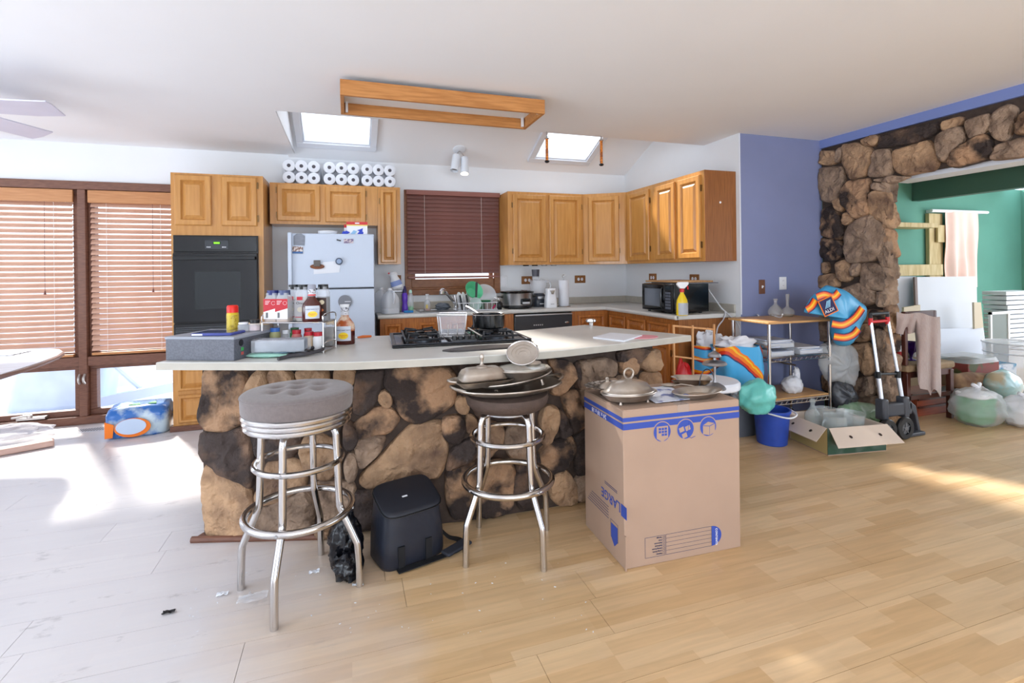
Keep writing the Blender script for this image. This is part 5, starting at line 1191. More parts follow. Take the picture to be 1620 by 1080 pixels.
# ================================================================== bar stools
def bar_stool(label, loc, rot, seat, zs):
    """seat 1: tufted grey cushion on chrome hoops; seat 2: plain brown vinyl cushion"""
    t = thing('bar_stool', label, 'bar stool', loc, rotz=rot, group='chrome bar stools at the island')
    zt = zs
    for k in range(4):
        a = k * pi / 2; c, s_ = cos(a), sin(a)
        pr = [(0.06, zt - 0.01), (0.125, zt - 0.012), (0.150, zt - 0.035), (0.155, zt - 0.09), (0.163, 0.37), (0.172, 0.32), (0.226, 0.20), (0.238, 0.155), (0.243, 0.0)]
        pth = smooth_path([(r * c, r * s_, z) for r, z in pr], 4)
        lg = MB().tube(pth, 0.0145, 12).build('leg', chrome, t, local=True)
        for z, r in ((0.53, 0.162), (0.325, 0.206)):
            MB().lathe([(0.007, 0), (0.006, 0.003), (0, 0.004)], c=((r + 0.0135) * c, (r + 0.0135) * s_, z), n=10, M=Matrix.Rotation(a, 3, 'Z') @ RY(radians(90))).build('bolt', chrome_d, lg, local=True)
    MB().tube(ring_pts((0, 0, 0.53), 0.168, 40), 0.0115, 10, closed=True).build('upper_ring', chrome, t, local=True)
    MB().tube(ring_pts((0, 0, 0.325), 0.206, 48), 0.0145, 12, closed=True).build('foot_ring', chrome, t, local=True)
    MB().lathe([(0, 0), (0.12, 0.0), (0.12, 0.012), (0, 0.012)], c=(0, 0, zt - 0.012), n=32).build('seat_plate', chrome_d, t, local=True)
    if seat == 1:
        for k in range(3):
            MB().tube(ring_pts((0, 0, zt + 0.012 + 0.021 * k), 0.196 + 0.004 * k, 48), 0.0115, 10, closed=True).build('seat_hoop', chrome, t, local=True)
        MB().cyl((0, 0, zt), (0, 0, zt + 0.06), 0.19, n=40).build('seat_drum', chrome_d, t, local=True)
        fab = mat('grey_seat_fabric', (122, 112, 110), rough=0.95, var=0.12, scale=70, sheen=0.3, bump=0.12, bscale=240)
        btn = [(0, 0)] + [(0.095 * cos(k * pi / 3 + 0.3), 0.095 * sin(k * pi / 3 + 0.3)) for k in range(6)]
        vs, fs = [], []; nr, na = 26, 64; z0 = zt + 0.064
        prof = [(0.0, 1.0)] + [(i / 16 * 0.92, 1.0) for i in range(1, 17)] + [(0.965, 0.975), (0.99, 0.93), (1.0, 0.86), (1.003, 0.78), (1.0, 0.4), (0.992, 0.08), (0.97, 0.0)]
        mb = MB(); rows = []
        for r, hh in prof[1:]:
            rowv = []
            for j in range(na):
                a = 2 * pi * j / na; x, y = 0.215 * r * cos(a), 0.215 * r * sin(a)
                z = z0 + 0.078 * hh
                if hh >= 0.97:
                    z += 0.012 * (1 - (r / 0.97) ** 2)
                    for bx_, by_ in btn: z -= 0.016 * math.exp(-((x - bx_) ** 2 + (y - by_) ** 2) / (2 * 0.02 ** 2))
                rowv.append((x, y, z))
            rows.append(rowv)
        vs = [p for r in rows for p in r]; nrw = len(rows)
        fs = [(i * na + j, i * na + (j + 1) % na, (i + 1) * na + (j + 1) % na, (i + 1) * na + j) for i in range(nrw - 1) for j in range(na)]
        vs.append((0, 0, z0 + 0.078 - 0.004)); fs += [(j, (j + 1) % na, len(vs) - 1) for j in range(na)]; fs.append([(nrw - 1) * na + j for j in range(na)])
        cu = mb.raw(vs, fs).build('seat_cushion', fab, t, local=True, angle=60)
        MB().tube(ring_pts((0, 0, z0 + 0.066), 0.2155, 64), 0.0028, 6, closed=True).build('piping', fab, cu, local=True)
        for bx_, by_ in btn: MB().lathe([(0.009, 0), (0.006, 0.003), (0, 0.004)], c=(bx_, by_, z0 + 0.071 + 0.006 * (bx_ == 0)), n=12).build('button', fab, cu, local=True)
    else:
        vin = mat('brown_seat_vinyl', (84, 68, 60), rough=0.75, var=0.15, scale=30, bump=0.15, bscale=120)
        MB().lathe([(0.0, 0.001), (0.14, 0.001), (0.165, 0.008), (0.188, 0.03), (0.195, 0.055), (0.190, 0.072), (0.16, 0.079), (0, 0.08)], c=(0, 0, zt), n=48).build('seat_cushion', vin, t, local=True, angle=60)
    return t
bar_stool('chrome bar stool with tufted grey seat near the black bag', (-0.200, 2.243, 0), atan2(-0.208, -0.062), 1, 0.680)
bar_stool('chrome bar stool with brown seat piled with silver trays', (0.708, 2.245, 0), atan2(-0.213, 0.081), 2, 0.655)
# ------------------------------------------------------------------ silver on the second stool
STC = Vector((0.708, 2.245, 0.7365))
def scallop(k, amp): return lambda t_, r_: 1 + amp * abs(cos(k * t_))
t = thing('silver_tray', 'largest oval silver tray lying on the brown stool seat', 'tray', STC + Vector((0.01, 0.0, 0)), rotz=0.12)
MB().lathe([(0, 0.006), (0.17, 0.006), (0.20, 0.012), (0.245, 0.030), (0.262, 0.034), (0.266, 0.031), (0.25, 0.022), (0.2, 0.004), (0.17, 0.0), (0, 0.0)], n=64, sy=0.72, wob=lambda a, r: 1 + 0.015 * cos(12 * a) * (r > 0.22)).build('tray_dish', silver, t, local=True)
for s_ in (-1, 1): MB().tube(smooth_path([(s_ * 0.235, -0.06, 0.034), (s_ * 0.275, -0.03, 0.044), (s_ * 0.285, 0, 0.048), (s_ * 0.275, 0.03, 0.044), (s_ * 0.235, 0.06, 0.034)], 4), 0.006, 8).build('handle', silver, t, local=True)
MB().tube(ring_pts((0, 0, 0.034), 0.262, 64, ry=0.262 * 0.72), 0.004, 6, closed=True).build('gadroon_rim', silver, t, local=True)
t = thing('silver_tray', 'smaller oval silver tray resting tilted on the largest tray', 'tray', STC + Vector((0.03, 0.01, 0.022)), rotz=0.2)
Rt = Matrix.Rotation(radians(-5), 3, 'Y')
MB().lathe([(0, 0.022), (0.13, 0.022), (0.155, 0.028), (0.205, 0.046), (0.211, 0.044), (0.16, 0.022), (0.13, 0.016), (0, 0.016)], n=56, sy=0.66, M=Rt).build('tray_dish', silver, t, local=True)
for a in range(4): 
    p = Rt @ Vector((0.12 * (1 if a % 2 else -1), 0.07 * (1 if a > 1 else -1), 0.016)); MB().cyl(p, (p.x * 1.05, p.y * 1.05, 0.0), 0.006, 0.009, 10).build('foot', silver, t, local=True)
MB().lathe([(0.206, 0.044), (0.212, 0.048), (0.214, 0.044), (0.21, 0.04)], n=56, sy=0.66, M=Rt).build('rim', silver, t, local=True)
# butter dish: rectangular dish with domed lid and finial
P = STC + Vector((-0.135, -0.055, 0.050))
def rrect(hx, hy, e, n=40):
    out = []
    for i in range(n):
        a = 2 * pi * i / n; c, s_ = cos(a), sin(a); out.append((hx * math.copysign(abs(c) ** e, c), hy * math.copysign(abs(s_) ** e, s_)))
    return out
def rloft(levels, e=0.35, n=40, cap0=True, cap1=True):
    mb = MB(); vs = []
    for hx, hy, z in levels: vs += [(x, y, z) for x, y in rrect(hx, hy, e, n)]
    fs = [(i * n + j, i * n + (j + 1) % n, (i + 1) * n + (j + 1) % n, (i + 1) * n + j) for i in range(len(levels) - 1) for j in range(n)]
    if cap0: fs.append(list(range(n))[::-1])
    if cap1: fs.append(list(range((len(levels) - 1) * n, len(levels) * n)))
    return mb.raw(vs, fs)
t = thing('butter_dish', 'rectangular lidded silver butter dish on the tray pile', 'butter dish', P, rotz=0.1)
rloft([(0.10, 0.055, 0.0), (0.112, 0.064, 0.012), (0.134, 0.082, 0.026), (0.137, 0.084, 0.03), (0.13, 0.078, 0.028), (0.108, 0.06, 0.014)]).build('base_dish', silver, t, local=True, angle=50)
for s_ in (-1, 1): MB().tube(smooth_path([(s_ * 0.13, -0.03, 0.03), (s_ * 0.155, -0.015, 0.034), (s_ * 0.155, 0.015, 0.034), (s_ * 0.13, 0.03, 0.03)], 4), 0.005, 8).build('handle', silver, t, local=True)
ld_ = rloft([(0.108, 0.062, 0.030), (0.110, 0.064, 0.034), (0.104, 0.058, 0.038), (0.100, 0.054, 0.055), (0.09, 0.045, 0.072), (0.076, 0.034, 0.078), (0.074, 0.032, 0.080)]).build('lid', silver, t, local=True, angle=50)
MB().lathe([(0.028, 0.080), (0.024, 0.086), (0.012, 0.089), (0.007, 0.096), (0.006, 0.108), (0.010, 0.120), (0.0105, 0.130), (0.007, 0.139), (0, 0.142)], n=20).build('finial', silver, ld_, local=True)
# deep oval bowl with pierced lid, glass insert leaning
P = STC + Vector((0.068, -0.03, 0.047))
t = thing('serving_bowl', 'round silver serving bowl with pale lid on the tray pile', 'bowl', P, rotz=0.2)
MB().lathe([(0, 0), (0.06, 0.0), (0.085, 0.012), (0.105, 0.045), (0.122, 0.060), (0.135, 0.064), (0.137, 0.061), (0.122, 0.054), (0.1, 0.03), (0.06, 0.006), (0, 0.006)], n=48, sy=0.85, wob=lambda a, r: 1 + 0.02 * cos(10 * a) * (r > 0.11)).build('bowl', silver, t, local=True)
l_ = MB().lathe([(0.118, 0.060), (0.112, 0.068), (0.08, 0.074), (0.04, 0.077), (0, 0.078)], n=48, sy=0.85).build('lid', mat('pale_silver', (206, 204, 196), rough=0.3, metal=0.7, var=0.15, scale=30), t, local=True)
MB().lathe([(0.04, 0.0), (0.044, 0.006), (0.04, 0.012), (0, 0.014)], c=(0.045, -0.02, 0.076), n=24, sy=0.7).build('lid_plate', silver, l_, local=True)
P = STC + Vector((0.055, -0.06, 0.118))
Mt = Matrix.Rotation(radians(48), 3, 'X') @ Matrix.Rotation(radians(-20), 3, 'Y')
Mt = Matrix.Rotation(radians(-28), 3, 'Z') @ Matrix.Rotation(radians(50), 3, 'X')
t = thing('dish_cover', 'round ridged silver lid leaning upright on the serving bowl', 'dish lid', P)
rr = 0.062; up = Mt @ Vector((0, 1, 0))
cc = Vector((0, 0, 0.004)) + up * rr * 1.0 + Vector((0, 0, 0))
MB().lathe([(0, 0.002), (0.017, 0.003), (0.018, 0.006), (0.031, 0.007), (0.032, 0.010), (0.045, 0.012), (0.046, 0.015), (0.059, 0.018), (0.064, 0.018), (0.0655, 0.016), (0.06, 0.010), (0.04, 0.003), (0, -0.005)], c=cc, n=40, sx=1.15, M=Mt).build('lid_disc', silver, t, local=True)
MB().tube([cc + Mt @ Vector((1.15 * 0.0645 * cos(a), 0.0645 * sin(a), 0.018)) for a in [i * 2 * pi / 40 for i in range(40)]], 0.0035, 6, closed=True).build('rolled_rim', chrome, t, local=True)

# ================================================================== cardboard box with the silver
C0 = Vector((1.126, 1.905, 0)); C1 = Vector((1.730, 1.884, 0)); 
BXH = 0.60
# front face C0-C1 faces the camera; the left face runs back from C0
Ub = (C1 - C0).normalized(); bw = (C1 - C0).length
back = on_z(929, 853); Ld = (back - C0); 
bd = 0.40; Vb = Vector((-Ub.y, Ub.x, 0))
hb = on_y(989, 650, C0.y).z; 
bxt = thing('moving_box', 'large kraft moving box with blue print standing on the floor', 'cardboard box', C0 + Ub * bw / 2 + Vb * bd / 2, rotz=atan2(Ub.y, Ub.x))
hx, hy = bw / 2, bd / 2
rng = random.Random(5)
MB().box((-hx, -hy, 0.0), (hx, hy, hb)).build('carton', card, bxt, local=True, bevel=0.003)
MB().box((-hx + 0.004, -hy + 0.002, hb), (hx - 0.004, -0.002, hb + 0.003)).build('flap', card, bxt, local=True)
MB().box((-hx + 0.004, 0.002, hb), (hx - 0.004, hy - 0.002, hb + 0.003)).build('flap', card, bxt, local=True)
MB().box((-0.03, -hy - 0.0008, hb - 0.09), (0.03, -hy + 0.1, hb + 0.0038)).build('packing_tape', mat('packing_tape', (206, 186, 172), rough=0.2, alpha=0.55), bxt, local=True)
MB().prism([(-hx - 0.002, 0.0), (-hx - 0.002, 0.15), (-hx + 0.003, 0.15), (-hx + 0.003, 0.0)], -hy - 0.014, -hy - 0.002, (Vector((0, 0, 0)), Vector((1, 0, 0)), Vector((0, 0, 1)), Vector((0, 1, 0)))).build('torn_corner_flap', card, bxt, local=True)
FFr = Fr((-hx, -hy - 0.0006, 0), (1, 0, 0)); LF = Fr((-hx - 0.0006, hy, 0), (0, -1, 0))
def zf(py, px=988): return on_y(px, py, C0.y).z
for F, ln in ((FFr, bw), (LF, bd)):
    MB().fbox(F, (0, hb - 0.048, 0), (ln, hb - 0.030, 0.0006)).fbox(F, (0, hb - 0.083, 0), (ln, hb - 0.056, 0.0006)).build('blue_stripe', ink, bxt, local=True)
def disc(F, u, v, r, n0, n1, n=28): return MB().prism([(u + r * cos(2 * pi * i / n), v + r * sin(2 * pi * i / n)) for i in range(n)], n0, n1, F)
for k, u in enumerate((0.192, 0.312, 0.432)):
    v = hb - 0.108
    disc(FFr, u, v, 0.047, 0.0004, 0.0010).build('icon_halo', card, bxt, local=True)
    disc(FFr, u, v, 0.043, 0.0010, 0.0014).build('icon_disc', ink, bxt, local=True)
    tn = MB()
    if k == 0:
        tn.prism([(u - 0.028, v + 0.025), (u - 0.028, v - 0.028), (u, v - 0.045), (u + 0.03, v - 0.028), (u + 0.03, v + 0.025)], 0.0014, 0.0018, FFr); tn.build('icon_shield', card, bxt, local=True)
        g = MB()
        for a in range(3):
            for b_ in range(3):
                if (a, b_) != (0, 0): g.fbox(FFr, (u - 0.018 + 0.015 * a, v - 0.018 + 0.013 * b_, 0.0018), (u - 0.006 + 0.015 * a, v - 0.008 + 0.013 * b_, 0.0022))
        g.build('icon_grid', ink, bxt, local=True)
    elif k == 1:
        for a, (du, dv) in enumerate(((-0.02, 0.0), (-0.005, -0.028), (0.012, 0.004))):
            q = [(u + du + x * 0.9 - y * 0.3, v + dv + y * 0.9 + x * 0.3) for x, y in ((-0.013, -0.011), (0.013, -0.011), (0.013, 0.011), (-0.013, 0.011))]
            tn.prism(q, 0.0014, 0.0018, FFr)
        tn.build('icon_boxes', card, bxt, local=True)
        MB().tube([FFr[0] + FFr[1] * (u + a) + FFr[2] * (v + b_) + FFr[3] * 0.0018 for a, b_ in ((0.018, 0.032), (0.010, -0.03), (0.03, -0.043), (0.05, -0.036))], 0.0012, 5).build('icon_trolley', ink, bxt, local=True)
    else:
        tn.prism([(u - 0.028, v + 0.005), (u - 0.028, v - 0.032), (u + 0.006, v - 0.04), (u + 0.006, v)], 0.0014, 0.0018, FFr).prism([(u + 0.008, v), (u + 0.008, v - 0.04), (u + 0.036, v - 0.028), (u + 0.036, v + 0.01)], 0.0014, 0.0018, FFr).prism([(u - 0.028, v + 0.008), (u + 0.006, v + 0.003), (u + 0.034, v + 0.013), (u + 0.0, v + 0.022)], 0.0014, 0.0018, FFr)
        tn.build('icon_cube', card, bxt, local=True)
# contents panel near the bottom edge of the front face
u0, u1, u2, v0, v1 = 0.10, 0.205, 0.445, 0.032, 0.122
def outline(F, a, b_, c, d, w=0.0012):
    m_ = MB()
    for q in (((a, b_), (c, b_ + w)), ((a, d - w), (c, d)), ((a, b_), (a + w, d)), ((c - w, b_), (c, d))): m_.fbox(F, (q[0][0], q[0][1], 0), (q[1][0], q[1][1], 0.0006))
    return m_
outline(FFr, u0, v0, u1 - 0.004, v1).build('form_outline', ink_d, bxt, local=True); outline(FFr, u1, v0, u2, v1).build('form_outline', ink_d, bxt, local=True)
for k in range(1, 5): MB().fbox(FFr, (u1, v0 + 0.018 * k, 0), (u2, v0 + 0.018 * k + 0.001, 0.0005)).build('form_line', ink_d, bxt, local=True)
for k in range(7):
    outline(FFr, u1 - 0.016, v0 + 0.006 + 0.0118 * k, u1 - 0.008, v0 + 0.014 + 0.0118 * k, 0.0007).build('tick_box', ink_d, bxt, local=True)
    lettering(('Kitchen', 'Living Room', 'Dining Room', 'Bedroom', 'Bathroom', 'Attic', 'Garage')[k], 0.0095, (FFr[0] + FFr[1] * (u1 - 0.020) + FFr[2] * (v0 + 0.013 + 0.0118 * k), FFr[1], FFr[2], FFr[3]), ink_d, bxt, flip=True, local=True)
MB().prism([(u2, v0)] + [(u2 + 0.052 * sin(a), (v0 + v1) / 2 - (v1 - v0) / 2 * cos(a)) for a in [i * pi / 16 for i in range(17)]] + [(u2, v1)], 0.0, 0.0008, FFr).build('contents_tab', ink, bxt, local=True)
Ft = (FFr[0] + FFr[1] * (u2 + 0.020) + FFr[2] * (v1 - 0.012), Vector((0, 0, -1)), Vector((1, 0, 0)), FFr[3])
lettering('CONTENTS:', 0.0145, (Ft[0] + Ft[3] * 0.0008, Ft[1], Ft[2], Ft[3]), wht, bxt, local=True)
# left face print, upside down
lettering('24 x 18 x 18', 0.030, (LF[0] + LF[1] * 0.245 + LF[2] * (hb - 0.060), LF[1], LF[2], LF[3]), wht, bxt, flip=True, local=True)
lettering('LARGE', 0.062, (LF[0] + LF[1] * 0.37 + LF[2] * 0.275, LF[1], LF[2], LF[3]), ink, bxt, flip=True, local=True)
MB().fbox(LF, (0.375, 0.225, 0), (0.425, 0.278, 0.0008)).build('print_badge', ink, bxt, local=True)
MB().prism([(0.28, 0.15), (0.28, 0.085), (0.31, 0.055), (0.34, 0.085), (0.34, 0.15)], 0, 0.0006, LF).build('print_seal', ink, bxt, local=True)
outline(LF, 0.275, 0.085, 0.345, 0.165).build('form_outline', ink_d, bxt, local=True)
for k in range(5): MB().fbox(LF, (0.03 + 0.012 * k, 0.155 + 0.013 * k, 0), (0.255, 0.158 + 0.013 * k, 0.0005)).build('form_line', ink_d, bxt, local=True)
for k in range(2): MB().fbox(LF, (0.22, 0.305 + 0.008 * k, 0), (0.34, 0.308 + 0.008 * k, 0.0005)).build('form_line', ink_d, bxt, local=True)
# ---- silver on the box
bc2 = C0 + Ub * hx + Vb * hy; BT = hb + 0.0045
def on_top(px, py, dz=0.0): 
    p = on_z(px, py, BT); p.z = BT + dz; return p
P = on_z(995, 634, BT)
t = thing('vegetable_dish', 'covered oval silver dish with ring handle on the moving box', 'serving dish', (P.x, P.y + 0.0, BT), rotz=0.0)
MB().lathe([(0, 0.012), (0.07, 0.012), (0.105, 0.022), (0.125, 0.042), (0.138, 0.047), (0.140, 0.043), (0.128, 0.034), (0.105, 0.012), (0.07, 0.006), (0, 0.006)], n=48, sy=0.68).build('dish', silver, t, local=True)
for a in range(4): MB().lathe([(0.009, 0), (0.007, 0.006), (0.005, 0.012)], c=(0.07 * (1 if a % 2 else -1), 0.045 * (1 if a > 1 else -1), 0), n=10).build('foot', silver, t, local=True)
l_ = MB().lathe([(0.128, 0.046), (0.126, 0.051), (0.110, 0.060), (0.106, 0.066), (0.09, 0.082), (0.06, 0.094), (0.03, 0.099), (0, 0.100)], n=48, sy=0.68).build('lid', silver, t, local=True)
MB().tube([(0.024 * cos(a), 0, 0.127 + 0.024 * sin(a)) for a in [i * 2 * pi / 24 for i in range(24)]], 0.0048, 8, closed=True).build('ring_handle', silver, l_, local=True)
MB().lathe([(0.02, 0.099), (0.012, 0.104), (0, 0.106)], n=16).build('handle_boss', silver, l_, local=True)
P = on_z(962, 609, BT + 0.045); P.z = BT
t = thing('lace_plate', 'lacy-edged silver plate at the back left of the moving box', 'plate', (P.x - 0.0, P.y - 0.0, BT), rotz=0.1)
MB().lathe([(0, 0.0), (0.045, 0.0), (0.04, 0.008), (0.012, 0.016), (0.012, 0.026), (0.06, 0.028), (0.09, 0.036), (0.122, 0.046), (0.124, 0.049), (0.09, 0.040), (0.06, 0.032), (0, 0.032)], n=64, sy=0.72, wob=lambda a, r: 1 + 0.03 * cos(24 * a) * (r > 0.1)).build('plate_disc', mat('bright_silver', (222, 216, 212), rough=0.25, metal=0.85, rgb2=(120, 112, 108), scale=60, ramp=(0.45, 0.6)), t, local=True)
t = thing('sugar_cover', 'small silver lid with knob on the lacy plate', 'dish lid', (P.x - 0.005, P.y - 0.0, BT + 0.033))
MB().lathe([(0.044, 0.0), (0.046, 0.003), (0.04, 0.014), (0.02, 0.026), (0.008, 0.03), (0.006, 0.036), (0.009, 0.042), (0.007, 0.050), (0, 0.053)], n=28, sy=0.75).build('lid_dome', silver, t, local=True)
P = on_z(1103, 627, BT)
t = thing('oval_platter', 'shallow oval silver dish at the front right of the moving box', 'platter', (P.x, P.y, BT), rotz=0.1)
MB().lathe([(0, 0.005), (0.085, 0.006), (0.105, 0.022), (0.132, 0.030), (0.134, 0.027), (0.11, 0.012), (0.09, 0.0), (0, 0.0)], n=56, sy=0.62, wob=lambda a, r: 1 + 0.03 * cos(2 * a) * (r > 0.1)).build('dish', silver, t, local=True)
P = on_z(1092, 606, BT)
t = thing('baking_pan', 'rectangular silver pan at the back of the moving box', 'pan', (P.x + 0.0, P.y - 0.02, BT), rotz=-0.5)
rloft([(0.068, 0.042, 0.0), (0.085, 0.057, 0.03), (0.092, 0.063, 0.033), (0.09, 0.061, 0.036), (0.082, 0.054, 0.033), (0.064, 0.038, 0.004)], e=0.3).build('pan_body', silver, t, local=True, angle=50)
MB().tube(smooth_path([(-0.088, -0.02, 0.034), (-0.108, 0, 0.036), (-0.088, 0.02, 0.034)], 4), 0.004, 8).build('handle', silver, t, local=True)
# tiered stand
P = on_z(1131, 615, BT)
t = thing('tiered_stand', 'pewter three-tier stand with bail handle on the moving box', 'stand', (P.x + 0.0, P.y, BT))
pew = mat('pewter', (150, 148, 150), rough=0.4, metal=0.85, var=0.2, scale=12)
MB().lathe([(0, 0.0), (0.052, 0.0), (0.054, 0.004), (0.046, 0.016), (0.026, 0.028), (0.010, 0.034), (0.006, 0.05), (0.005, 0.09), (0.008, 0.115), (0.006, 0.13)], n=28).build('foot', pew, t, local=True)
MB().lathe([(0.006, 0.118), (0.062, 0.122), (0.066, 0.126), (0.058, 0.136), (0.03, 0.144), (0.008, 0.147), (0.006, 0.165)], n=32, sy=0.8).build('middle_tier', pew, t, local=True)
MB().lathe([(0.006, 0.160), (0.030, 0.162), (0.033, 0.166), (0.028, 0.178), (0.012, 0.188), (0.005, 0.192), (0.006, 0.198), (0.003, 0.206), (0, 0.208)], n=28).build('top_tier', pew, t, local=True)
P = on_z(1105, 609, BT)
t2_ = thing('candle_snuffer_bail', 'thin dark bail handle standing beside the tiered stand', 'handle', (P.x + 0.03, P.y - 0.03, BT + 0.0)); t2_.name = 'wire_arch_stand'
MB().tube([(0.048 * cos(a), 0, 0.002 + 0.085 * sin(a)) for a in [i * pi / 16 for i in range(17)]], 0.003, 8).build('wire_arch', mat('dark_wire', (70, 70, 76), rough=0.4, metal=0.6), t2_, local=True)
MB().tube([(-0.05, 0, 0.003), (0.05, 0, 0.003)], 0.003, 8).build('wire_base', MATS['dark_wire'], t2_, local=True)
# spoons and a blue-white cloth
def spoon(label, P, rot, L=0.2, tilt=0.0):
    t = thing('serving_spoon', label, 'spoon', P, rotz=rot, group='spoons on the moving box')
    MB().grid(lambda u, v: (0.07 * u, (v - 0.5) * 0.048 * sin(pi * (0.04 + 0.92 * u)) ** 0.6, 0.016 - 0.014 * sin(pi * u) * sin(pi * v)), 10, 8, 0.0015).build('bowl', silver, t, local=True)
    MB().tube([(0.068, 0, 0.015), (0.10, 0, 0.022), (0.15, 0, 0.016), (L, 0, 0.004)], [0.003, 0.003, 0.004, 0.006], 8).build('handle', silver, t, local=True)
spoon('large silver spoon with its bowl toward the island', on_top(1046, 613), -0.55, 0.19)
spoon('second silver spoon lying nearer the tiered stand', on_top(1062, 606), -0.75, 0.24)
P = on_top(1052, 627)
tag(MB().grid(lambda u, v: (P.x - 0.12 + 0.22 * u + 0.03 * v, P.y - 0.10 + 0.26 * v, BT + 0.003 + 0.004 * (1 + noise.noise(Vector((u * 5, v * 6, 1))))), 16, 16, 0.002).build('napkin', mat('blue_white_napkin', (220, 224, 236), rough=0.8, rgb2=(118, 128, 176), scale=14, ramp=(0.5, 0.58))), 'thin blue and white napkin under the silver on the box', 'napkin')
# ================================================================== black bags by the island
bagm = mat('cooler_nylon', (36, 40, 52), rough=0.42, var=0.25, scale=8, bump=0.25, bscale=10)
P = on_z(648, 868)
t = thing('cooler_bag', 'black soft-sided cooler bag on the floor against the island', 'cooler bag', (0.250, 2.355, 0), rotz=0.297)
def bagbody(u, v):
    pass
lev = [(0.148, 0.102, 0.0), (0.158, 0.108, 0.02), (0.154, 0.106, 0.10), (0.140, 0.098, 0.20), (0.136, 0.095, 0.222)]
mb = rloft(lev, e=0.42, n=56)
for i, p in enumerate(mb.v):
    k = 0.010 * noise.noise(p * 11) * (1 if p.z > 0.01 else 0); d = Vector((p.x, p.y, 0)).normalized(); mb.v[i] = p + d * k
    if p.z > 0.19: mb.v[i].z += 0.075 * (p.y + 0.1) / 0.2
mb.build('bag_body', bagm, t, local=True, angle=60)
mb = rloft([(0.137, 0.096, 0.223), (0.141, 0.100, 0.228), (0.139, 0.098, 0.236), (0.127, 0.087, 0.240)], e=0.42, n=56)
for i, p in enumerate(mb.v): mb.v[i].z += 0.075 * (p.y + 0.1) / 0.2
lid_ = mb.build('lid', mat('cooler_top', (30, 33, 42), rough=0.55), t, local=True, angle=50)
MB().tube([(x, y, 0.226 + 0.075 * (y + 0.1) / 0.2) for x, y in rrect(0.143, 0.102, 0.42, 56)], 0.003, 6, closed=True).build('zip_piping', black_pl, lid_, local=True)
MB().fbox((Vector((0, 0, 0.2785)), Vector((1, 0, 0)), Vector((0, 1, 0.375)).normalized(), Vector((0, -0.35, 0.94))), (-0.03, -0.02, 0), (-0.005, -0.012, 0.001)).build('logo_mark', wht, lid_, local=True)
strap_m = mat('black_webbing', (20, 20, 24), rough=0.7)
for x in (-0.09, 0.04): MB().box((x, -0.113, 0.0), (x + 0.03, -0.100, 0.10)).build('webbing_tab', strap_m, t, local=True)
path = smooth_path([(0.15, -0.02, 0.08), (0.19, -0.04, 0.03), (0.235, -0.07, 0.012), (0.20, -0.13, 0.01), (0.06, -0.135, 0.008), (-0.10, -0.125, 0.006)], 6)
def ribbon(path, wid, th, up=Vector((0, 0, 1))):
    mb = MB(); P_ = [Vector(p) for p in path]
    def f(u, v):
        k = min(int(u * (len(P_) - 1)), len(P_) - 2); fr_ = u * (len(P_) - 1) - k; p = P_[k].lerp(P_[k + 1], fr_); d = (P_[k + 1] - P_[k]).normalized(); sd_ = d.cross(up)
        sd_ = sd_.normalized() if sd_.length > 1e-5 else Vector((1, 0, 0)); return p + sd_ * (v - 0.5) * wid
    return mb.grid(f, len(P_) * 2, 2, th)
ribbon(path, 0.034, 0.004).build('shoulder_strap', strap_m, t, local=True)
MB().box((-0.075, -0.028, 0), (0.075, 0.028, 0.014), R=RZ(0.25), c=(0.19, -0.125, 0.012)).build('strap_pad', mat('strap_pad', (44, 48, 58), rough=0.7), t, local=True, bevel=0.006)
P = on_z(540, 905)
t = thing('trash_bag', 'small black plastic bag between stool leg and cooler bag', 'bag', (-0.022, 2.335, 0))
MB().blob((0, 0, 0.108), (0.07, 0.075, 0.13), seed=4, amp=0.3, freq=2.6, flat=-0.83, top=0.7, nu=40, nv=28, ridge=True).build('bag_body', black_bag, t, local=True, angle=70)
MB().blob((0.01, -0.07, 0.05), (0.06, 0.08, 0.06), seed=9, amp=0.35, freq=3, flat=-0.85, nu=32, nv=20, ridge=True).build('bag_fold', black_bag, t, local=True, angle=70)
# bits of litter on the floor
rng = random.Random(11)
lit = [(400, 949, 1, 'crumpled clear wrapper on the floor by the tufted stool leg'), (352, 941, 2, 'pale paper scrap left of the tufted stool front leg'), (497, 906, 3, 'white scrap behind the tufted stool'), (566, 926, 4, 'white scrap beside the right tufted stool foot'), (267, 970, 5, 'dark folded scrap on the dusty floor')]
for px, py, sd_, lab in lit:
    P = on_z(px, py); big = 0.045 if sd_ == 1 else 0.018
    tag(MB().grid(lambda u, v: (P.x + big * (2 * u - 1) * 1.2, P.y + big * (2 * v - 1) * 0.6, 0.004 + big * 0.35 * (0.6 + noise.noise(Vector((u * 4, v * 4, sd_ * 3.1))))), 10, 8, 0.001).build('litter_scrap', film if sd_ == 1 else (black_pl if sd_ == 5 else paper), angle=60), lab, 'scrap', 'litter on the floor')
cr = MB()
for k in range(60):
    px = rng.uniform(250, 940); py = rng.uniform(860, 1000) + (940 - px) * 0.04; P = on_z(px, py); r = rng.uniform(0.0010, 0.0026)
    a = rng.random() * 6
    cr.box((-r * 1.6, -r * 0.6, 0.0003), (r * 1.6, r * 0.6, r * 0.7), R=RZ(a), c=(P.x, P.y, 0))
cr = cr.build('crumbs', paper); tag(cr, 'pale crumbs and debris scattered on the floor before the island', 'crumbs'); cr['kind'] = 'stuff'
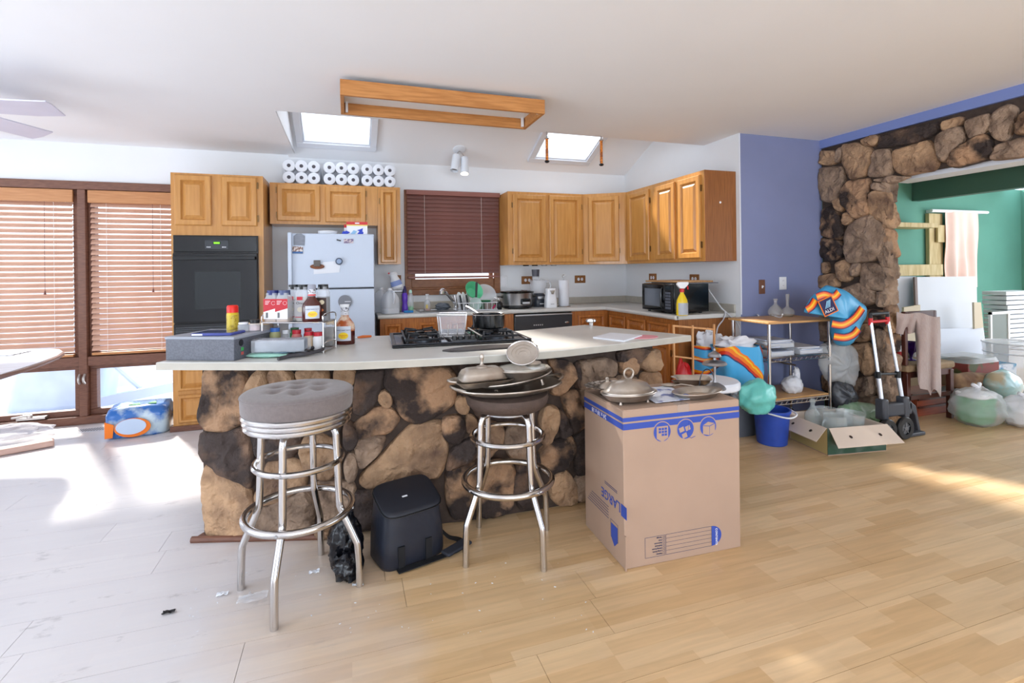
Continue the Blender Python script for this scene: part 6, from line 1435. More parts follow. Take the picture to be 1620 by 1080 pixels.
# ================================================================== things on the back worktop
def ctr(px, Y): 
    p = on_y(px, 480, Y); return Vector((p.x, Y, CZT))
hdpe = mat('milky_jug_plastic', (232, 236, 242), rough=0.35, alpha=0.62)
def jug(label, P, rot):
    t = thing('water_jug', label, 'jug', P, rotz=rot, group='gallon jugs beside the fridge')
    def sqf(t_, r_): return 1.0 / ((abs(cos(t_)) ** 4 + abs(sin(t_)) ** 4) ** 0.25)
    MB().lathe([(0, 0), (0.066, 0), (0.074, 0.008), (0.074, 0.05), (0.072, 0.055), (0.074, 0.06), (0.074, 0.13), (0.066, 0.16), (0.045, 0.195), (0.022, 0.215), (0.02, 0.228)], n=28, wob=sqf).build('jug_body', hdpe, t, local=True)
    MB().lathe([(0.022, 0.224), (0.022, 0.243), (0, 0.244)], n=20).build('cap', white_pl, t, local=True)
    MB().tube(smooth_path([(0.02, 0, 0.215), (0.07, 0, 0.205), (0.085, 0, 0.15), (0.07, 0, 0.10)], 5), 0.011, 10).build('handle', hdpe, t, local=True)
jug('empty gallon jug standing right against the fridge', ctr(603.5, 5.06), 0.9)
jug('gallon jug in front of the grey metal box', ctr(617.5, 4.84), -1.2)
P = ctr(628, 5.12)
t = thing('metal_canister', 'grey metal box on the worktop left of the purple bottle', 'canister', P)
MB().box((-0.055, -0.06, 0), (0.055, 0.06, 0.20)).build('body', mat('galvanised_steel', (126, 124, 122), rough=0.45, metal=0.6, var=0.25, scale=16), t, local=True, bevel=0.004)
MB().box((-0.060, -0.065, 0.2), (0.060, 0.065, 0.212)).build('lid', chrome_d, t, local=True, bevel=0.003)
t = thing('squeeze_bottle', 'white bottle with a red tip leaning on the grey metal box', 'bottle', P + Vector((-0.01, -0.005, 0.2125)))
Mb = Matrix.Rotation(radians(-18), 3, 'Y')
MB().lathe([(0, 0.0), (0.055, 0.002), (0.058, 0.03), (0.05, 0.08), (0.038, 0.12), (0.045, 0.15), (0.03, 0.17), (0, 0.172)], c=(0.02, 0, 0.018), n=24, sy=0.7, M=Mb).build('bottle_body', white_pl, t, local=True)
MB().cyl((-0.045, 0, 0.165), (-0.075, 0, 0.172), 0.010, 0.007, 12).build('red_tip', red, t, local=True)
MB().lathe([(0.0585, 0.03), (0.051, 0.08)], c=(0.02, 0, 0.018), n=24, sy=0.71, M=Mb).build('blue_label', mat('periwinkle_label', (140, 160, 214), rough=0.5), t, local=True)
def bottle(name, label, P, prof, m1, cap_prof, m2, sy=1.0, extra=None, cat='bottle'):
    t = thing(name, label, cat, P)
    MB().lathe(prof, n=24, sy=sy).build('bottle_body', m1, t, local=True)
    MB().lathe(cap_prof, n=20, sy=sy).build('cap', m2, t, local=True)
    return t
purple = mat('purple_plastic', (104, 60, 190), rough=0.3)
bottle('cleaner_bottle', 'purple bottle with dark purple top by the sink window', ctr(640.5, 5.02), [(0, 0), (0.028, 0), (0.03, 0.006), (0.028, 0.06), (0.022, 0.085), (0.027, 0.11), (0.028, 0.17), (0.018, 0.19)], purple, [(0.019, 0.188), (0.019, 0.215), (0.012, 0.235), (0.010, 0.255), (0, 0.257)], mat('dark_purple_cap', (44, 30, 84), rough=0.35))
t = bottle('dish_soap_bottle', 'clear dish soap bottle with green soap at the bottom', ctr(649.5, 5.06), [(0, 0), (0.028, 0), (0.03, 0.005), (0.03, 0.12), (0.026, 0.16), (0.014, 0.185)], clear_pl, [(0.016, 0.183), (0.016, 0.20), (0.010, 0.215), (0, 0.217)], mat('pale_mint_cap', (196, 232, 216), rough=0.4), sy=0.7)
MB().lathe([(0, 0.002), (0.0285, 0.003), (0.0285, 0.05), (0, 0.05)], n=20, sy=0.7).build('green_soap', mat('green_soap', (64, 200, 96), rough=0.2), t, local=True)
tag(MB().box((-0.045, -0.03, 0), (0.045, 0.03, 0.02), c=ctr(646, 4.92)).build('sponge', mat('blue_sponge', (60, 140, 206), rough=0.9, bump=0.5, scale=120), bevel=0.005), 'blue kitchen sponge in front of the purple bottle', 'sponge')
t = bottle('hand_soap', 'clear hand soap pump bottle behind the sink', ctr(676, 5.12), [(0, 0), (0.030, 0), (0.032, 0.005), (0.032, 0.08), (0.026, 0.10), (0.012, 0.112)], clear_pl, [(0.016, 0.11), (0.016, 0.125), (0.008, 0.128), (0.006, 0.155), (0.018, 0.157), (0.018, 0.165), (0, 0.167)], white_pl, cat='soap bottle')
MB().lathe([(0, 0.002), (0.0305, 0.003), (0.0305, 0.014), (0, 0.014)], n=20).build('soap', mat('coral_soap', (226, 140, 120), rough=0.3), t, local=True)
MB().fbox(Fr((-0.02, -0.0325, 0.02), (1, 0, 0)), (0, 0, 0), (0.022, 0.04, 0.001)).build('yellow_label', mat('soap_label', (224, 200, 110), rough=0.5), t, local=True)
# sink and faucet
t = thing('kitchen_sink', 'stainless sink rim set into the back worktop', 'sink', (1.06, 4.98, CZT))
for nm, a, b_ in (('rim', (-0.40, -0.22, 0), (0.40, -0.19, 0.006)), ('rim', (-0.40, 0.17, 0), (0.40, 0.24, 0.006)), ('rim', (-0.40, -0.19, 0), (-0.37, 0.17, 0.006)), ('rim', (0.37, -0.19, 0), (0.40, 0.17, 0.006)), ('divider', (-0.015, -0.19, 0), (0.015, 0.17, 0.005))):
    MB().box(a, b_).build(nm, chrome_d, t, local=True, bevel=0.002)
for x0, x1 in ((-0.37, -0.015), (0.015, 0.37)): MB().box((x0, -0.19, 0.0003), (x1, 0.17, 0.001)).build('basin_cover', mat('basin_shade', (120, 124, 128), rough=0.3, metal=0.8), t, local=True)
fp = ctr(722, 5.18)
t = thing('faucet', 'chrome pull-out faucet angled over the sink', 'faucet', fp)
MB().lathe([(0.03, 0), (0.03, 0.006), (0.022, 0.012), (0.02, 0.06), (0.0, 0.062)], c=(0, 0, 0.0062), n=20).build('base', chrome, t, local=True)
MB().tube(smooth_path([(0, 0, 0.04), (-0.05, -0.05, 0.09), (-0.12, -0.12, 0.165), (-0.155, -0.15, 0.195)], 5), [0.014] * 10 + [0.016] * 6, 12).build('spout', chrome, t, local=True)
MB().tube([(-0.15, -0.145, 0.19), (-0.175, -0.17, 0.205), (-0.19, -0.19, 0.188), (-0.192, -0.195, 0.165)], [0.018, 0.024, 0.026, 0.024], 14).build('spray_head', chrome, t, local=True)
MB().tube([(0.0, 0, 0.06), (0.02, -0.01, 0.13), (0.035, -0.02, 0.15)], [0.011, 0.009, 0.012], 12).build('lever', chrome, t, local=True)
P = ctr(700, 5.15)
tag(MB().blob(P + Vector((0, 0, 0.032)), (0.075, 0.045, 0.036), seed=21, amp=0.4, freq=3, flat=-0.85).build('dish_rag', mat('grey_rag', (112, 118, 128), rough=0.95, var=0.2, scale=20)), 'grey crumpled dish rag behind the sink', 'rag')
# dish rack with dishes
DR = Vector((on_y(752, 480, 4.88).x, 4.88, CZT + 0.0065))
t = thing('dish_rack', 'white wire dish rack filled with drying dishes', 'dish rack', DR)
wire = mat('white_wire', (224, 226, 232), rough=0.4)
for z in (0.006, 0.075): MB().tube([(-0.2, -0.11, z), (0.2, -0.11, z), (0.2, 0.13, z), (-0.2, 0.13, z)], 0.004, 6, closed=True).build('rim_wire', wire, t, local=True)
for k in range(9):
    x = -0.19 + k * 0.0475; MB().tube([(x, -0.11, 0.075), (x, -0.11, 0.006), (x, 0.13, 0.006), (x, 0.13, 0.075)], 0.0025, 5).build('wire', wire, t, local=True)
def standing_disc(name, label, cat, px, Y, r, z, mt, tilt=70, yawd=0.0, depth=0.02, sx=1.0, mb_extra=None):
    P = on_y(px, 480, Y); c = Vector((P.x, Y, z)); M = RZ(radians(yawd)) @ RX(radians(tilt))
    t = thing(name, label, cat, c)
    MB().lathe([(0, 0.0), (r * 0.55, 0.0), (r * 0.75, depth * 0.5), (r, depth), (r * 0.99, depth + 0.003), (r * 0.73, depth * 0.5 + 0.004), (r * 0.5, 0.004), (0, 0.004)], n=36, sx=sx, M=M).build('dish', mt, t, local=True)
    return t
ZR = CZT + 0.011
standing_disc('salad_bowl', 'green plastic bowl leaning in the dish rack', 'bowl', 746, 4.95, 0.10, ZR + 0.165, mat('mint_green_plastic', (96, 200, 150), rough=0.3), 62, 20, 0.06)
t = standing_disc('glass_lid', 'large round glass lid leaning at the back of the rack', 'pan lid', 766, 4.98, 0.125, ZR + 0.125, clear_pl, 68, -6, 0.02)
t.name = 'glass_cover'
standing_disc('plate', 'pale grey-green plate standing at the front of the rack', 'plate', 752, 4.80, 0.062, ZR + 0.062, mat('sage_plastic', (168, 190, 184), rough=0.35), 78, 5, 0.012)
for k in range(3): standing_disc('plate', ('white plate standing first from the faucet in the rack', 'white plate standing second from the faucet in the rack', 'white plate standing third from the faucet in the rack')[k], 'plate', 726 + 6.5 * k, 4.93, 0.085, ZR + 0.09, white_pl, 80, 58 + 6 * k, 0.012)
P = on_y(767, 480, 4.9)
t = thing('green_container', 'dark green plastic container in the dish rack', 'container', (P.x, 4.90, ZR)); rloft([(0.045, 0.05, 0.0), (0.052, 0.058, 0.085), (0.056, 0.062, 0.09)]).build('tub', mat('dark_green_plastic', (56, 128, 88), rough=0.35), t, local=True)
P = on_y(772, 480, 4.80)
t = thing('brown_mug', 'taupe square cup at the right of the dish rack', 'cup', (P.x, 4.815, ZR)); rloft([(0.032, 0.03, 0.0), (0.036, 0.034, 0.07), (0.033, 0.031, 0.07), (0.030, 0.028, 0.005)], e=0.6).build('cup_body', mat('taupe_ceramic', (132, 118, 112), rough=0.4), t, local=True)
P = on_y(753, 462, 4.84)
t = thing('spatula', 'black slotted spatula sticking up from the rack', 'spatula', (P.x, 4.85, ZR + 0.06))
MB().prism([(0.012 * cos(a) * (1 if cos(a) > 0 else 1) + 0.0, 0.20 + 0.016 * sin(a)) for a in [i * pi / 8 for i in range(9)]] + [(-0.008, 0.0), (0.008, 0.0)], -0.004, 0.004, (Vector((0, 0, 0)), Vector((1, 0, -0.08)).normalized(), Vector((0.05, 0, 1)).normalized(), Vector((0, -1, 0)))).build('handle', black_pl, t, local=True)
MB().blob((0.02, 0.0, 0.02), (0.03, 0.012, 0.024), seed=2, amp=0.1, flat=-1).build('head', black_pl, t, local=True)
for k, (px, col, lab) in enumerate(((730, black_pl, 'black handled tool standing in the left of the rack'), (740, black_pl, 'black handled tool in the middle of the rack'), (722, chrome, 'shiny steel tool standing by the faucet'))):
    P = on_y(px, 480, 4.79); t = thing('kitchen_utensil', lab, 'utensil', (P.x, 4.795, ZR), group='utensils in the rack'); MB().tube([(0.01, 0, 0.0), (0, 0, 0.07), (-0.012, 0.01, 0.15)], [0.006, 0.010, 0.009], 10).build('handle', col, t, local=True)
P = on_y(783, 480, 4.85)
t = thing('whisk', 'wire whisk with a pink handle lying right of the rack', 'whisk', (P.x, 4.84, CZT)); 
for k in range(6):
    a = k * pi / 6; MB().tube([(0.0, 0, 0.05), (0.03 * cos(a), -0.03 * sin(a) * 0.6, 0.09 + 0.02 * sin(a)), (0.035 * cos(a) + 0.02, 0.0, 0.13), (0.05, 0, 0.10)], 0.002, 5).build('wire_loop', chrome, t, local=True)
MB().tube([(-0.03, 0, 0.012), (0.0, 0, 0.05)], 0.009, 8).build('handle', mat('pink_handle', (214, 50, 110), rough=0.4), t, local=True)
MB().blob((0.04, -0.01, 0.045), (0.035, 0.03, 0.045), seed=5, amp=0.2, flat=-0.95).build('grater_head', black_pl, t, local=True)
# slow cooker
P = ctr(818, 4.97)
t = thing('slow_cooker', 'oval stainless slow cooker with black lid', 'slow cooker', P)
MB().lathe([(0, 0.008), (0.155, 0.008), (0.165, 0.014), (0.165, 0.035), (0.16, 0.038)], n=48, sy=0.78).build('base', black_pl, t, local=True)
MB().lathe([(0.163, 0.036), (0.166, 0.05), (0.168, 0.155), (0.170, 0.16)], n=48, sy=0.78).build('housing', chrome_d, t, local=True)
MB().lathe([(0.165, 0.160), (0.182, 0.163), (0.184, 0.175), (0.172, 0.180), (0.14, 0.185), (0.06, 0.192), (0, 0.193)], n=48, sy=0.78).build('lid', black_gl, t, local=True)
c_p = MB().box((-0.005, -0.146, 0.045), (0.105, -0.122, 0.105)).build('control_panel', black_pl, t, local=True, bevel=0.010)
MB().box((0.01, -0.149, 0.052), (0.09, -0.1455, 0.072)).build('keypad', chrome_d, c_p, local=True, bevel=0.002)
MB().box((0.012, -0.149, 0.078), (0.088, -0.1455, 0.098)).build('display', mat('display_black', (20, 24, 26), rough=0.1), c_p, local=True)
for s_ in (-1, 1): MB().tube(smooth_path([(s_ * 0.166, -0.03, 0.12), (s_ * 0.2, -0.025, 0.125), (s_ * 0.2, 0.025, 0.125), (s_ * 0.166, 0.03, 0.12)], 4), 0.010, 8).build('side_handle', black_pl, t, local=True)
for s_ in (-1, 1): MB().cyl((s_ * 0.1, -0.05, 0), (s_ * 0.1, -0.05, 0.01), 0.012).build('foot', black_pl, t, local=True)
# food processor
P = ctr(852, 5.10)
t = thing('food_processor', 'food processor with a clear bowl behind the slow cooker', 'food processor', P)
rloft([(0.075, 0.085, 0.0), (0.08, 0.09, 0.01), (0.076, 0.086, 0.07), (0.062, 0.07, 0.125), (0.05, 0.055, 0.145)], e=0.5).build('motor_base', mat('slate_plastic', (52, 58, 68), rough=0.35), t, local=True)
MB().box((-0.045, -0.095, 0.085), (0.05, -0.082, 0.115)).build('button_panel', chrome_d, t, local=True, bevel=0.004)
MB().box((-0.02, -0.095, 0.03), (0.03, -0.088, 0.04)).build('badge', wht, t, local=True)
MB().lathe([(0.06, 0.146), (0.085, 0.15), (0.092, 0.27), (0.094, 0.285), (0.06, 0.30), (0, 0.302)], n=36).build('bowl', clear_pl, t, local=True)
MB().tube(smooth_path([(0.08, -0.02, 0.16), (0.125, -0.03, 0.18), (0.13, -0.03, 0.25), (0.085, -0.02, 0.275)], 4), 0.010, 8).build('bowl_handle', clear_pl, t, local=True)
MB().lathe([(0.04, 0.30), (0.042, 0.33)], c=(-0.03, 0, 0), n=24, sy=0.8).build('feed_tube', clear_pl, t, local=True)
MB().lathe([(0.038, 0.32), (0.044, 0.40), (0.044, 0.405), (0, 0.405)], c=(-0.03, 0, 0), n=24, sy=0.8).build('pusher', mat('pusher_grey', (72, 72, 82), rough=0.4), t, local=True)
# can opener
P = ctr(871, 4.92)
t = thing('can_opener', 'white electric can opener beside the paper towel', 'can opener', P)
rloft([(0.062, 0.05, 0.0), (0.064, 0.052, 0.008), (0.06, 0.048, 0.09), (0.048, 0.042, 0.15), (0.05, 0.044, 0.195), (0.046, 0.04, 0.202)], e=0.5).build('body', white_pl, t, local=True)
MB().prism([(-0.026, 0.182), (0.026, 0.182), (0.012, 0.142), (-0.008, 0.142)], 0.040, 0.056, (Vector((0, 0, 0)), Vector((1, 0, 0)), Vector((0, 0, 1)), Vector((0, -1, 0)))).build('cutting_lever', chrome, t, local=True)
MB().fbox(Fr((-0.02, -0.0525, 0.035), (1, 0, 0)), (0, 0, 0), (0.04, 0.005, 0.001)).build('badge', mat('grey_print', (150, 150, 156)), t, local=True)
# paper towel
P = ctr(892, 4.96)
t = thing('paper_towel', 'white paper towel roll on a steel stand', 'paper towel', P)
MB().tube(ring_pts((0, 0, 0.004), 0.072, 28), 0.004, 6, closed=True).build('stand_ring', chrome, t, local=True)
MB().cyl((0, 0, 0), (0, 0, 0.315), 0.005, n=10).build('stand_rod', chrome, t, local=True)
MB().tube([(0.014 * cos(a), 0, 0.315 + 0.014 + 0.014 * sin(a)) for a in [i * 2 * pi / 14 for i in range(14)]], 0.003, 6, closed=True).build('top_loop', chrome, t, local=True)
MB().lathe([(0.018, 0.009), (0.056, 0.009), (0.058, 0.012), (0.058, 0.283), (0.056, 0.286), (0.018, 0.286), (0.018, 0.009)], n=36).build('towel_roll', tp, t, local=True)
# microwave on the right worktop, facing left
t = thing('microwave', 'black microwave oven on the right-hand worktop', 'microwave', (2.84, 3.86, CZT))
x0, x1, y0, y1, z0, z1 = 2.655, 3.04, 3.655, 4.12, CZT + 0.013, 1.172
MB().box((x0 + 0.02, y0, z0), (x1, y1, z1)).build('housing', black_en, t, bevel=0.006)
d_ = MB().box((x0, y0 + 0.115, z0 + 0.004), (x0 + 0.0195, y1 - 0.004, z1 - 0.004)).build('door', black_gl, t, bevel=0.005)
MB().box((x0 - 0.002, y0 + 0.15, z0 + 0.045), (x0 - 0.0002, y1 - 0.05, z1 - 0.045)).build('door_window', mat('microwave_window', (120, 128, 140), rough=0.12, metal=0.4), d_)
MB().tube([(x0 - 0.004, y0 + 0.128, z0 + 0.03), (x0 - 0.026, y0 + 0.128, z0 + 0.05), (x0 - 0.026, y0 + 0.128, z1 - 0.05), (x0 - 0.004, y0 + 0.128, z1 - 0.03)], 0.007, 8).build('handle', black_en, d_)
k_ = MB().box((x0, y0 + 0.004, z0 + 0.004), (x0 + 0.0195, y0 + 0.112, z1 - 0.004)).build('control_panel', black_pl, t, bevel=0.004)
for r in range(6):
    for c in range(3): MB().box((x0 - 0.0018, y0 + 0.022 + 0.026 * c, z0 + 0.03 + 0.026 * r), (x0 - 0.0002, y0 + 0.042 + 0.026 * c, z0 + 0.048 + 0.026 * r)).build('key', mat('key_grey', (108, 112, 124), rough=0.4), k_)
MB().box((x0 - 0.0018, y0 + 0.02, z1 - 0.05), (x0 - 0.0002, y0 + 0.095, z1 - 0.022)).build('display', mat('mw_display', (50, 60, 66), rough=0.1), k_)
for a in (x0 + 0.05, x1 - 0.05):
    for b_ in (y0 + 0.05, y1 - 0.05): MB().cyl((a, b_, CZT), (a, b_, z0 + 0.001), 0.014, n=12).build('foot', black_pl, t)
t = thing('cutting_board', 'wooden cutting board lying on top of the microwave', 'cutting board', (2.86, 3.86, z1), rotz=0.0)
MB().box((-0.165, -0.24, 0.010), (0.20, 0.26, 0.026)).build('board', mat('board_maple', (196, 152, 104), rough=0.5, rgb2=(166, 120, 76), scale=5, stretch=(14, 1, 14)), t, local=True, bevel=0.004)
MB().box((-0.14, -0.27, 0.0), (0.23, 0.2, 0.0095)).build('tray_below', mat('tray_steel', (120, 122, 130), rough=0.4, metal=0.5), t, local=True, bevel=0.003)
t['label'] = 'wooden cutting board on a thin dark tray atop the microwave'
P = on_z(1081, 500, CZT)
t = thing('spray_bottle', 'yellow and white trigger spray bottle before the microwave', 'spray bottle', (P.x + 0.035, P.y + 0.06, CZT), rotz=-0.25)
ylw = mat('yellow_bottle', (238, 204, 34), rough=0.3)
MB().lathe([(0, 0), (0.046, 0), (0.050, 0.006), (0.050, 0.09), (0.044, 0.13), (0.028, 0.165), (0.016, 0.185), (0.016, 0.20)], n=32, sy=0.62).build('bottle_body', ylw, t, local=True)
MB().grid(lambda u, v: (0.0505 * cos(-2.5 + 2.3 * u), 0.0505 * 0.62 * sin(-2.5 + 2.3 * u), 0.006 + 0.10 * v), 12, 4).build('label', mat('grey_label', (176, 180, 188), rough=0.3), t, local=True)
MB().lathe([(0.019, 0.196), (0.019, 0.222), (0.014, 0.226)], n=20).build('collar', red, t, local=True)
MB().raw([(-0.02, -0.013, 0.226), (0.02, -0.013, 0.226), (0.055, -0.013, 0.262), (0.055, -0.013, 0.282), (-0.035, -0.013, 0.282), (-0.05, -0.013, 0.262), (-0.02, 0.013, 0.226), (0.02, 0.013, 0.226), (0.055, 0.013, 0.262), (0.055, 0.013, 0.282), (-0.035, 0.013, 0.282), (-0.05, 0.013, 0.262)],
         [(0, 1, 2, 3, 4, 5), (11, 10, 9, 8, 7, 6)] + [(i, (i + 1) % 6, (i + 1) % 6 + 6, i + 6) for i in range(6)]).build('spray_head', white_pl, t, local=True, bevel=0.005)
MB().tube([(0.035, 0, 0.258), (0.050, 0, 0.240), (0.052, 0, 0.218)], [0.007, 0.007, 0.005], 8).build('trigger', red, t, local=True)
path = smooth_path([(3.045, 3.68, 1.13), (3.07, 3.62, 1.04), (3.10, 3.575, 0.96), (3.12, 3.545, 0.918), (3.07, 3.515, 0.86), (2.99, 3.49, 0.80), (2.96, 3.48, 0.70)], 6)
path2 = smooth_path([(3.10, 3.575, 0.955), (3.14, 3.535, 0.905), (3.20, 3.49, 0.82), (3.19, 3.45, 0.74), (3.15, 3.42, 0.68)], 6)
tag(MB().tube(path, 0.0055, 8).tube(path2, 0.0055, 8).build('power_cord', mat('grey_cord', (196, 198, 204), rough=0.4)), 'pale grey cord hanging over the worktop end by the blue wall', 'cord')
# ================================================================== trash can, bags and lattice beside the worktop end
P0 = on_z(1138, 772)
TC = Vector((2.135, 2.56, 0))
t = thing('trash_can', 'slim stainless trash can with white lid behind the moving box', 'trash can', TC)
MB().lathe([(0, 0.0), (0.152, 0.0), (0.155, 0.012), (0.152, 0.03), (0.148, 0.032)], n=40).build('base_ring', black_pl, t, local=True)
MB().lathe([(0.146, 0.0321), (0.146, 0.56)], n=40).build('body', mat('can_steel', (200, 198, 196), rough=0.25, metal=1.0), t, local=True)
mb = MB()
def bagw(a, r): return 1 + 0.03 * noise.noise(Vector((cos(a) * 4, sin(a) * 4, r * 40)))
MB().lathe([(0.150, 0.43), (0.160, 0.45), (0.163, 0.55), (0.156, 0.575)], n=64, wob=bagw).build('bag_liner', black_bag, t, local=True)
MB().lathe([(0.165, 0.565), (0.170, 0.572), (0.170, 0.600), (0.160, 0.612), (0.1, 0.618), (0, 0.620)], n=48).build('lid', mat('lid_white', (222, 226, 234), rough=0.3), t, local=True)
bag_stops = [(0.0, (74, 172, 226)), (0.52, (30, 40, 92)), (0.57, (206, 48, 24)), (0.66, (244, 124, 24)), (0.76, (250, 192, 40)), (0.82, (244, 124, 24)), (0.88, (74, 172, 226))]
shop_m = bands_mat('shopping_bag_print', bag_stops, scale=1.9, distort=3.0, wstretch=(1, 1, 1.4))
shop_m2 = bands_mat('shopping_bag_print_fine', bag_stops, scale=2.6, distort=4.5, direction='Z')
def shopping_bag(name, label, loc, rot, w, d, h, seed, mt, lean=0.0, stuff_m=white_bag, handle=None, group='patterned shopping bags'):
    t = thing(name, label, 'shopping bag', loc, rotz=rot, group=group)
    n = 48; levs = []
    mb = MB(); vs = []
    L = 10
    for i in range(L + 1):
        f = i / L; hx_, hy_ = w / 2 * (0.82 + 0.18 * f), d / 2 * (0.9 + 0.12 * f)
        for x, y in rrect(hx_, hy_, 0.5, n):
            p = Vector((x, y, h * f)); k = 0.045 * w * noise.noise(Vector((x * 9 + seed, y * 9, f * 4))) + 0.03 * w * noise.noise(Vector((x * 22, y * 22 + seed, f * 9)))
            dd = Vector((x, y, 0)).normalized(); p = p + dd * k + Vector((lean * f * f, 0, 0)); 
            if i == L: p.z += 0.05 * h * noise.noise(Vector((x * 8, y * 8, seed)))
            vs.append(p)
    fs = [(i * n + j, i * n + (j + 1) % n, (i + 1) * n + (j + 1) % n, (i + 1) * n + j) for i in range(L) for j in range(n)]
    fs.append(list(range(n))[::-1])
    mb.raw(vs, fs).build('bag_body', mt, t, local=True, angle=75)
    if stuff_m: MB().blob((lean, 0, h * 0.98), (w * 0.42, d * 0.42, h * 0.18), seed=seed, amp=0.5, freq=2.5, flat=-0.9, nu=36, nv=22).build('crumpled_filling', stuff_m, t, local=True, angle=70)
    return t
shopping_bag('shopping_bag', 'patterned shopping bag stuffed with white plastic, behind the lattice', (2.83, 3.40, 0.0), 0.1, 0.28, 0.18, 0.68, 3, shop_m2)
shopping_bag('shopping_bag', 'large blue patterned shopping bag with white plastic, by the cart', (2.93, 3.17, 0.30), -0.2, 0.36, 0.22, 0.40, 8, shop_m, lean=-0.04)
t = thing('storage_tote', 'grey plastic tote under the patterned shopping bag', 'tote', (3.0, 3.13, 0)); t.location = (2.93, 3.20, 0)
rloft([(0.10, 0.10, 0.0), (0.125, 0.12, 0.28), (0.135, 0.13, 0.285), (0.135, 0.13, 0.298)], e=0.4).build('tub', mat('smoke_tote', (92, 96, 104), rough=0.4), t, local=True)
P = on_y(1185, 612, 2.93)
t = thing('teal_bag', 'crumpled teal plastic bag bulging beside the cart', 'plastic bag', (P.x, 2.86, 0.272))
teal = mat('teal_plastic', (112, 206, 196), rough=0.3, var=0.1, scale=10, bump=0.4, bscale=12)
MB().blob((0, 0, 0.10), (0.15, 0.10, 0.13), seed=13, amp=0.2, freq=2.0, flat=-0.8, nu=40, nv=26).build('bag_body', teal, t, local=True, angle=70)
t = thing('red_tote', 'red plastic bag on the floor behind the lattice', 'bag', (2.58, 3.42, 0))
MB().blob((0, 0, 0.26), (0.10, 0.09, 0.30), seed=17, amp=0.22, freq=2.5, flat=-0.88, top=0.7).build('bag_body', mat('red_bag', (206, 30, 34), rough=0.3, bump=0.4, scale=10), t, local=True, angle=70)
MB().tube(smooth_path([(-0.05, -0.06, 0.42), (-0.12, -0.08, 0.46), (-0.14, -0.08, 0.40), (-0.06, -0.08, 0.34)], 5), 0.010, 8).build('handle', MATS['red_bag'], t, local=True)
# thin wooden lattice leaning at the cabinet end
lt = thing('wooden_lattice', 'thin wooden window grille leaning by the cabinet end', 'lattice', (2.60, 3.22, 0))
pine = mat('pale_pine', (222, 166, 112), rough=0.5, rgb2=(206, 146, 92), scale=5, stretch=(8, 8, 1))
LY = 3.22
ax0 = on_y(1064, 515, LY); ax1 = on_y(1130, 521, LY); am0 = on_y(1064, 563, LY); am1 = on_y(1130, 571, LY); vv = on_y(1095, 518, LY).x
MB().tube([ax0 + Vector((0, 0, 0)), ax1], 0.009, 4).build('rail', pine, lt); MB().tube([am0, am1], 0.008, 4).build('rail', pine, lt)
for x in (vv, ax1.x - 0.006, ax0.x + 0.006): MB().tube([(x, LY - 0.004, 0.0), (x, LY - 0.004, ax0.z - 0.005)], 0.009, 4).build('stile', pine, lt)
MB().tube([(ax0.x, LY, 0.2), (ax1.x, LY, 0.2)], 0.008, 4).build('rail', pine, lt)
# ================================================================== rolling cart by the blue wall
ct = thing('rolling_cart', 'chrome wire rolling cart with wooden top against the blue wall', 'cart', (3.40, 3.22, 0))
cx0, cx1, cy0, cy1 = 3.085, 3.705, 3.04, 3.42
top_z = 0.885
ctop = mat('cart_top_wood', (214, 168, 112), rough=0.4, rgb2=(196, 146, 90), scale=5, stretch=(1.2, 12, 12))
MB().box((cx0 - 0.03, cy0 - 0.03, top_z - 0.018), (cx1 + 0.02, cy1 + 0.02, top_z)).build('wooden_top', ctop, ct, bevel=0.004)
for x in (cx0, cx1):
    for y in (cy0, cy1):
        l_ = MB().cyl((x, y, 0.075), (x, y, top_z - 0.018), 0.0125, n=12).build('post', chrome, ct)
        MB().cyl((x - 0.012, y, 0.03), (x + 0.012, y, 0.03), 0.030, n=18).build('caster_wheel', black_pl, l_)
        MB().cyl((x, y, 0.045), (x, y, 0.08), 0.010, n=10).build('caster_stem', chrome_d, l_)
def wire_shelf(z, solid=None):
    MB().tube([(cx0, cy0, z), (cx1, cy0, z), (cx1, cy1, z), (cx0, cy1, z)], 0.005, 6, closed=True).build('shelf_rim', chrome, ct)
    MB().tube([(cx0, cy0, z - 0.03), (cx1, cy0, z - 0.03), (cx1, cy1, z - 0.03), (cx0, cy1, z - 0.03)], 0.004, 6, closed=True).build('shelf_rim', chrome, ct)
    z_ = []
    for k in range(25): z_.append((cx0 + (cx1 - cx0) * k / 24, cy0, z if k % 2 else z - 0.03))
    MB().tube(z_, 0.0025, 5).build('truss_wire', chrome, ct)
    z_ = [(cx0, cy0 + (cy1 - cy0) * k / 14, z if k % 2 else z - 0.03) for k in range(15)]
    MB().tube(z_, 0.0025, 5).build('truss_wire', chrome, ct)
    for k in range(16):
        y = cy0 + (cy1 - cy0) * (k + 0.5) / 16; MB().tube([(cx0, y, z), (cx1, y, z)], 0.002, 5).build('shelf_wire', chrome, ct)
    if solid: MB().box((cx0 + 0.012, cy0 + 0.004, z + 0.006), (cx1 - 0.012, cy1 - 0.01, z + 0.02)).build('shelf_board', solid, ct, bevel=0.002)
wire_shelf(0.600); wire_shelf(0.262, ctop)
MB().tube([(cx0, cy0 - 0.0, 0.69), (cx0, cy1, 0.71)], 0.008, 8).build('side_bar', chrome, ct)
MB().tube([(cx0 + 0.3, cy1 - 0.05, 0.52), (cx1, cy1 - 0.05, 0.45)], 0.008, 8).build('back_bar', chrome, ct)
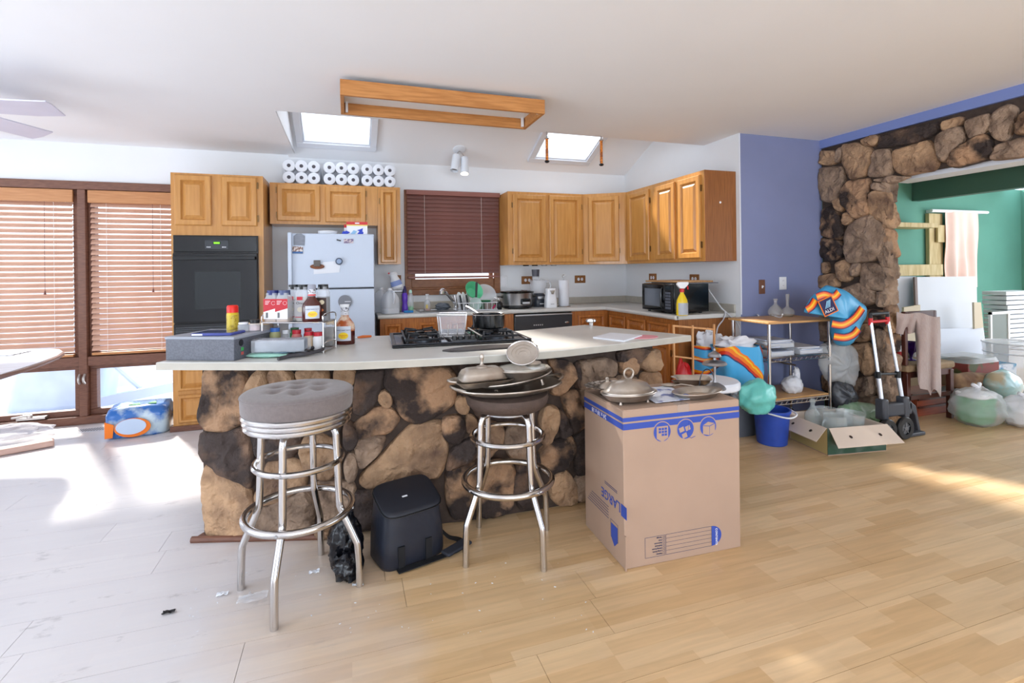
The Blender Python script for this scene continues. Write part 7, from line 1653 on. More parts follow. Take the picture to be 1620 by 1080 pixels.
# paper trays on the middle shelf
def tray_of_paper(label, x, y, z, w, d, n, rot, seed):
    t = thing('paper_tray', label, 'paper tray', (x, y, z), rotz=rot, group='paper trays on the cart')
    MB().box((-w / 2, -d / 2, 0), (w / 2, d / 2, 0.004)).box((-w / 2, -d / 2, 0.004), (-w / 2 + 0.003, d / 2, 0.05)).box((w / 2 - 0.003, -d / 2, 0.004), (w / 2, d / 2, 0.05)).box((-w / 2, -d / 2, 0.004), (w / 2, -d / 2 + 0.003, 0.035)).build('tray_shell', clear_pl, t, local=True)
    r_ = random.Random(seed)
    for k in range(n):
        a = r_.uniform(-0.12, 0.12); zz = 0.005 + 0.0085 * k
        MB().box((-w * 0.45, -d * 0.45, 0), (w * 0.45, d * 0.45, 0.006), R=RZ(a), c=(r_.uniform(-0.012, 0.012), r_.uniform(-0.012, 0.012), zz)).build('paper_sheets', paper if k % 3 else mat('blue_grey_paper', (196, 206, 226), rough=0.8), t, local=True)
    return t
tray_of_paper('clear tray of papers at the left of the cart shelf', 3.235, 3.2, 0.606, 0.24, 0.28, 4, 0.05, 1)
tray_of_paper('clear tray of papers stacked on the left paper tray', 3.255, 3.215, 0.668, 0.25, 0.27, 7, -0.06, 2)
tray_of_paper('clear tray of papers at the right of the cart shelf', 3.54, 3.2, 0.606, 0.24, 0.28, 6, 0.0, 3)
t = thing('grocery_bag', 'small knotted white plastic bag on the low cart shelf', 'plastic bag', (3.44, 3.16, 0.283))
MB().blob((0, 0, 0.06), (0.085, 0.07, 0.075), seed=31, amp=0.2, freq=2.5, flat=-0.8, nu=34, nv=22).build('bag_body', white_bag, t, local=True, angle=70)
MB().blob((0.045, 0, 0.14), (0.03, 0.025, 0.06), seed=33, amp=0.4, freq=3, flat=-1).build('knot', white_bag, t, local=True, angle=70)
# decanters and cord on top
gl2 = mat('decanter_glass', (214, 210, 204), rough=0.05, alpha=0.24, spec=0.9)
def decanter(label, px, py, s_, prof, amberf):
    P = on_z(px, py, top_z); t = thing('decanter', label, 'decanter', (P.x, P.y, top_z), group='glass decanters on the cart')
    MB().lathe([(r * s_, z * s_) for r, z in prof] + [(r * 0.93, z) for r, z in prof[:0:-1]] + [(0, 0.004)], n=32).build('glass_body', gl2, t, local=True)
    if amberf: MB().lathe([(0, 0.003 * s_), (prof[1][0] * 0.95 * s_, 0.004 * s_), (prof[2][0] * 0.93 * s_, 0.02 * s_), (0, 0.022 * s_)], n=24).build('liquor', mat('pale_amber', (200, 176, 140), rough=0.1, alpha=0.7), t, local=True)
decanter('round-bellied glass decanter with wide lip on the cart top', 1227, 500, 1.0, [(0, 0), (0.045, 0), (0.062, 0.02), (0.062, 0.045), (0.045, 0.075), (0.018, 0.098), (0.013, 0.11), (0.013, 0.135), (0.019, 0.142), (0.019, 0.15)], False)
decanter('taller amber glass decanter with long neck on the cart top', 1246, 500, 1.0, [(0, 0), (0.04, 0), (0.055, 0.02), (0.055, 0.045), (0.04, 0.065), (0.015, 0.08), (0.012, 0.10), (0.016, 0.18), (0.016, 0.19)], True)
path = smooth_path([on_z(1200, 499, top_z + 0.006), on_z(1196, 494, top_z + 0.012), on_z(1206, 492, top_z + 0.012), on_z(1218, 497, top_z + 0.006), on_z(1234, 502, top_z + 0.006), on_z(1238, 497, top_z + 0.04)], 6)
tag(MB().tube(path, 0.006, 8).build('white_cable', white_pl), 'short white cable curled on the cart top', 'cable')
# blue bucket
P = Vector((2.99, 2.93, 0))
t = thing('bucket', 'blue plastic bucket with white handle by the cart', 'bucket', P)
bl = mat('blue_bucket', (44, 78, 176), rough=0.4, var=0.15, scale=14)
MB().lathe([(0, 0), (0.098, 0), (0.103, 0.004), (0.122, 0.235), (0.130, 0.238), (0.130, 0.255), (0.119, 0.255), (0.1, 0.01), (0, 0.008)], n=40).build('pail', bl, t, local=True)
MB().tube(smooth_path([(0.125, -0.03, 0.25), (0.10, -0.13, 0.235), (0.02, -0.155, 0.222), (-0.06, -0.145, 0.235), (-0.124, -0.03, 0.25)], 5), 0.006, 8).build('handle', white_pl, t, local=True)
# ================================================================== soft things with a traced outline and real depth
def pillow(outline, depth, seed=0, amp=0.25, step=0.02, freq=9.0, back=0.8, nrm=None):
    """closed soft body: outline in 3-D (roughly in one plane), bulging both ways"""
    c = sum(outline, Vector()) / len(outline)
    if nrm is None: nrm = Vector((-sin(YAW), -cos(YAW), 0))
    pts = []
    for i in range(len(outline)):
        a, b_ = outline[i], outline[(i + 1) % len(outline)]; n = max(1, int((b_ - a).length / step))
        pts += [a.lerp(b_, j / n) for j in range(n)]
    for _ in range(2): pts = [(pts[i - 1] + pts[i] * 2 + pts[(i + 1) % len(pts)]) / 4 for i in range(len(pts))]
    n = len(pts); prof = [0.0, 0.30, 0.52, 0.70, 0.84, 0.94, 1.0]; vs = []; fs = []
    S = Vector((seed * 3.3, seed, 0))
    def lift(s_, q, k):
        return sqrt(max(0, 1 - s_ * s_)) * depth * k * (1 + amp * (noise.noise(q * freq + S) + 0.7 * (0.5 - 2 * abs(noise.noise(q * freq * 1.9 + S)))))
    for sgn, k in ((1, 1.0), (-1, back)):
        for s_ in (prof[::-1] if sgn == 1 else prof[:-1]) if sgn == 1 else prof[1:-1]:
            if s_ == 0.0: continue
            for p in pts:
                q = c + (p - c) * s_; vs.append(q + nrm * sgn * lift(s_, q, k))
    R = len(prof) - 1     # front rings, outer first
    f0 = len(vs); vs.append(c + nrm * lift(0, c, 1.0)); b0_ = len(vs); vs.append(c - nrm * lift(0, c, back))
    for r in range(R - 1): fs += [(r * n + i, r * n + (i + 1) % n, (r + 1) * n + (i + 1) % n, (r + 1) * n + i) for i in range(n)]
    fs += [((R - 1) * n + i, (R - 1) * n + (i + 1) % n, f0) for i in range(n)]
    B = R * n; RB = R - 1  # back rings inner first
    for r in range(RB - 1): fs += [(B + r * n + i, B + r * n + (i + 1) % n, B + (r + 1) * n + (i + 1) % n, B + (r + 1) * n + i) for i in range(n)]
    fs += [(B + (i + 1) % n, B + i, b0_) for i in range(n)]
    lastb = B + (RB - 1) * n
    fs += [(lastb + i, lastb + (i + 1) % n, (i + 1) % n, i) for i in range(n)]
    return MB().raw(vs, fs)
def trace(pts, Y): return [on_y(u, v, Y) for u, v in pts]
# slumped shopping bag between cart and pillar
Yb = 2.98
out = trace([(1270, 494), (1284, 468), (1307, 450), (1336, 458), (1369, 484), (1368, 500), (1357, 520), (1356, 532), (1340, 548), (1322, 546), (1317, 522), (1318, 504), (1298, 499)], Yb)
t = thing('shopping_bag', 'blue, orange and yellow shopping bag slumped between cart and stone pillar', 'shopping bag', (3.85, Yb, out[8].z), group='patterned shopping bags')
pillow(out, 0.11, 3, 0.16).build('bag_body', mat('bag_sky_blue', (76, 172, 222), rough=0.4, var=0.12, scale=7), t, angle=75)
def stripe(pts, wdt, m_, off, name='print_stripe'):
    P_ = smooth_path([on_y(u, v, Yb - off) for u, v in pts], 5)
    up = Vector((-sin(YAW), -cos(YAW), 0))
    ribbon(P_, wdt, 0.002, up=up).build(name, m_, t, angle=60)
or_, rd_, yl_, nv_ = mat('bag_orange', (246, 126, 26), rough=0.4), mat('bag_red', (208, 44, 24), rough=0.4), mat('bag_yellow', (250, 196, 44), rough=0.4), mat('bag_navy', (38, 36, 84), rough=0.4)
for pts, off in (([(1292, 470), (1304, 466), (1318, 470), (1327, 462)], 0.10), ([(1316, 512), (1334, 514), (1352, 503), (1364, 487)], 0.118), ([(1319, 532), (1336, 534), (1350, 529), (1358, 520)], 0.105), ([(1276, 490), (1284, 484), (1290, 474)], 0.075)):
    for k, (m_, wd_) in enumerate(((nv_, 0.062), (rd_, 0.050), (or_, 0.036), (yl_, 0.014))): stripe(pts, wd_, m_, off + 0.0025 * k)
F = (on_y(1310, 484, Yb - 0.118), Vector((cos(YAW), -sin(YAW), 0.45)).normalized(), None, Vector((-sin(YAW), -cos(YAW), 0.0)))
F = (F[0], F[1], F[3].cross(F[1]).normalized(), F[3])
MB().fbox(F, (-0.058, -0.066, 0), (0.058, 0.066, 0.002)).build('logo_border', or_, t); MB().fbox(F, (-0.05, -0.058, 0.002), (0.05, 0.058, 0.004)).build('logo_square', nv_, t)
for k in range(3): MB().prism([(-0.03 + 0.016 * k, -0.01), (-0.022 + 0.016 * k, -0.01), (0.012 + 0.011 * k, 0.04), (0.004 + 0.011 * k, 0.04)], 0.004, 0.005, F).build('logo_stroke', mat('logo_blue', (150, 210, 240), rough=0.4), t)
lettering('ALDI', 0.036, (F[0] - F[1] * 0.045 - F[2] * 0.045 + F[3] * 0.004, F[1], F[2], F[3]), wht, t)
# clear and white bags stacked behind the cart
def soft(name, label, cat, outl, Y, depth, mt, seed, amp=0.3, part='bag_body', base=None, freq=11.0):
    o_ = trace(outl, Y); zl = min(p.z for p in o_); c = sum(o_, Vector()) / len(o_)
    t = thing(name, label, cat, (c.x, Y, max(zl, 0)))
    mb = pillow(o_, depth, seed, amp, freq=freq)
    for v in mb.v: v.z = max(v.z, 0.002)
    mb.build(part, mt, t, angle=75); return t
soft('plastic_bag', 'hazy white plastic bags heaped against the stone pillar', 'plastic bag', [(1297, 545), (1325, 535), (1352, 548), (1358, 580), (1350, 610), (1330, 618), (1305, 600), (1294, 575)], 3.10, 0.10, haze_bag, 4, 0.5)
soft('plastic_bag', 'dark grey plastic bag below the hazy white bags', 'plastic bag', [(1318, 600), (1345, 604), (1356, 628), (1345, 644), (1318, 648), (1312, 620)], 3.06, 0.09, mat('smoky_bag', (74, 76, 82), rough=0.25, alpha=0.9, bump=0.6, scale=14, var=0.3), 6, 0.4)
soft('plastic_bag', 'clear bag with green stripe on the floor by the pillar', 'plastic bag', [(1326, 640), (1345, 634), (1382, 638), (1396, 652), (1390, 668), (1340, 668), (1324, 658)], 3.0, 0.09, mat('green_tinted_bag', (190, 210, 190), rough=0.3, alpha=0.6, rgb2=(120, 170, 120), scale=9, bump=0.5), 8, 0.35)
soft('plastic_bag', 'crumpled clear bag on the floor under the cart', 'plastic bag', [(1190, 640), (1205, 625), (1222, 628), (1226, 650), (1212, 660), (1192, 656)], 3.16, 0.07, MATS['smoky_bag'], 9, 0.4)
# ------------------------------------------------------------------ carton of glassware on the floor
FC, FR2 = on_z(1310, 721), on_z(1402, 713)
Uc = (FR2 - FC).normalized(); wc_ = (FR2 - FC).length; Vc = Vector((-Uc.y, Uc.x, 0)); dc_ = 0.36; hc_ = 0.185
t = thing('fruit_carton', 'open cardboard produce carton full of glassware on the floor', 'cardboard box', FC + Uc * wc_ / 2 + Vc * dc_ / 2, rotz=atan2(Uc.y, Uc.x))
hx, hy = wc_ / 2, dc_ / 2
gcard = mat('dark_green_print_card', (54, 84, 66), rough=0.8, rgb2=(86, 104, 92), scale=9, ramp=(0.45, 0.6)); ycard = mat('olive_card', (196, 176, 120), rough=0.85)
MB().box((-hx, -hy, 0), (hx, hy, 0.006)).build('bottom', card, t, local=True)
MB().box((-hx + 0.006, -hy + 0.006, 0.006), (hx - 0.006, hy - 0.006, 0.044)).build('paper_padding', paper, t, local=True, bevel=0.008)
MB().box((-hx, -hy, 0.006), (hx, -hy + 0.005, hc_)).build('front_wall', gcard, t, local=True); MB().box((-hx, hy - 0.005, 0.006), (hx, hy, hc_ + 0.02)).build('back_wall', card_l, t, local=True)
MB().box((-hx, -hy + 0.005, 0.006), (-hx + 0.005, hy - 0.005, hc_)).build('side_wall', ycard, t, local=True); MB().box((hx - 0.005, -hy + 0.005, 0.006), (hx, hy - 0.005, hc_)).build('side_wall', card_l, t, local=True)
def flap(name, hinge, U_, W_, ln, drop, out_):
    h_ = Vector(hinge); u_ = Vector(U_) ; o_ = Vector(out_)
    p = [h_, h_ + u_ * W_, h_ + u_ * (W_ + 0.02) + o_ * ln - Vector((0, 0, drop)), h_ - u_ * 0.03 + o_ * ln - Vector((0, 0, drop))]
    q = [v + Vector((0, 0, 0.005)) for v in p]
    f_ = MB().raw(p + q, [(3, 2, 1, 0), (4, 5, 6, 7), (0, 1, 5, 4), (1, 2, 6, 5), (2, 3, 7, 6), (3, 0, 4, 7)]).build(name, card_l, t, local=True)
    for fu in (0.25, 0.75):
        c = h_ + u_ * W_ * fu + o_ * ln * 0.5 - Vector((0, 0, drop * 0.5)); n_ = (u_.cross(o_ * ln - Vector((0, 0, drop)))).normalized()
        if n_.z < 0: n_ = -n_
        a_ = u_; b__ = n_.cross(a_)
        MB().raw([c + n_ * 0.0058 + (a_ * cos(k * pi / 6) + b__ * sin(k * pi / 6)) * 0.012 for k in range(12)], [list(range(12))]).build('hand_hole', mat('hole_dark', (60, 46, 40), rough=0.9), f_, local=True)
flap('front_flap', (-hx + 0.01, -hy, hc_), (1, 0, 0), wc_, 0.11, 0.095, (0, -1, 0)); flap('side_flap', (-hx, hy - 0.01, hc_), (0, -1, 0), dc_ - 0.02, 0.10, 0.08, (-1, 0, 0))
gw = mat('glassware', (206, 214, 214), rough=0.05, alpha=0.24, spec=0.9)
def in_carton(u, v, z=0.007): return FC + Uc * u + Vc * v + Vector((0, 0, z))
def glass_pot(name, label, cat, u, v, prof, handle=False, z=0.045):
    P = in_carton(u, v, z); q = thing(name, label, cat, P, group='glassware in the carton')
    MB().lathe(prof + [(r * 0.94, z_) for r, z_ in prof[:1:-1] if r > 0.0] + [(0, 0.005)], n=30).build('glass_wall', gw, q, local=True)
    if handle: MB().tube(smooth_path([(-0.07, 0, 0.17), (-0.11, 0, 0.165), (-0.11, 0, 0.11), (-0.07, 0, 0.10)], 4), 0.007, 8).build('handle', gw, q, local=True)
    return q
glass_pot('coffee_pot', 'glass pot with handle at the carton front', 'pot', 0.15, 0.10, [(0, 0), (0.06, 0), (0.075, 0.02), (0.078, 0.15), (0.07, 0.19), (0.074, 0.2)], True)
glass_pot('glass_bowl', 'wide clear glass bowl at the carton right', 'bowl', 0.31, 0.13, [(0, 0), (0.05, 0), (0.07, 0.03), (0.09, 0.19), (0.093, 0.2)])
glass_pot('glass_bottle', 'stoppered glass bottle at the carton back left', 'bottle', 0.10, 0.25, [(0, 0), (0.05, 0), (0.055, 0.02), (0.055, 0.17), (0.02, 0.215), (0.014, 0.235), (0.014, 0.25), (0.022, 0.255), (0.022, 0.275), (0.01, 0.285), (0, 0.287)])
glass_pot('glass_bowl', 'clear glass bowl at the carton back', 'bowl', 0.24, 0.28, [(0, 0), (0.05, 0), (0.065, 0.03), (0.075, 0.19), (0.078, 0.195)])
glass_pot('glass_bowl', 'small clear glass bowl at the carton back right', 'bowl', 0.39, 0.27, [(0, 0), (0.04, 0), (0.05, 0.03), (0.058, 0.17), (0.06, 0.175)])
# ------------------------------------------------------------------ folding hand truck
Yt = 2.72
t = thing('hand_truck', 'folding hand truck with red handle leaning on the stone pillar', 'hand truck', (on_z(1425, 690).x, Yt, 0))
alu = mat('aluminium_tube', (206, 208, 214), rough=0.3, metal=0.8)
A0, A1 = on_y(1377, 504, Yt + 0.10), on_y(1395, 634, Yt - 0.0); B0, B1 = on_y(1404, 502, Yt + 0.10), on_y(1428, 634, Yt - 0.0)
for a, b_ in ((A0, A1), (B0, B1)):
    mid = a.lerp(b_, 0.68)
    MB().tube([a, mid], 0.011, 10).build('upper_tube', alu, t); MB().tube([mid, b_ - Vector((0, 0, 0.02))], 0.015, 10).build('lower_tube', alu, t)
    MB().cyl(mid + Vector((0, 0, 0.02)), mid - Vector((0, 0, 0.03)), 0.020, n=12).build('clamp', black_pl, t)
    MB().cyl(a + Vector((0, 0, 0.005)), a - Vector((0, 0, 0.05)), 0.016, n=12).build('red_socket', red, t)
MB().tube([A0 + Vector((0, 0, 0.035)), B0 + Vector((0, 0, 0.035))], 0.014, 10).tube([A0, A0 + Vector((0, 0, 0.045))], 0.012, 8).tube([B0, B0 + Vector((0, 0, 0.045))], 0.012, 8).build('grip', black_pl, t)
MB().tube([A0 - Vector((0, 0, 0.025)), B0 - Vector((0, 0, 0.025))], 0.012, 10).build('red_crossbar', red, t); MB().tube([A0.lerp(A1, 0.68), B0.lerp(B1, 0.68)], 0.010, 8).build('crossbar', black_pl, t)
fx0_, fx1_ = on_y(1388, 650, Yt).x, on_y(1446, 650, Yt).x
dkp = mat('truck_plastic', (66, 68, 75), rough=0.45)
MB().box((fx0_ + 0.02, Yt - 0.03, 0.16), (fx1_ - 0.06, Yt + 0.03, 0.26)).build('axle_block', dkp, t, bevel=0.012)
for x in (A1.x, B1.x): MB().box((x - 0.03, Yt - 0.035, 0.14), (x + 0.03, Yt + 0.035, 0.30)).build('tube_bracket', dkp, t, bevel=0.012)
MB().box((fx0_, Yt - 0.07, 0.004), (fx1_ + 0.02, Yt + 0.06, 0.03)).build('toe_plate', dkp, t, bevel=0.006)
MB().prism([(fx1_ - 0.09, 0.27), (fx1_ - 0.02, 0.22), (fx1_ + 0.02, 0.06), (fx1_ + 0.03, 0.02), (fx1_ - 0.0, 0.02), (fx1_ - 0.03, 0.15), (fx1_ - 0.09, 0.21)], -0.03, 0.03, (Vector((0, Yt, 0)), Vector((1, 0, 0)), Vector((0, 0, 1)), Vector((0, -1, 0)))).build('side_arm', dkp, t, bevel=0.006)
for px in (1404, 1431):
    c = on_y(px, 672, Yt - 0.08); c.z = 0.088
    w_ = MB().lathe([(0.045, -0.016), (0.078, -0.016), (0.084, -0.008), (0.084, 0.008), (0.078, 0.016), (0.045, 0.016), (0.045, -0.016)], c=c, n=32, M=RX(radians(90))).build('tyre', black_pl, t)
    MB().lathe([(0, 0.014), (0.016, 0.014), (0.016, 0.006), (0.046, 0.004), (0.046, -0.004), (0, -0.004)], c=c, n=24, M=RX(radians(90))).build('hub', mat('hub_grey', (104, 106, 110), rough=0.4), w_)
    for k in range(5): MB().box((-0.004, -0.012, 0.012), (0.004, -0.002, 0.046), R=RY(2 * pi * k / 5), c=c).build('spoke', MATS['hub_grey'], w_)
# ------------------------------------------------------------------ chair with towel in the opening
t = thing('side_chair', 'dark wooden chair with worn tan seat beyond the stone pillar', 'chair', (4.62, 3.10, 0))
dkw = mat('dark_red_wood', (84, 44, 34), rough=0.4, var=0.2, scale=8); seatm = mat('worn_tan_seat', (164, 140, 108), rough=0.8, rgb2=(130, 106, 80), scale=7)
sx0, sx1, sy0, sy1 = 4.335, 4.92, 2.86, 3.32
for x, y in ((sx0 + 0.03, sy0 + 0.03), (sx1 - 0.03, sy0 + 0.03), (sx0 + 0.03, sy1 - 0.03), (sx1 - 0.03, sy1 - 0.03)): MB().box((x - 0.02, y - 0.02, 0), (x + 0.02, y + 0.02, 0.42)).build('leg', dkw, t, bevel=0.004)
MB().box((sx0 + 0.02, sy0 + 0.02, 0.38), (sx1 - 0.02, sy1 - 0.02, 0.43)).build('seat_rail', dkw, t)
MB().box((sx0, sy0, 0.43), (sx1, sy1, 0.49)).build('seat', seatm, t, bevel=0.02, seg=3)
for x in (sx0 - 0.012, sx1 - 0.25): MB().box((x - 0.016, sy0 - 0.002, 0.49), (x + 0.016, sy0 + 0.03, 0.93)).build('back_post', dkw, t, bevel=0.004)
MB().box((sx0 - 0.012, sy0, 0.86), (sx1 - 0.25, sy0 + 0.026, 0.93)).build('back_rail', dkw, t, bevel=0.004)
MB().box((sx0 + 0.03, sy0 + 0.01, 0.2), (sx1 - 0.03, sy0 + 0.035, 0.235)).build('stretcher', dkw, t)
tw = mat('taupe_towel', (176, 156, 150), rough=0.95, var=0.1, scale=8, sheen=0.3, bump=0.3, bscale=40)
def drape(u, v):
    # thrown over the chair back rail: short on the left, one long lobe hanging to the right
    lob = min(1.0, max(0.0, 1 - abs(u - 0.74) / 0.30) * 2.2); k = lob * lob * (3 - 2 * lob) * (1 - 0.12 * abs(sin(u * 14)))
    px = 1418 + 68 * u + 8 * v * k * (1 if u > 0.6 else -0.4); top = 493 + 7 * u + 2 * sin(u * 9)
    py = top + v * (34 - 8 * u + 100 * k)
    fold = sin(u * 26 + 3 * v) * (0.25 + 0.75 * v)
    return on_y(px, py, 2.835 - 0.015 * min(1, v * 4) + 0.016 * fold + 0.05 * v * (1 - k))
tag(MB().grid(drape, 60, 30, 0.005).build('towel', tw, angle=80), 'taupe towel draped over the dark wooden chair', 'towel')
tag(MB().grid(lambda u, v: (sx0 + 0.02 + 0.42 * u, 2.835 + 0.11 * v, 0.94 + 0.03 * sin(pi * v) - 0.10 * v * v + 0.008 * sin(u * 20)), 30, 10, 0.005).build('towel_fold', tw, angle=80), 'folded taupe towel end behind the chair rail', 'towel') if False else None
ZS = 0.4905
P = on_z(1446, 573, ZS); P = Vector((4.62, 3.02, ZS))
t = thing('goblet', 'purple cut-glass goblet on the chair seat', 'goblet', P)
pg = mat('purple_glass', (74, 26, 140), rough=0.12, coat=0.4, var=0.3, scale=40)
MB().lathe([(0, 0), (0.04, 0.0), (0.04, 0.006), (0.012, 0.016), (0.009, 0.03), (0.014, 0.05), (0.02, 0.062), (0.044, 0.085), (0.05, 0.13), (0.054, 0.16), (0.05, 0.16), (0.044, 0.12), (0, 0.07)], n=28, wob=lambda a, r: 1 + 0.05 * cos(12 * a) * (r > 0.03)).build('glass_body', pg, t, local=True)
t = thing('wine_bottle', 'dark bottle with red and white label behind the truck', 'bottle', (4.395, 2.97, ZS))
MB().lathe([(0, 0), (0.034, 0), (0.036, 0.005), (0.036, 0.17), (0.03, 0.20), (0.014, 0.225), (0.013, 0.29), (0.015, 0.295), (0, 0.297)], n=24).build('bottle_body', mat('dark_bottle', (48, 38, 48), rough=0.15), t, local=True)
MB().lathe([(0.0366, 0.03), (0.0366, 0.10)], n=24).build('red_label', red, t, local=True); MB().lathe([(0.0366, 0.1), (0.0366, 0.15)], n=24).build('white_label', wht, t, local=True)
t = thing('drinking_glass', 'clear drinking glass next to the dark bottle', 'glass', (4.47, 3.0, ZS)); MB().lathe([(0, 0), (0.028, 0), (0.033, 0.10), (0.031, 0.10), (0.026, 0.006), (0, 0.006)], n=24).build('glass_wall', gw, t, local=True)
P = Vector((4.80, 3.14, ZS)); t = thing('white_bowl', 'white ceramic bowl at the chair back right', 'bowl', P)
MB().lathe([(0, 0), (0.035, 0), (0.05, 0.02), (0.075, 0.06), (0.08, 0.07), (0.074, 0.07), (0.045, 0.02), (0, 0.012)], n=28).build('bowl', white_pl, t, local=True)
t = thing('black_tray', 'small black tray under the purple goblet, at the back', 'tray', (4.60, 3.14, ZS)); MB().box((-0.10, -0.05, 0), (0.06, 0.05, 0.03)).box((-0.10, -0.05, 0.034), (0.06, 0.05, 0.05)).build('tray_body', black_pl, t, local=True, bevel=0.004)
# ------------------------------------------------------------------ floor clutter of the green room
def bag_with(name, label, c, r, seed, mt, knot=True):
    t = thing(name, label, 'plastic bag', (c[0], c[1], 0))
    MB().blob((0, 0, r[2] * 0.86), r, seed=seed, amp=0.16, freq=2.4, flat=-0.86, nu=44, nv=28).build('bag_body', mt, t, local=True, angle=75)
    if knot:
        for s_ in (-1, 1): MB().tube(smooth_path([(0, 0, r[2] * 1.75), (s_ * 0.02, 0.0, r[2] * 1.95), (s_ * 0.05, 0.01, r[2] * 2.05)], 4), [0.02] * 4 + [0.016] * 4 + [0.008], 8).build('bag_handle', white_bag, t, local=True)
    return t
t = bag_with('grocery_bag', 'white grocery bag showing a green tub inside, near the chair leg', (4.90, 2.70), (0.21, 0.17, 0.16), 41, mat('thin_white_bag', (236, 238, 242), rough=0.35, alpha=0.3, bump=0.4, scale=12))
tb = thing('detergent_tub', 'green and white tub inside the knotted grocery bag', 'tub', (4.90, 2.71, 0.02))
rloft([(0.10, 0.09, 0.0), (0.11, 0.10, 0.05), (0.11, 0.10, 0.20), (0.105, 0.095, 0.205)], e=0.4).build('tub_body', mat('tub_green', (24, 150, 76), rough=0.4), tb, local=True); rloft([(0.112, 0.102, 0.206), (0.112, 0.102, 0.235), (0.10, 0.09, 0.24)], e=0.4).build('lid', white_pl, tb, local=True)
bag_with('grocery_bag', 'white knotted grocery bag at the photo right edge', (5.18, 2.54), (0.16, 0.15, 0.13), 44, white_bag)
t = thing('shoe_box', 'red and brown box in clear plastic behind the grocery bags', 'box', (5.62, 3.16, 0.0))
t.location = (5.60, 3.17, 0)
MB().box((-0.30, -0.16, 0.0), (0.28, 0.18, 0.30)).build('lower_carton', mat('taupe_card', (150, 120, 96), rough=0.8, var=0.1, scale=5), t, local=True, bevel=0.01)
MB().box((-0.22, -0.14, 0.30), (0.22, 0.16, 0.40)).build('red_carton', mat('red_brown_card', (140, 62, 56), rough=0.6, rgb2=(88, 90, 56), scale=5, ramp=(0.48, 0.54)), t, local=True, bevel=0.004)
rloft([(0.24, 0.165, 0.40), (0.22, 0.15, 0.44), (0.15, 0.10, 0.455)], e=0.4).build('plastic_cover', haze_bag, t, local=True)
soft('knit_bundle', 'brown and tan cloth bundle under the red box', 'bundle', [(1505, 592), (1530, 588), (1560, 590), (1580, 600), (1578, 635), (1560, 640), (1520, 622), (1500, 610)], 2.96, 0.09, mat('tan_cloth', (156, 124, 92), rough=0.9, rgb2=(110, 80, 60), scale=10), 12, 0.3, part='cloth')
bl_ = soft('wrapped_ball', 'large blue-green globe in clear plastic near the right edge', 'ball', [(1556, 606), (1565, 590), (1588, 583), (1606, 592), (1615, 612), (1612, 630), (1592, 636), (1570, 634)], 2.86, 0.12, mat('globe_print', (142, 178, 178), rough=0.2, rgb2=(168, 150, 120), scale=5, ramp=(0.45, 0.6), coat=0.5), 14, 0.05, part='globe')
soft('sandals', 'pair of dark grey shoes on the low red drawer', 'shoes', [(1479, 620), (1490, 612), (1508, 606), (1520, 600), (1530, 610), (1528, 624), (1500, 627), (1480, 626)], 2.98, 0.05, mat('grey_shoe', (92, 92, 90), rough=0.8), 15, 0.2, part='shoe')
t = thing('drawer_box', 'low red-brown wooden drawer box on the floor behind the chair leg', 'drawer box', (5.02, 3.10, 0))
MB().box((-0.36, -0.10, 0.0), (0.30, 0.16, 0.185)).build('case', mat('red_brown_wood', (150, 72, 44), rough=0.45, rgb2=(120, 54, 34), scale=5, stretch=(1, 10, 10)), t, local=True, bevel=0.004)
for z in (0.07, 0.14): MB().box((-0.36, -0.112, z), (0.30, -0.10, z + 0.018)).build('drawer_edge', dkw, t, local=True)
t = thing('laundry_basket', 'white mesh laundry basket at the right edge', 'basket', (6.55, 3.27, 0))
MB().lathe([(0.20, 0.0), (0.24, 0.25), (0.26, 0.5)], n=32).build('mesh_wall', mat('white_mesh', (230, 232, 238), rough=0.6, alpha=0.45), t, local=True)
for z, r in ((0.5, 0.26), (0.40, 0.252), (0.02, 0.2)): MB().tube(ring_pts((0, 0, z), r, 36), 0.007, 6, closed=True).build('hoop', wire, t, local=True)
t = thing('blue_white_box', 'white box with blue print behind the globe', 'box', (6.12, 3.22, 0)); MB().box((-0.16, -0.1, 0.0), (0.14, 0.12, 0.33)).build('carton', mat('blue_white_card', (214, 222, 234), rough=0.6, rgb2=(90, 150, 190), scale=7, ramp=(0.5, 0.58)), t, local=True, bevel=0.004)
# leaning panels
def panel(name, label, corners, Y0_, Y1_, th, mt):
    """corners: bl, br, tr, tl in sight lines; bottom at depth Y0_, top leaning back to Y1_"""
    P_ = [on_y(*corners[0], Y0_), on_y(*corners[1], Y0_), on_y(*corners[2], Y1_), on_y(*corners[3], Y1_)]
    n_ = (P_[1] - P_[0]).cross(P_[3] - P_[0]).normalized()
    if n_.y > 0: n_ = -n_
    vs = P_ + [p - n_ * th for p in P_]
    return tag(MB().raw(vs, [(0, 1, 2, 3), (7, 6, 5, 4), (0, 4, 5, 1), (1, 5, 6, 2), (2, 6, 7, 3), (3, 7, 4, 0)]).build(name, mt), label, 'panel')
pan = mat('white_panel', (214, 218, 226), rough=0.6, var=0.03, scale=2)
SH_ = panel('drywall_sheet', 'large white panel leaning in the green room, brown left edge', ((1455, 612), (1548, 600), (1545, 437), (1449, 438)), 3.75, 3.95, 0.025, pan)
ST_ = panel('edge_strip', 'x', ((1454, 612), (1457, 612), (1451, 438), (1447, 438)), 3.73, 3.93, 0.02, mat('strip_brown', (120, 100, 92), rough=0.6))
panel('drywall_sheet', 'smaller white panel behind the stone pillar edge', ((1400, 640), (1454, 620), (1449, 437), (1400, 437)), 3.98, 4.02, 0.02, pan)
for k_ in ('label', 'category'): del ST_[k_]
ST_.location = ST_.location - SH_.location; ST_.parent = SH_
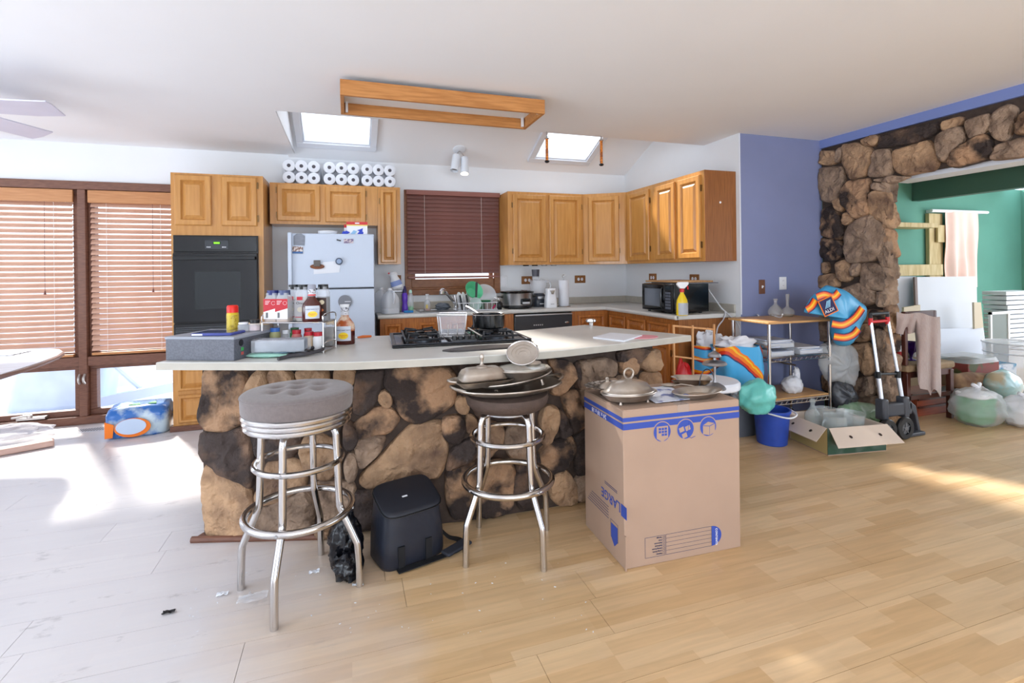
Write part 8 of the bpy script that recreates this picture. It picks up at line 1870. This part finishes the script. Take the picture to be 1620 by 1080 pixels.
panel('foam_board', 'long white board lying lower in front of the leaning panel', ((1478, 622), (1566, 604), (1556, 518), (1484, 520)), 3.60, 3.68, 0.02, mat('foam_board', (216, 222, 234), rough=0.6, var=0.03, scale=2))
panel('beige_board', 'narrow beige board at the right of the leaning panel', ((1542, 520), (1556, 518), (1552, 478), (1541, 478)), 3.66, 3.69, 0.02, mat('beige_board', (212, 196, 168), rough=0.6))
panel('beige_board', 'beige board low behind the towel', ((1428, 640), (1456, 632), (1456, 482), (1430, 486)), 3.60, 3.62, 0.02, MATS['beige_board'])
# curtain, rod and pine posts on the green back wall
GYF = GY - 0.02
cq = mat('peach_curtain', (246, 214, 202), rough=0.9, var=0.05, scale=6)
t = thing('curtain_rod', 'white curtain rod on the green wall', 'curtain rod', on_y(1518, 334, GYF - 0.08))
a, b_ = on_y(1473, 333, GYF - 0.08), on_y(1562, 336, GYF - 0.08); MB().cyl(a, b_, 0.022, n=12).build('rod', wht, t)
for p in (a.lerp(b_, 0.06), a.lerp(b_, 0.94)): MB().box((p.x - 0.015, p.y, p.z - 0.02), (p.x + 0.015, GY, p.z + 0.02)).build('bracket', wht, t)
c0, c1 = on_y(1494, 336, GYF - 0.08), on_y(1548, 448, GYF - 0.08)
tag(MB().grid(lambda u, v: (c0.x + (c1.x - c0.x) * u, GYF - 0.09 + 0.035 * sin(u * 21) * (0.35 + 0.65 * v) + 0.03 * noise.noise(Vector((u * 4, v * 2, 0))), c0.z + 0.02 + (c1.z - c0.z - 0.02) * v - 0.05 * (u > 0.8) * v), 60, 12, 0.004).build('curtain', cq, angle=80), 'peach curtain hanging on the green wall', 'curtain')
pinep = mat('raw_pine', (206, 186, 142), rough=0.7, rgb2=(184, 160, 112), scale=4, stretch=(6, 6, 1))
def pboard(name, label, x0, y0, x1, y1, Y, th=0.04):
    a, b_ = on_y(x0, y1, Y), on_y(x1, y0, Y)
    return tag(MB().box((a.x, Y, max(a.z, 0)), (b_.x, Y + th, b_.z)).build(name, pinep, bevel=0.003), label, 'board')
pboard('pine_post', 'upright pine post left of the peach curtain', 1473, 338, 1491, 612, GY - 0.06, 0.05)
pboard('pine_board', 'short pine board screwed across the upright post', 1484, 356, 1496, 383, GY - 0.10, 0.03)
pboard('pine_shelf', 'thin pine shelf on the green wall left of the post', 1395, 353, 1484, 358, GY - 0.30, 0.28)
pboard('pine_plank', 'wide pine plank above the white panels', 1395, 418, 1492, 437, GY - 0.09, 0.03)
# white slatted shutters at the right edge
t = thing('slat_stack', 'stack of white slats at the right edge of the green room', 'slat stack', on_y(1600, 556, 3.95)); sx_ = on_y(1594, 500, 3.95).x
zt, zb = on_y(1590, 460, 3.95).z, on_y(1590, 557, 3.95).z
MB().box((sx_ + 0.03, 3.96, 0), (sx_ + 0.55, 4.2, zb)).build('plinth', white_pl, t)
n_ = 13; first = None
for k in range(n_):
    z = zb + (zt - zb) * k / n_
    o = MB().box((sx_ - (0.02 if k > 9 else 0) + 0.006 * (k % 2), 3.95, z), (sx_ + 0.6, 4.2, z + (zt - zb) / n_ * 0.80)).build('slat', white_en, t, bevel=0.003)
t = thing('insect_screen', 'white framed window screen leaning by the slats', 'screen', on_y(1567, 556, 4.0))
a, b_ = on_y(1568, 556, 3.9), on_y(1592, 492, 3.92); a.z = 0.0
for p, q in (((a.x, a.z), (a.x + 0.03, b_.z)), ((b_.x, a.z), (b_.x + 0.03, b_.z)), ((a.x, b_.z - 0.03), (b_.x, b_.z)), ((a.x, a.z), (b_.x, a.z + 0.03))): MB().box((p[0], 3.9, max(0, p[1])), (q[0], 3.925, q[1])).build('frame_bar', white_pl, t)
MB().box((a.x + 0.03, 3.91, a.z + 0.03), (b_.x, 3.913, b_.z - 0.03)).build('mesh', mat('screen_mesh', (150, 160, 158), rough=0.6, alpha=0.5), t)
# ================================================================== left side of the photograph
# table edge
e1, e2 = on_z(100, 557, 0.74), on_z(0, 592, 0.74)
t = thing('dining_table', 'white-topped table with a rounded corner at the left edge', 'table', (-2.6, 4.3, 0), rotz=0.0)
TT = [on_z(u, v, 0.745) for u, v in ((0, 592), (30, 583), (62, 573), (90, 562), (99, 556), (94, 552), (80, 551.5), (40, 552), (0, 553))]
TT = [(p.x, p.y) for p in TT]; TT += [(-3.2, 5.0), (-3.2, 3.75)]
MB().prism(TT, 0.728, 0.745).build('table_top', mat('whitewashed_top', (226, 228, 236), rough=0.3, rgb2=(206, 204, 210), scale=4, stretch=(1, 12, 1)), t, bevel=0.002)
MB().tube([(x, y, 0.728) for x, y in TT], 0.014, 8, closed=True).build('edge_band', mat('table_edge_brown', (150, 118, 106), rough=0.4), t)
for x, y in ((-2.25, 4.5), (-3.05, 4.8), (-3.05, 3.9)): MB().cyl((x - 0.35, y, 0), (x - 0.3, y, 0.725), 0.025, n=12).build('leg', mat('table_leg', (120, 96, 86), rough=0.4), t)
P = on_z(10, 559, 0.746)
tag(MB().prism([(P.x - 0.35, P.y - 0.10), (P.x + 0.10, P.y - 0.14), (P.x + 0.12, P.y + 0.05), (P.x - 0.33, P.y + 0.1)], 0.7455, 0.752).build('magazine', mat('grey_print_page', (200, 202, 210), rough=0.5, rgb2=(120, 124, 134), scale=40, ramp=(0.5, 0.6))), 'grey printed magazine on the white table', 'magazine')
# ceiling fan
fan = thing('ceiling_fan', 'white ceiling fan with broad blades at the upper left', 'ceiling fan', (-2.45, 3.55, 2.2))
fm = mat('fan_blade_white', (214, 214, 230), rough=0.35, var=0.05, scale=5)
ZF = 2.25
bl1 = [on_z(u, v, ZF) for u, v in ((0, 158), (40, 160), (72, 161), (82, 166), (104, 184), (60, 184), (0, 180))]
bl2 = [on_z(u, v, ZF) for u, v in ((0, 187), (84, 210), (70, 216), (52, 220), (0, 207))]
for k, bl in enumerate((bl1, bl2)):
    pl_ = [(p.x, p.y) for p in bl]
    hub_ = [(-2.42, 3.50), (-2.40, 3.62)] if k == 0 else [(-2.46, 3.68), (-2.36, 3.62)]
    pl_ = pl_ + ([(-2.36, 3.62), (-2.36, 3.48)] if k == 0 else [(-2.46, 3.70), (-2.38, 3.64)])
    MB().prism(pl_, ZF, ZF + 0.008).build('blade', fm, fan, bevel=0.002)
for a in (2.4, 3.6, 4.9):
    MB().box((0.14, -0.065, 0), (0.66, 0.065, 0.008), R=RZ(a), c=(-2.45, 3.58, ZF)).build('blade', fm, fan, bevel=0.002)
MB().lathe([(0, -0.06), (0.06, -0.055), (0.10, -0.02), (0.11, 0.04), (0.07, 0.08), (0.02, 0.09), (0.015, CZ - ZF)], c=(-2.45, 3.58, ZF), n=28).build('motor_housing', white_en, fan)
MB().lathe([(0.07, CZ - ZF - 0.05), (0.07, CZ - ZF)], c=(-2.45, 3.58, ZF), n=24).build('canopy', white_en, fan)
# wrapped paper pack on the floor by the oven cabinet
P = on_z(235, 684)
P = on_z(202, 680); Q = on_z(245, 682); S_ = on_z(274, 672)
t = thing('tissue_pack', 'blue and orange wrapped bulk tissue pack on the floor', 'tissue pack', ((P.x + S_.x) / 2 - 0.035, 4.93, 0), rotz=0.12)
pk = mat('pack_print_blue', (46, 110, 190), rough=0.25, rgb2=(196, 216, 228), scale=7, ramp=(0.46, 0.6), coat=0.3)
mb = rloft([(0.20, 0.15, 0.0), (0.215, 0.165, 0.02), (0.215, 0.165, 0.17), (0.20, 0.15, 0.225), (0.14, 0.09, 0.24)], e=0.4, n=56)
for i_, p in enumerate(mb.v): d_ = Vector((p.x, p.y, 0)).normalized(); mb.v[i_] = p + d_ * 0.014 * noise.noise(p * 13) + Vector((0, 0, (0.012 * noise.noise(p * 9 + Vector((3, 0, 0))) if p.z > 0.05 else 0)))
mb.build('wrapped_body', pk, t, local=True, angle=75)
F = Fr((0, -0.178, 0), (1, 0, 0))
MB().prism([(-0.20, 0.02), (-0.15, 0.02), (-0.14, 0.12), (-0.2, 0.15)], 0.0, 0.006, F).build('orange_panel', or_, t, local=True)
MB().prism([(-0.02 + 0.12 * cos(a), 0.085 + 0.075 * sin(a)) for a in [i * pi / 14 for i in range(28)]], 0.0, 0.005, F).build('orange_oval', or_, t, local=True)
MB().prism([(-0.03 + 0.10 * cos(a), 0.095 + 0.062 * sin(a)) for a in [i * pi / 14 for i in range(28)]], 0.005, 0.009, F).build('roll_picture', mat('roll_print', (198, 216, 240), rough=0.4), t, local=True)
for dx, gx in ((-0.03, 0.04), (0.09, 0.03)): MB().prism([(dx - gx, 0.0), (dx + gx, -0.02), (dx + gx * 0.6, 0.05), (dx - gx * 0.5, 0.04)], 0.0, 0.004, (Vector((0, -0.06, 0.24)), Vector((1, 0, 0)), Vector((0, 1, 0)), Vector((0, 0, 1)))).build('green_print', mat('leaf_green', (72, 176, 70), rough=0.4), t, local=True)
# floor register
c = [on_z(u, v) for u, v in ((126, 678), (176, 673), (186, 671), (134, 675.5))]
a, b_ = on_z(128, 679), on_z(186, 671)
t = thing('floor_register', 'pale metal floor vent grille under the windows', 'vent', ((a.x + b_.x) / 2, 5.12, 0))
MB().box((-0.16, -0.055, 0), (0.16, 0.055, 0.004)).build('frame', mat('register_paint', (206, 206, 212), rough=0.5), t, local=True, bevel=0.001)
for k in range(14): MB().box((-0.135 + 0.02 * k, -0.04, 0.004), (-0.127 + 0.02 * k, 0.04, 0.0065)).build('louvre', mat('register_dark', (120, 120, 128), rough=0.5), t, local=True)
# pale plank and mesh bag at the far left floor
t = thing('pale_plank', 'pale wooden trim plank lying on the floor at the left edge', 'plank', (-2.1, 4.3, 0))
P_ = [on_z(0, 722), on_z(84, 706), on_z(87, 699), on_z(0, 708)]
a, b_ = on_z(-40, 727), on_z(86, 704); d_ = (b_ - a).normalized(); n_ = Vector((-d_.y, d_.x, 0))
MB().raw([a - n_ * 0.05 + Vector((0, 0, 0.002)), b_ - n_ * 0.05 + Vector((0, 0, 0.002)), b_ + n_ * 0.05 + Vector((0, 0, 0.002)), a + n_ * 0.05 + Vector((0, 0, 0.002)), a - n_ * 0.05 + Vector((0, 0, 0.05)), b_ - n_ * 0.05 + Vector((0, 0, 0.05)), b_ + n_ * 0.05 + Vector((0, 0, 0.05)), a + n_ * 0.05 + Vector((0, 0, 0.05))],
         [(3, 2, 1, 0), (4, 5, 6, 7), (0, 1, 5, 4), (1, 2, 6, 5), (2, 3, 7, 6), (3, 0, 4, 7)]).build('board', mat('pink_pine', (206, 172, 158), rough=0.5, var=0.08, scale=6), t, bevel=0.012)
P = on_z(40, 690)
t = thing('mesh_bag', 'white mesh produce bag lying on the floor by the windows', 'bag', (P.x, P.y, 0))
MB().blob((-0.06, 0, 0.045), (0.24, 0.10, 0.06), seed=51, amp=0.25, freq=2, flat=-0.75, nu=44, nv=24).build('mesh_body', mat('white_netting', (236, 238, 246), rough=0.6, alpha=0.42, bump=0.6, scale=70), t, local=True, angle=75)
# outside: covered grill and a leaning board behind the low panes
t = thing('covered_grill', 'grey-blue covered grill standing outside the left window', 'grill', (-2.9, 6.7, -0.12))
MB().raw([(-0.45, -0.25, 0), (0.35, -0.25, 0), (0.35, 0.25, 0), (-0.45, 0.25, 0), (-0.35, -0.2, 0.75), (0.45, -0.2, 0.75), (0.45, 0.2, 0.75), (-0.35, 0.2, 0.75)], [(3, 2, 1, 0), (4, 5, 6, 7), (0, 1, 5, 4), (1, 2, 6, 5), (2, 3, 7, 6), (3, 0, 4, 7)]).build('cover', mat('grill_cover', (196, 208, 226), rough=0.8, var=0.12, scale=5), t, local=True, bevel=0.06, seg=3)
MB().tube([(0.3, -0.25, 0.7), (0.75, -0.28, 0.2)], 0.03, 8).build('side_arm', MATS['grill_cover'], t, local=True)
tag(MB().box((-0.9, -0.03, 0), (0.9, 0.03, 0.10), R=RY(radians(-9)), c=(-1.75, 6.3, 0.05)).build('deck_rail', mat('rail_grey', (178, 190, 210), rough=0.7)), 'sloping grey rail outside the window by the oven cabinet', 'rail')
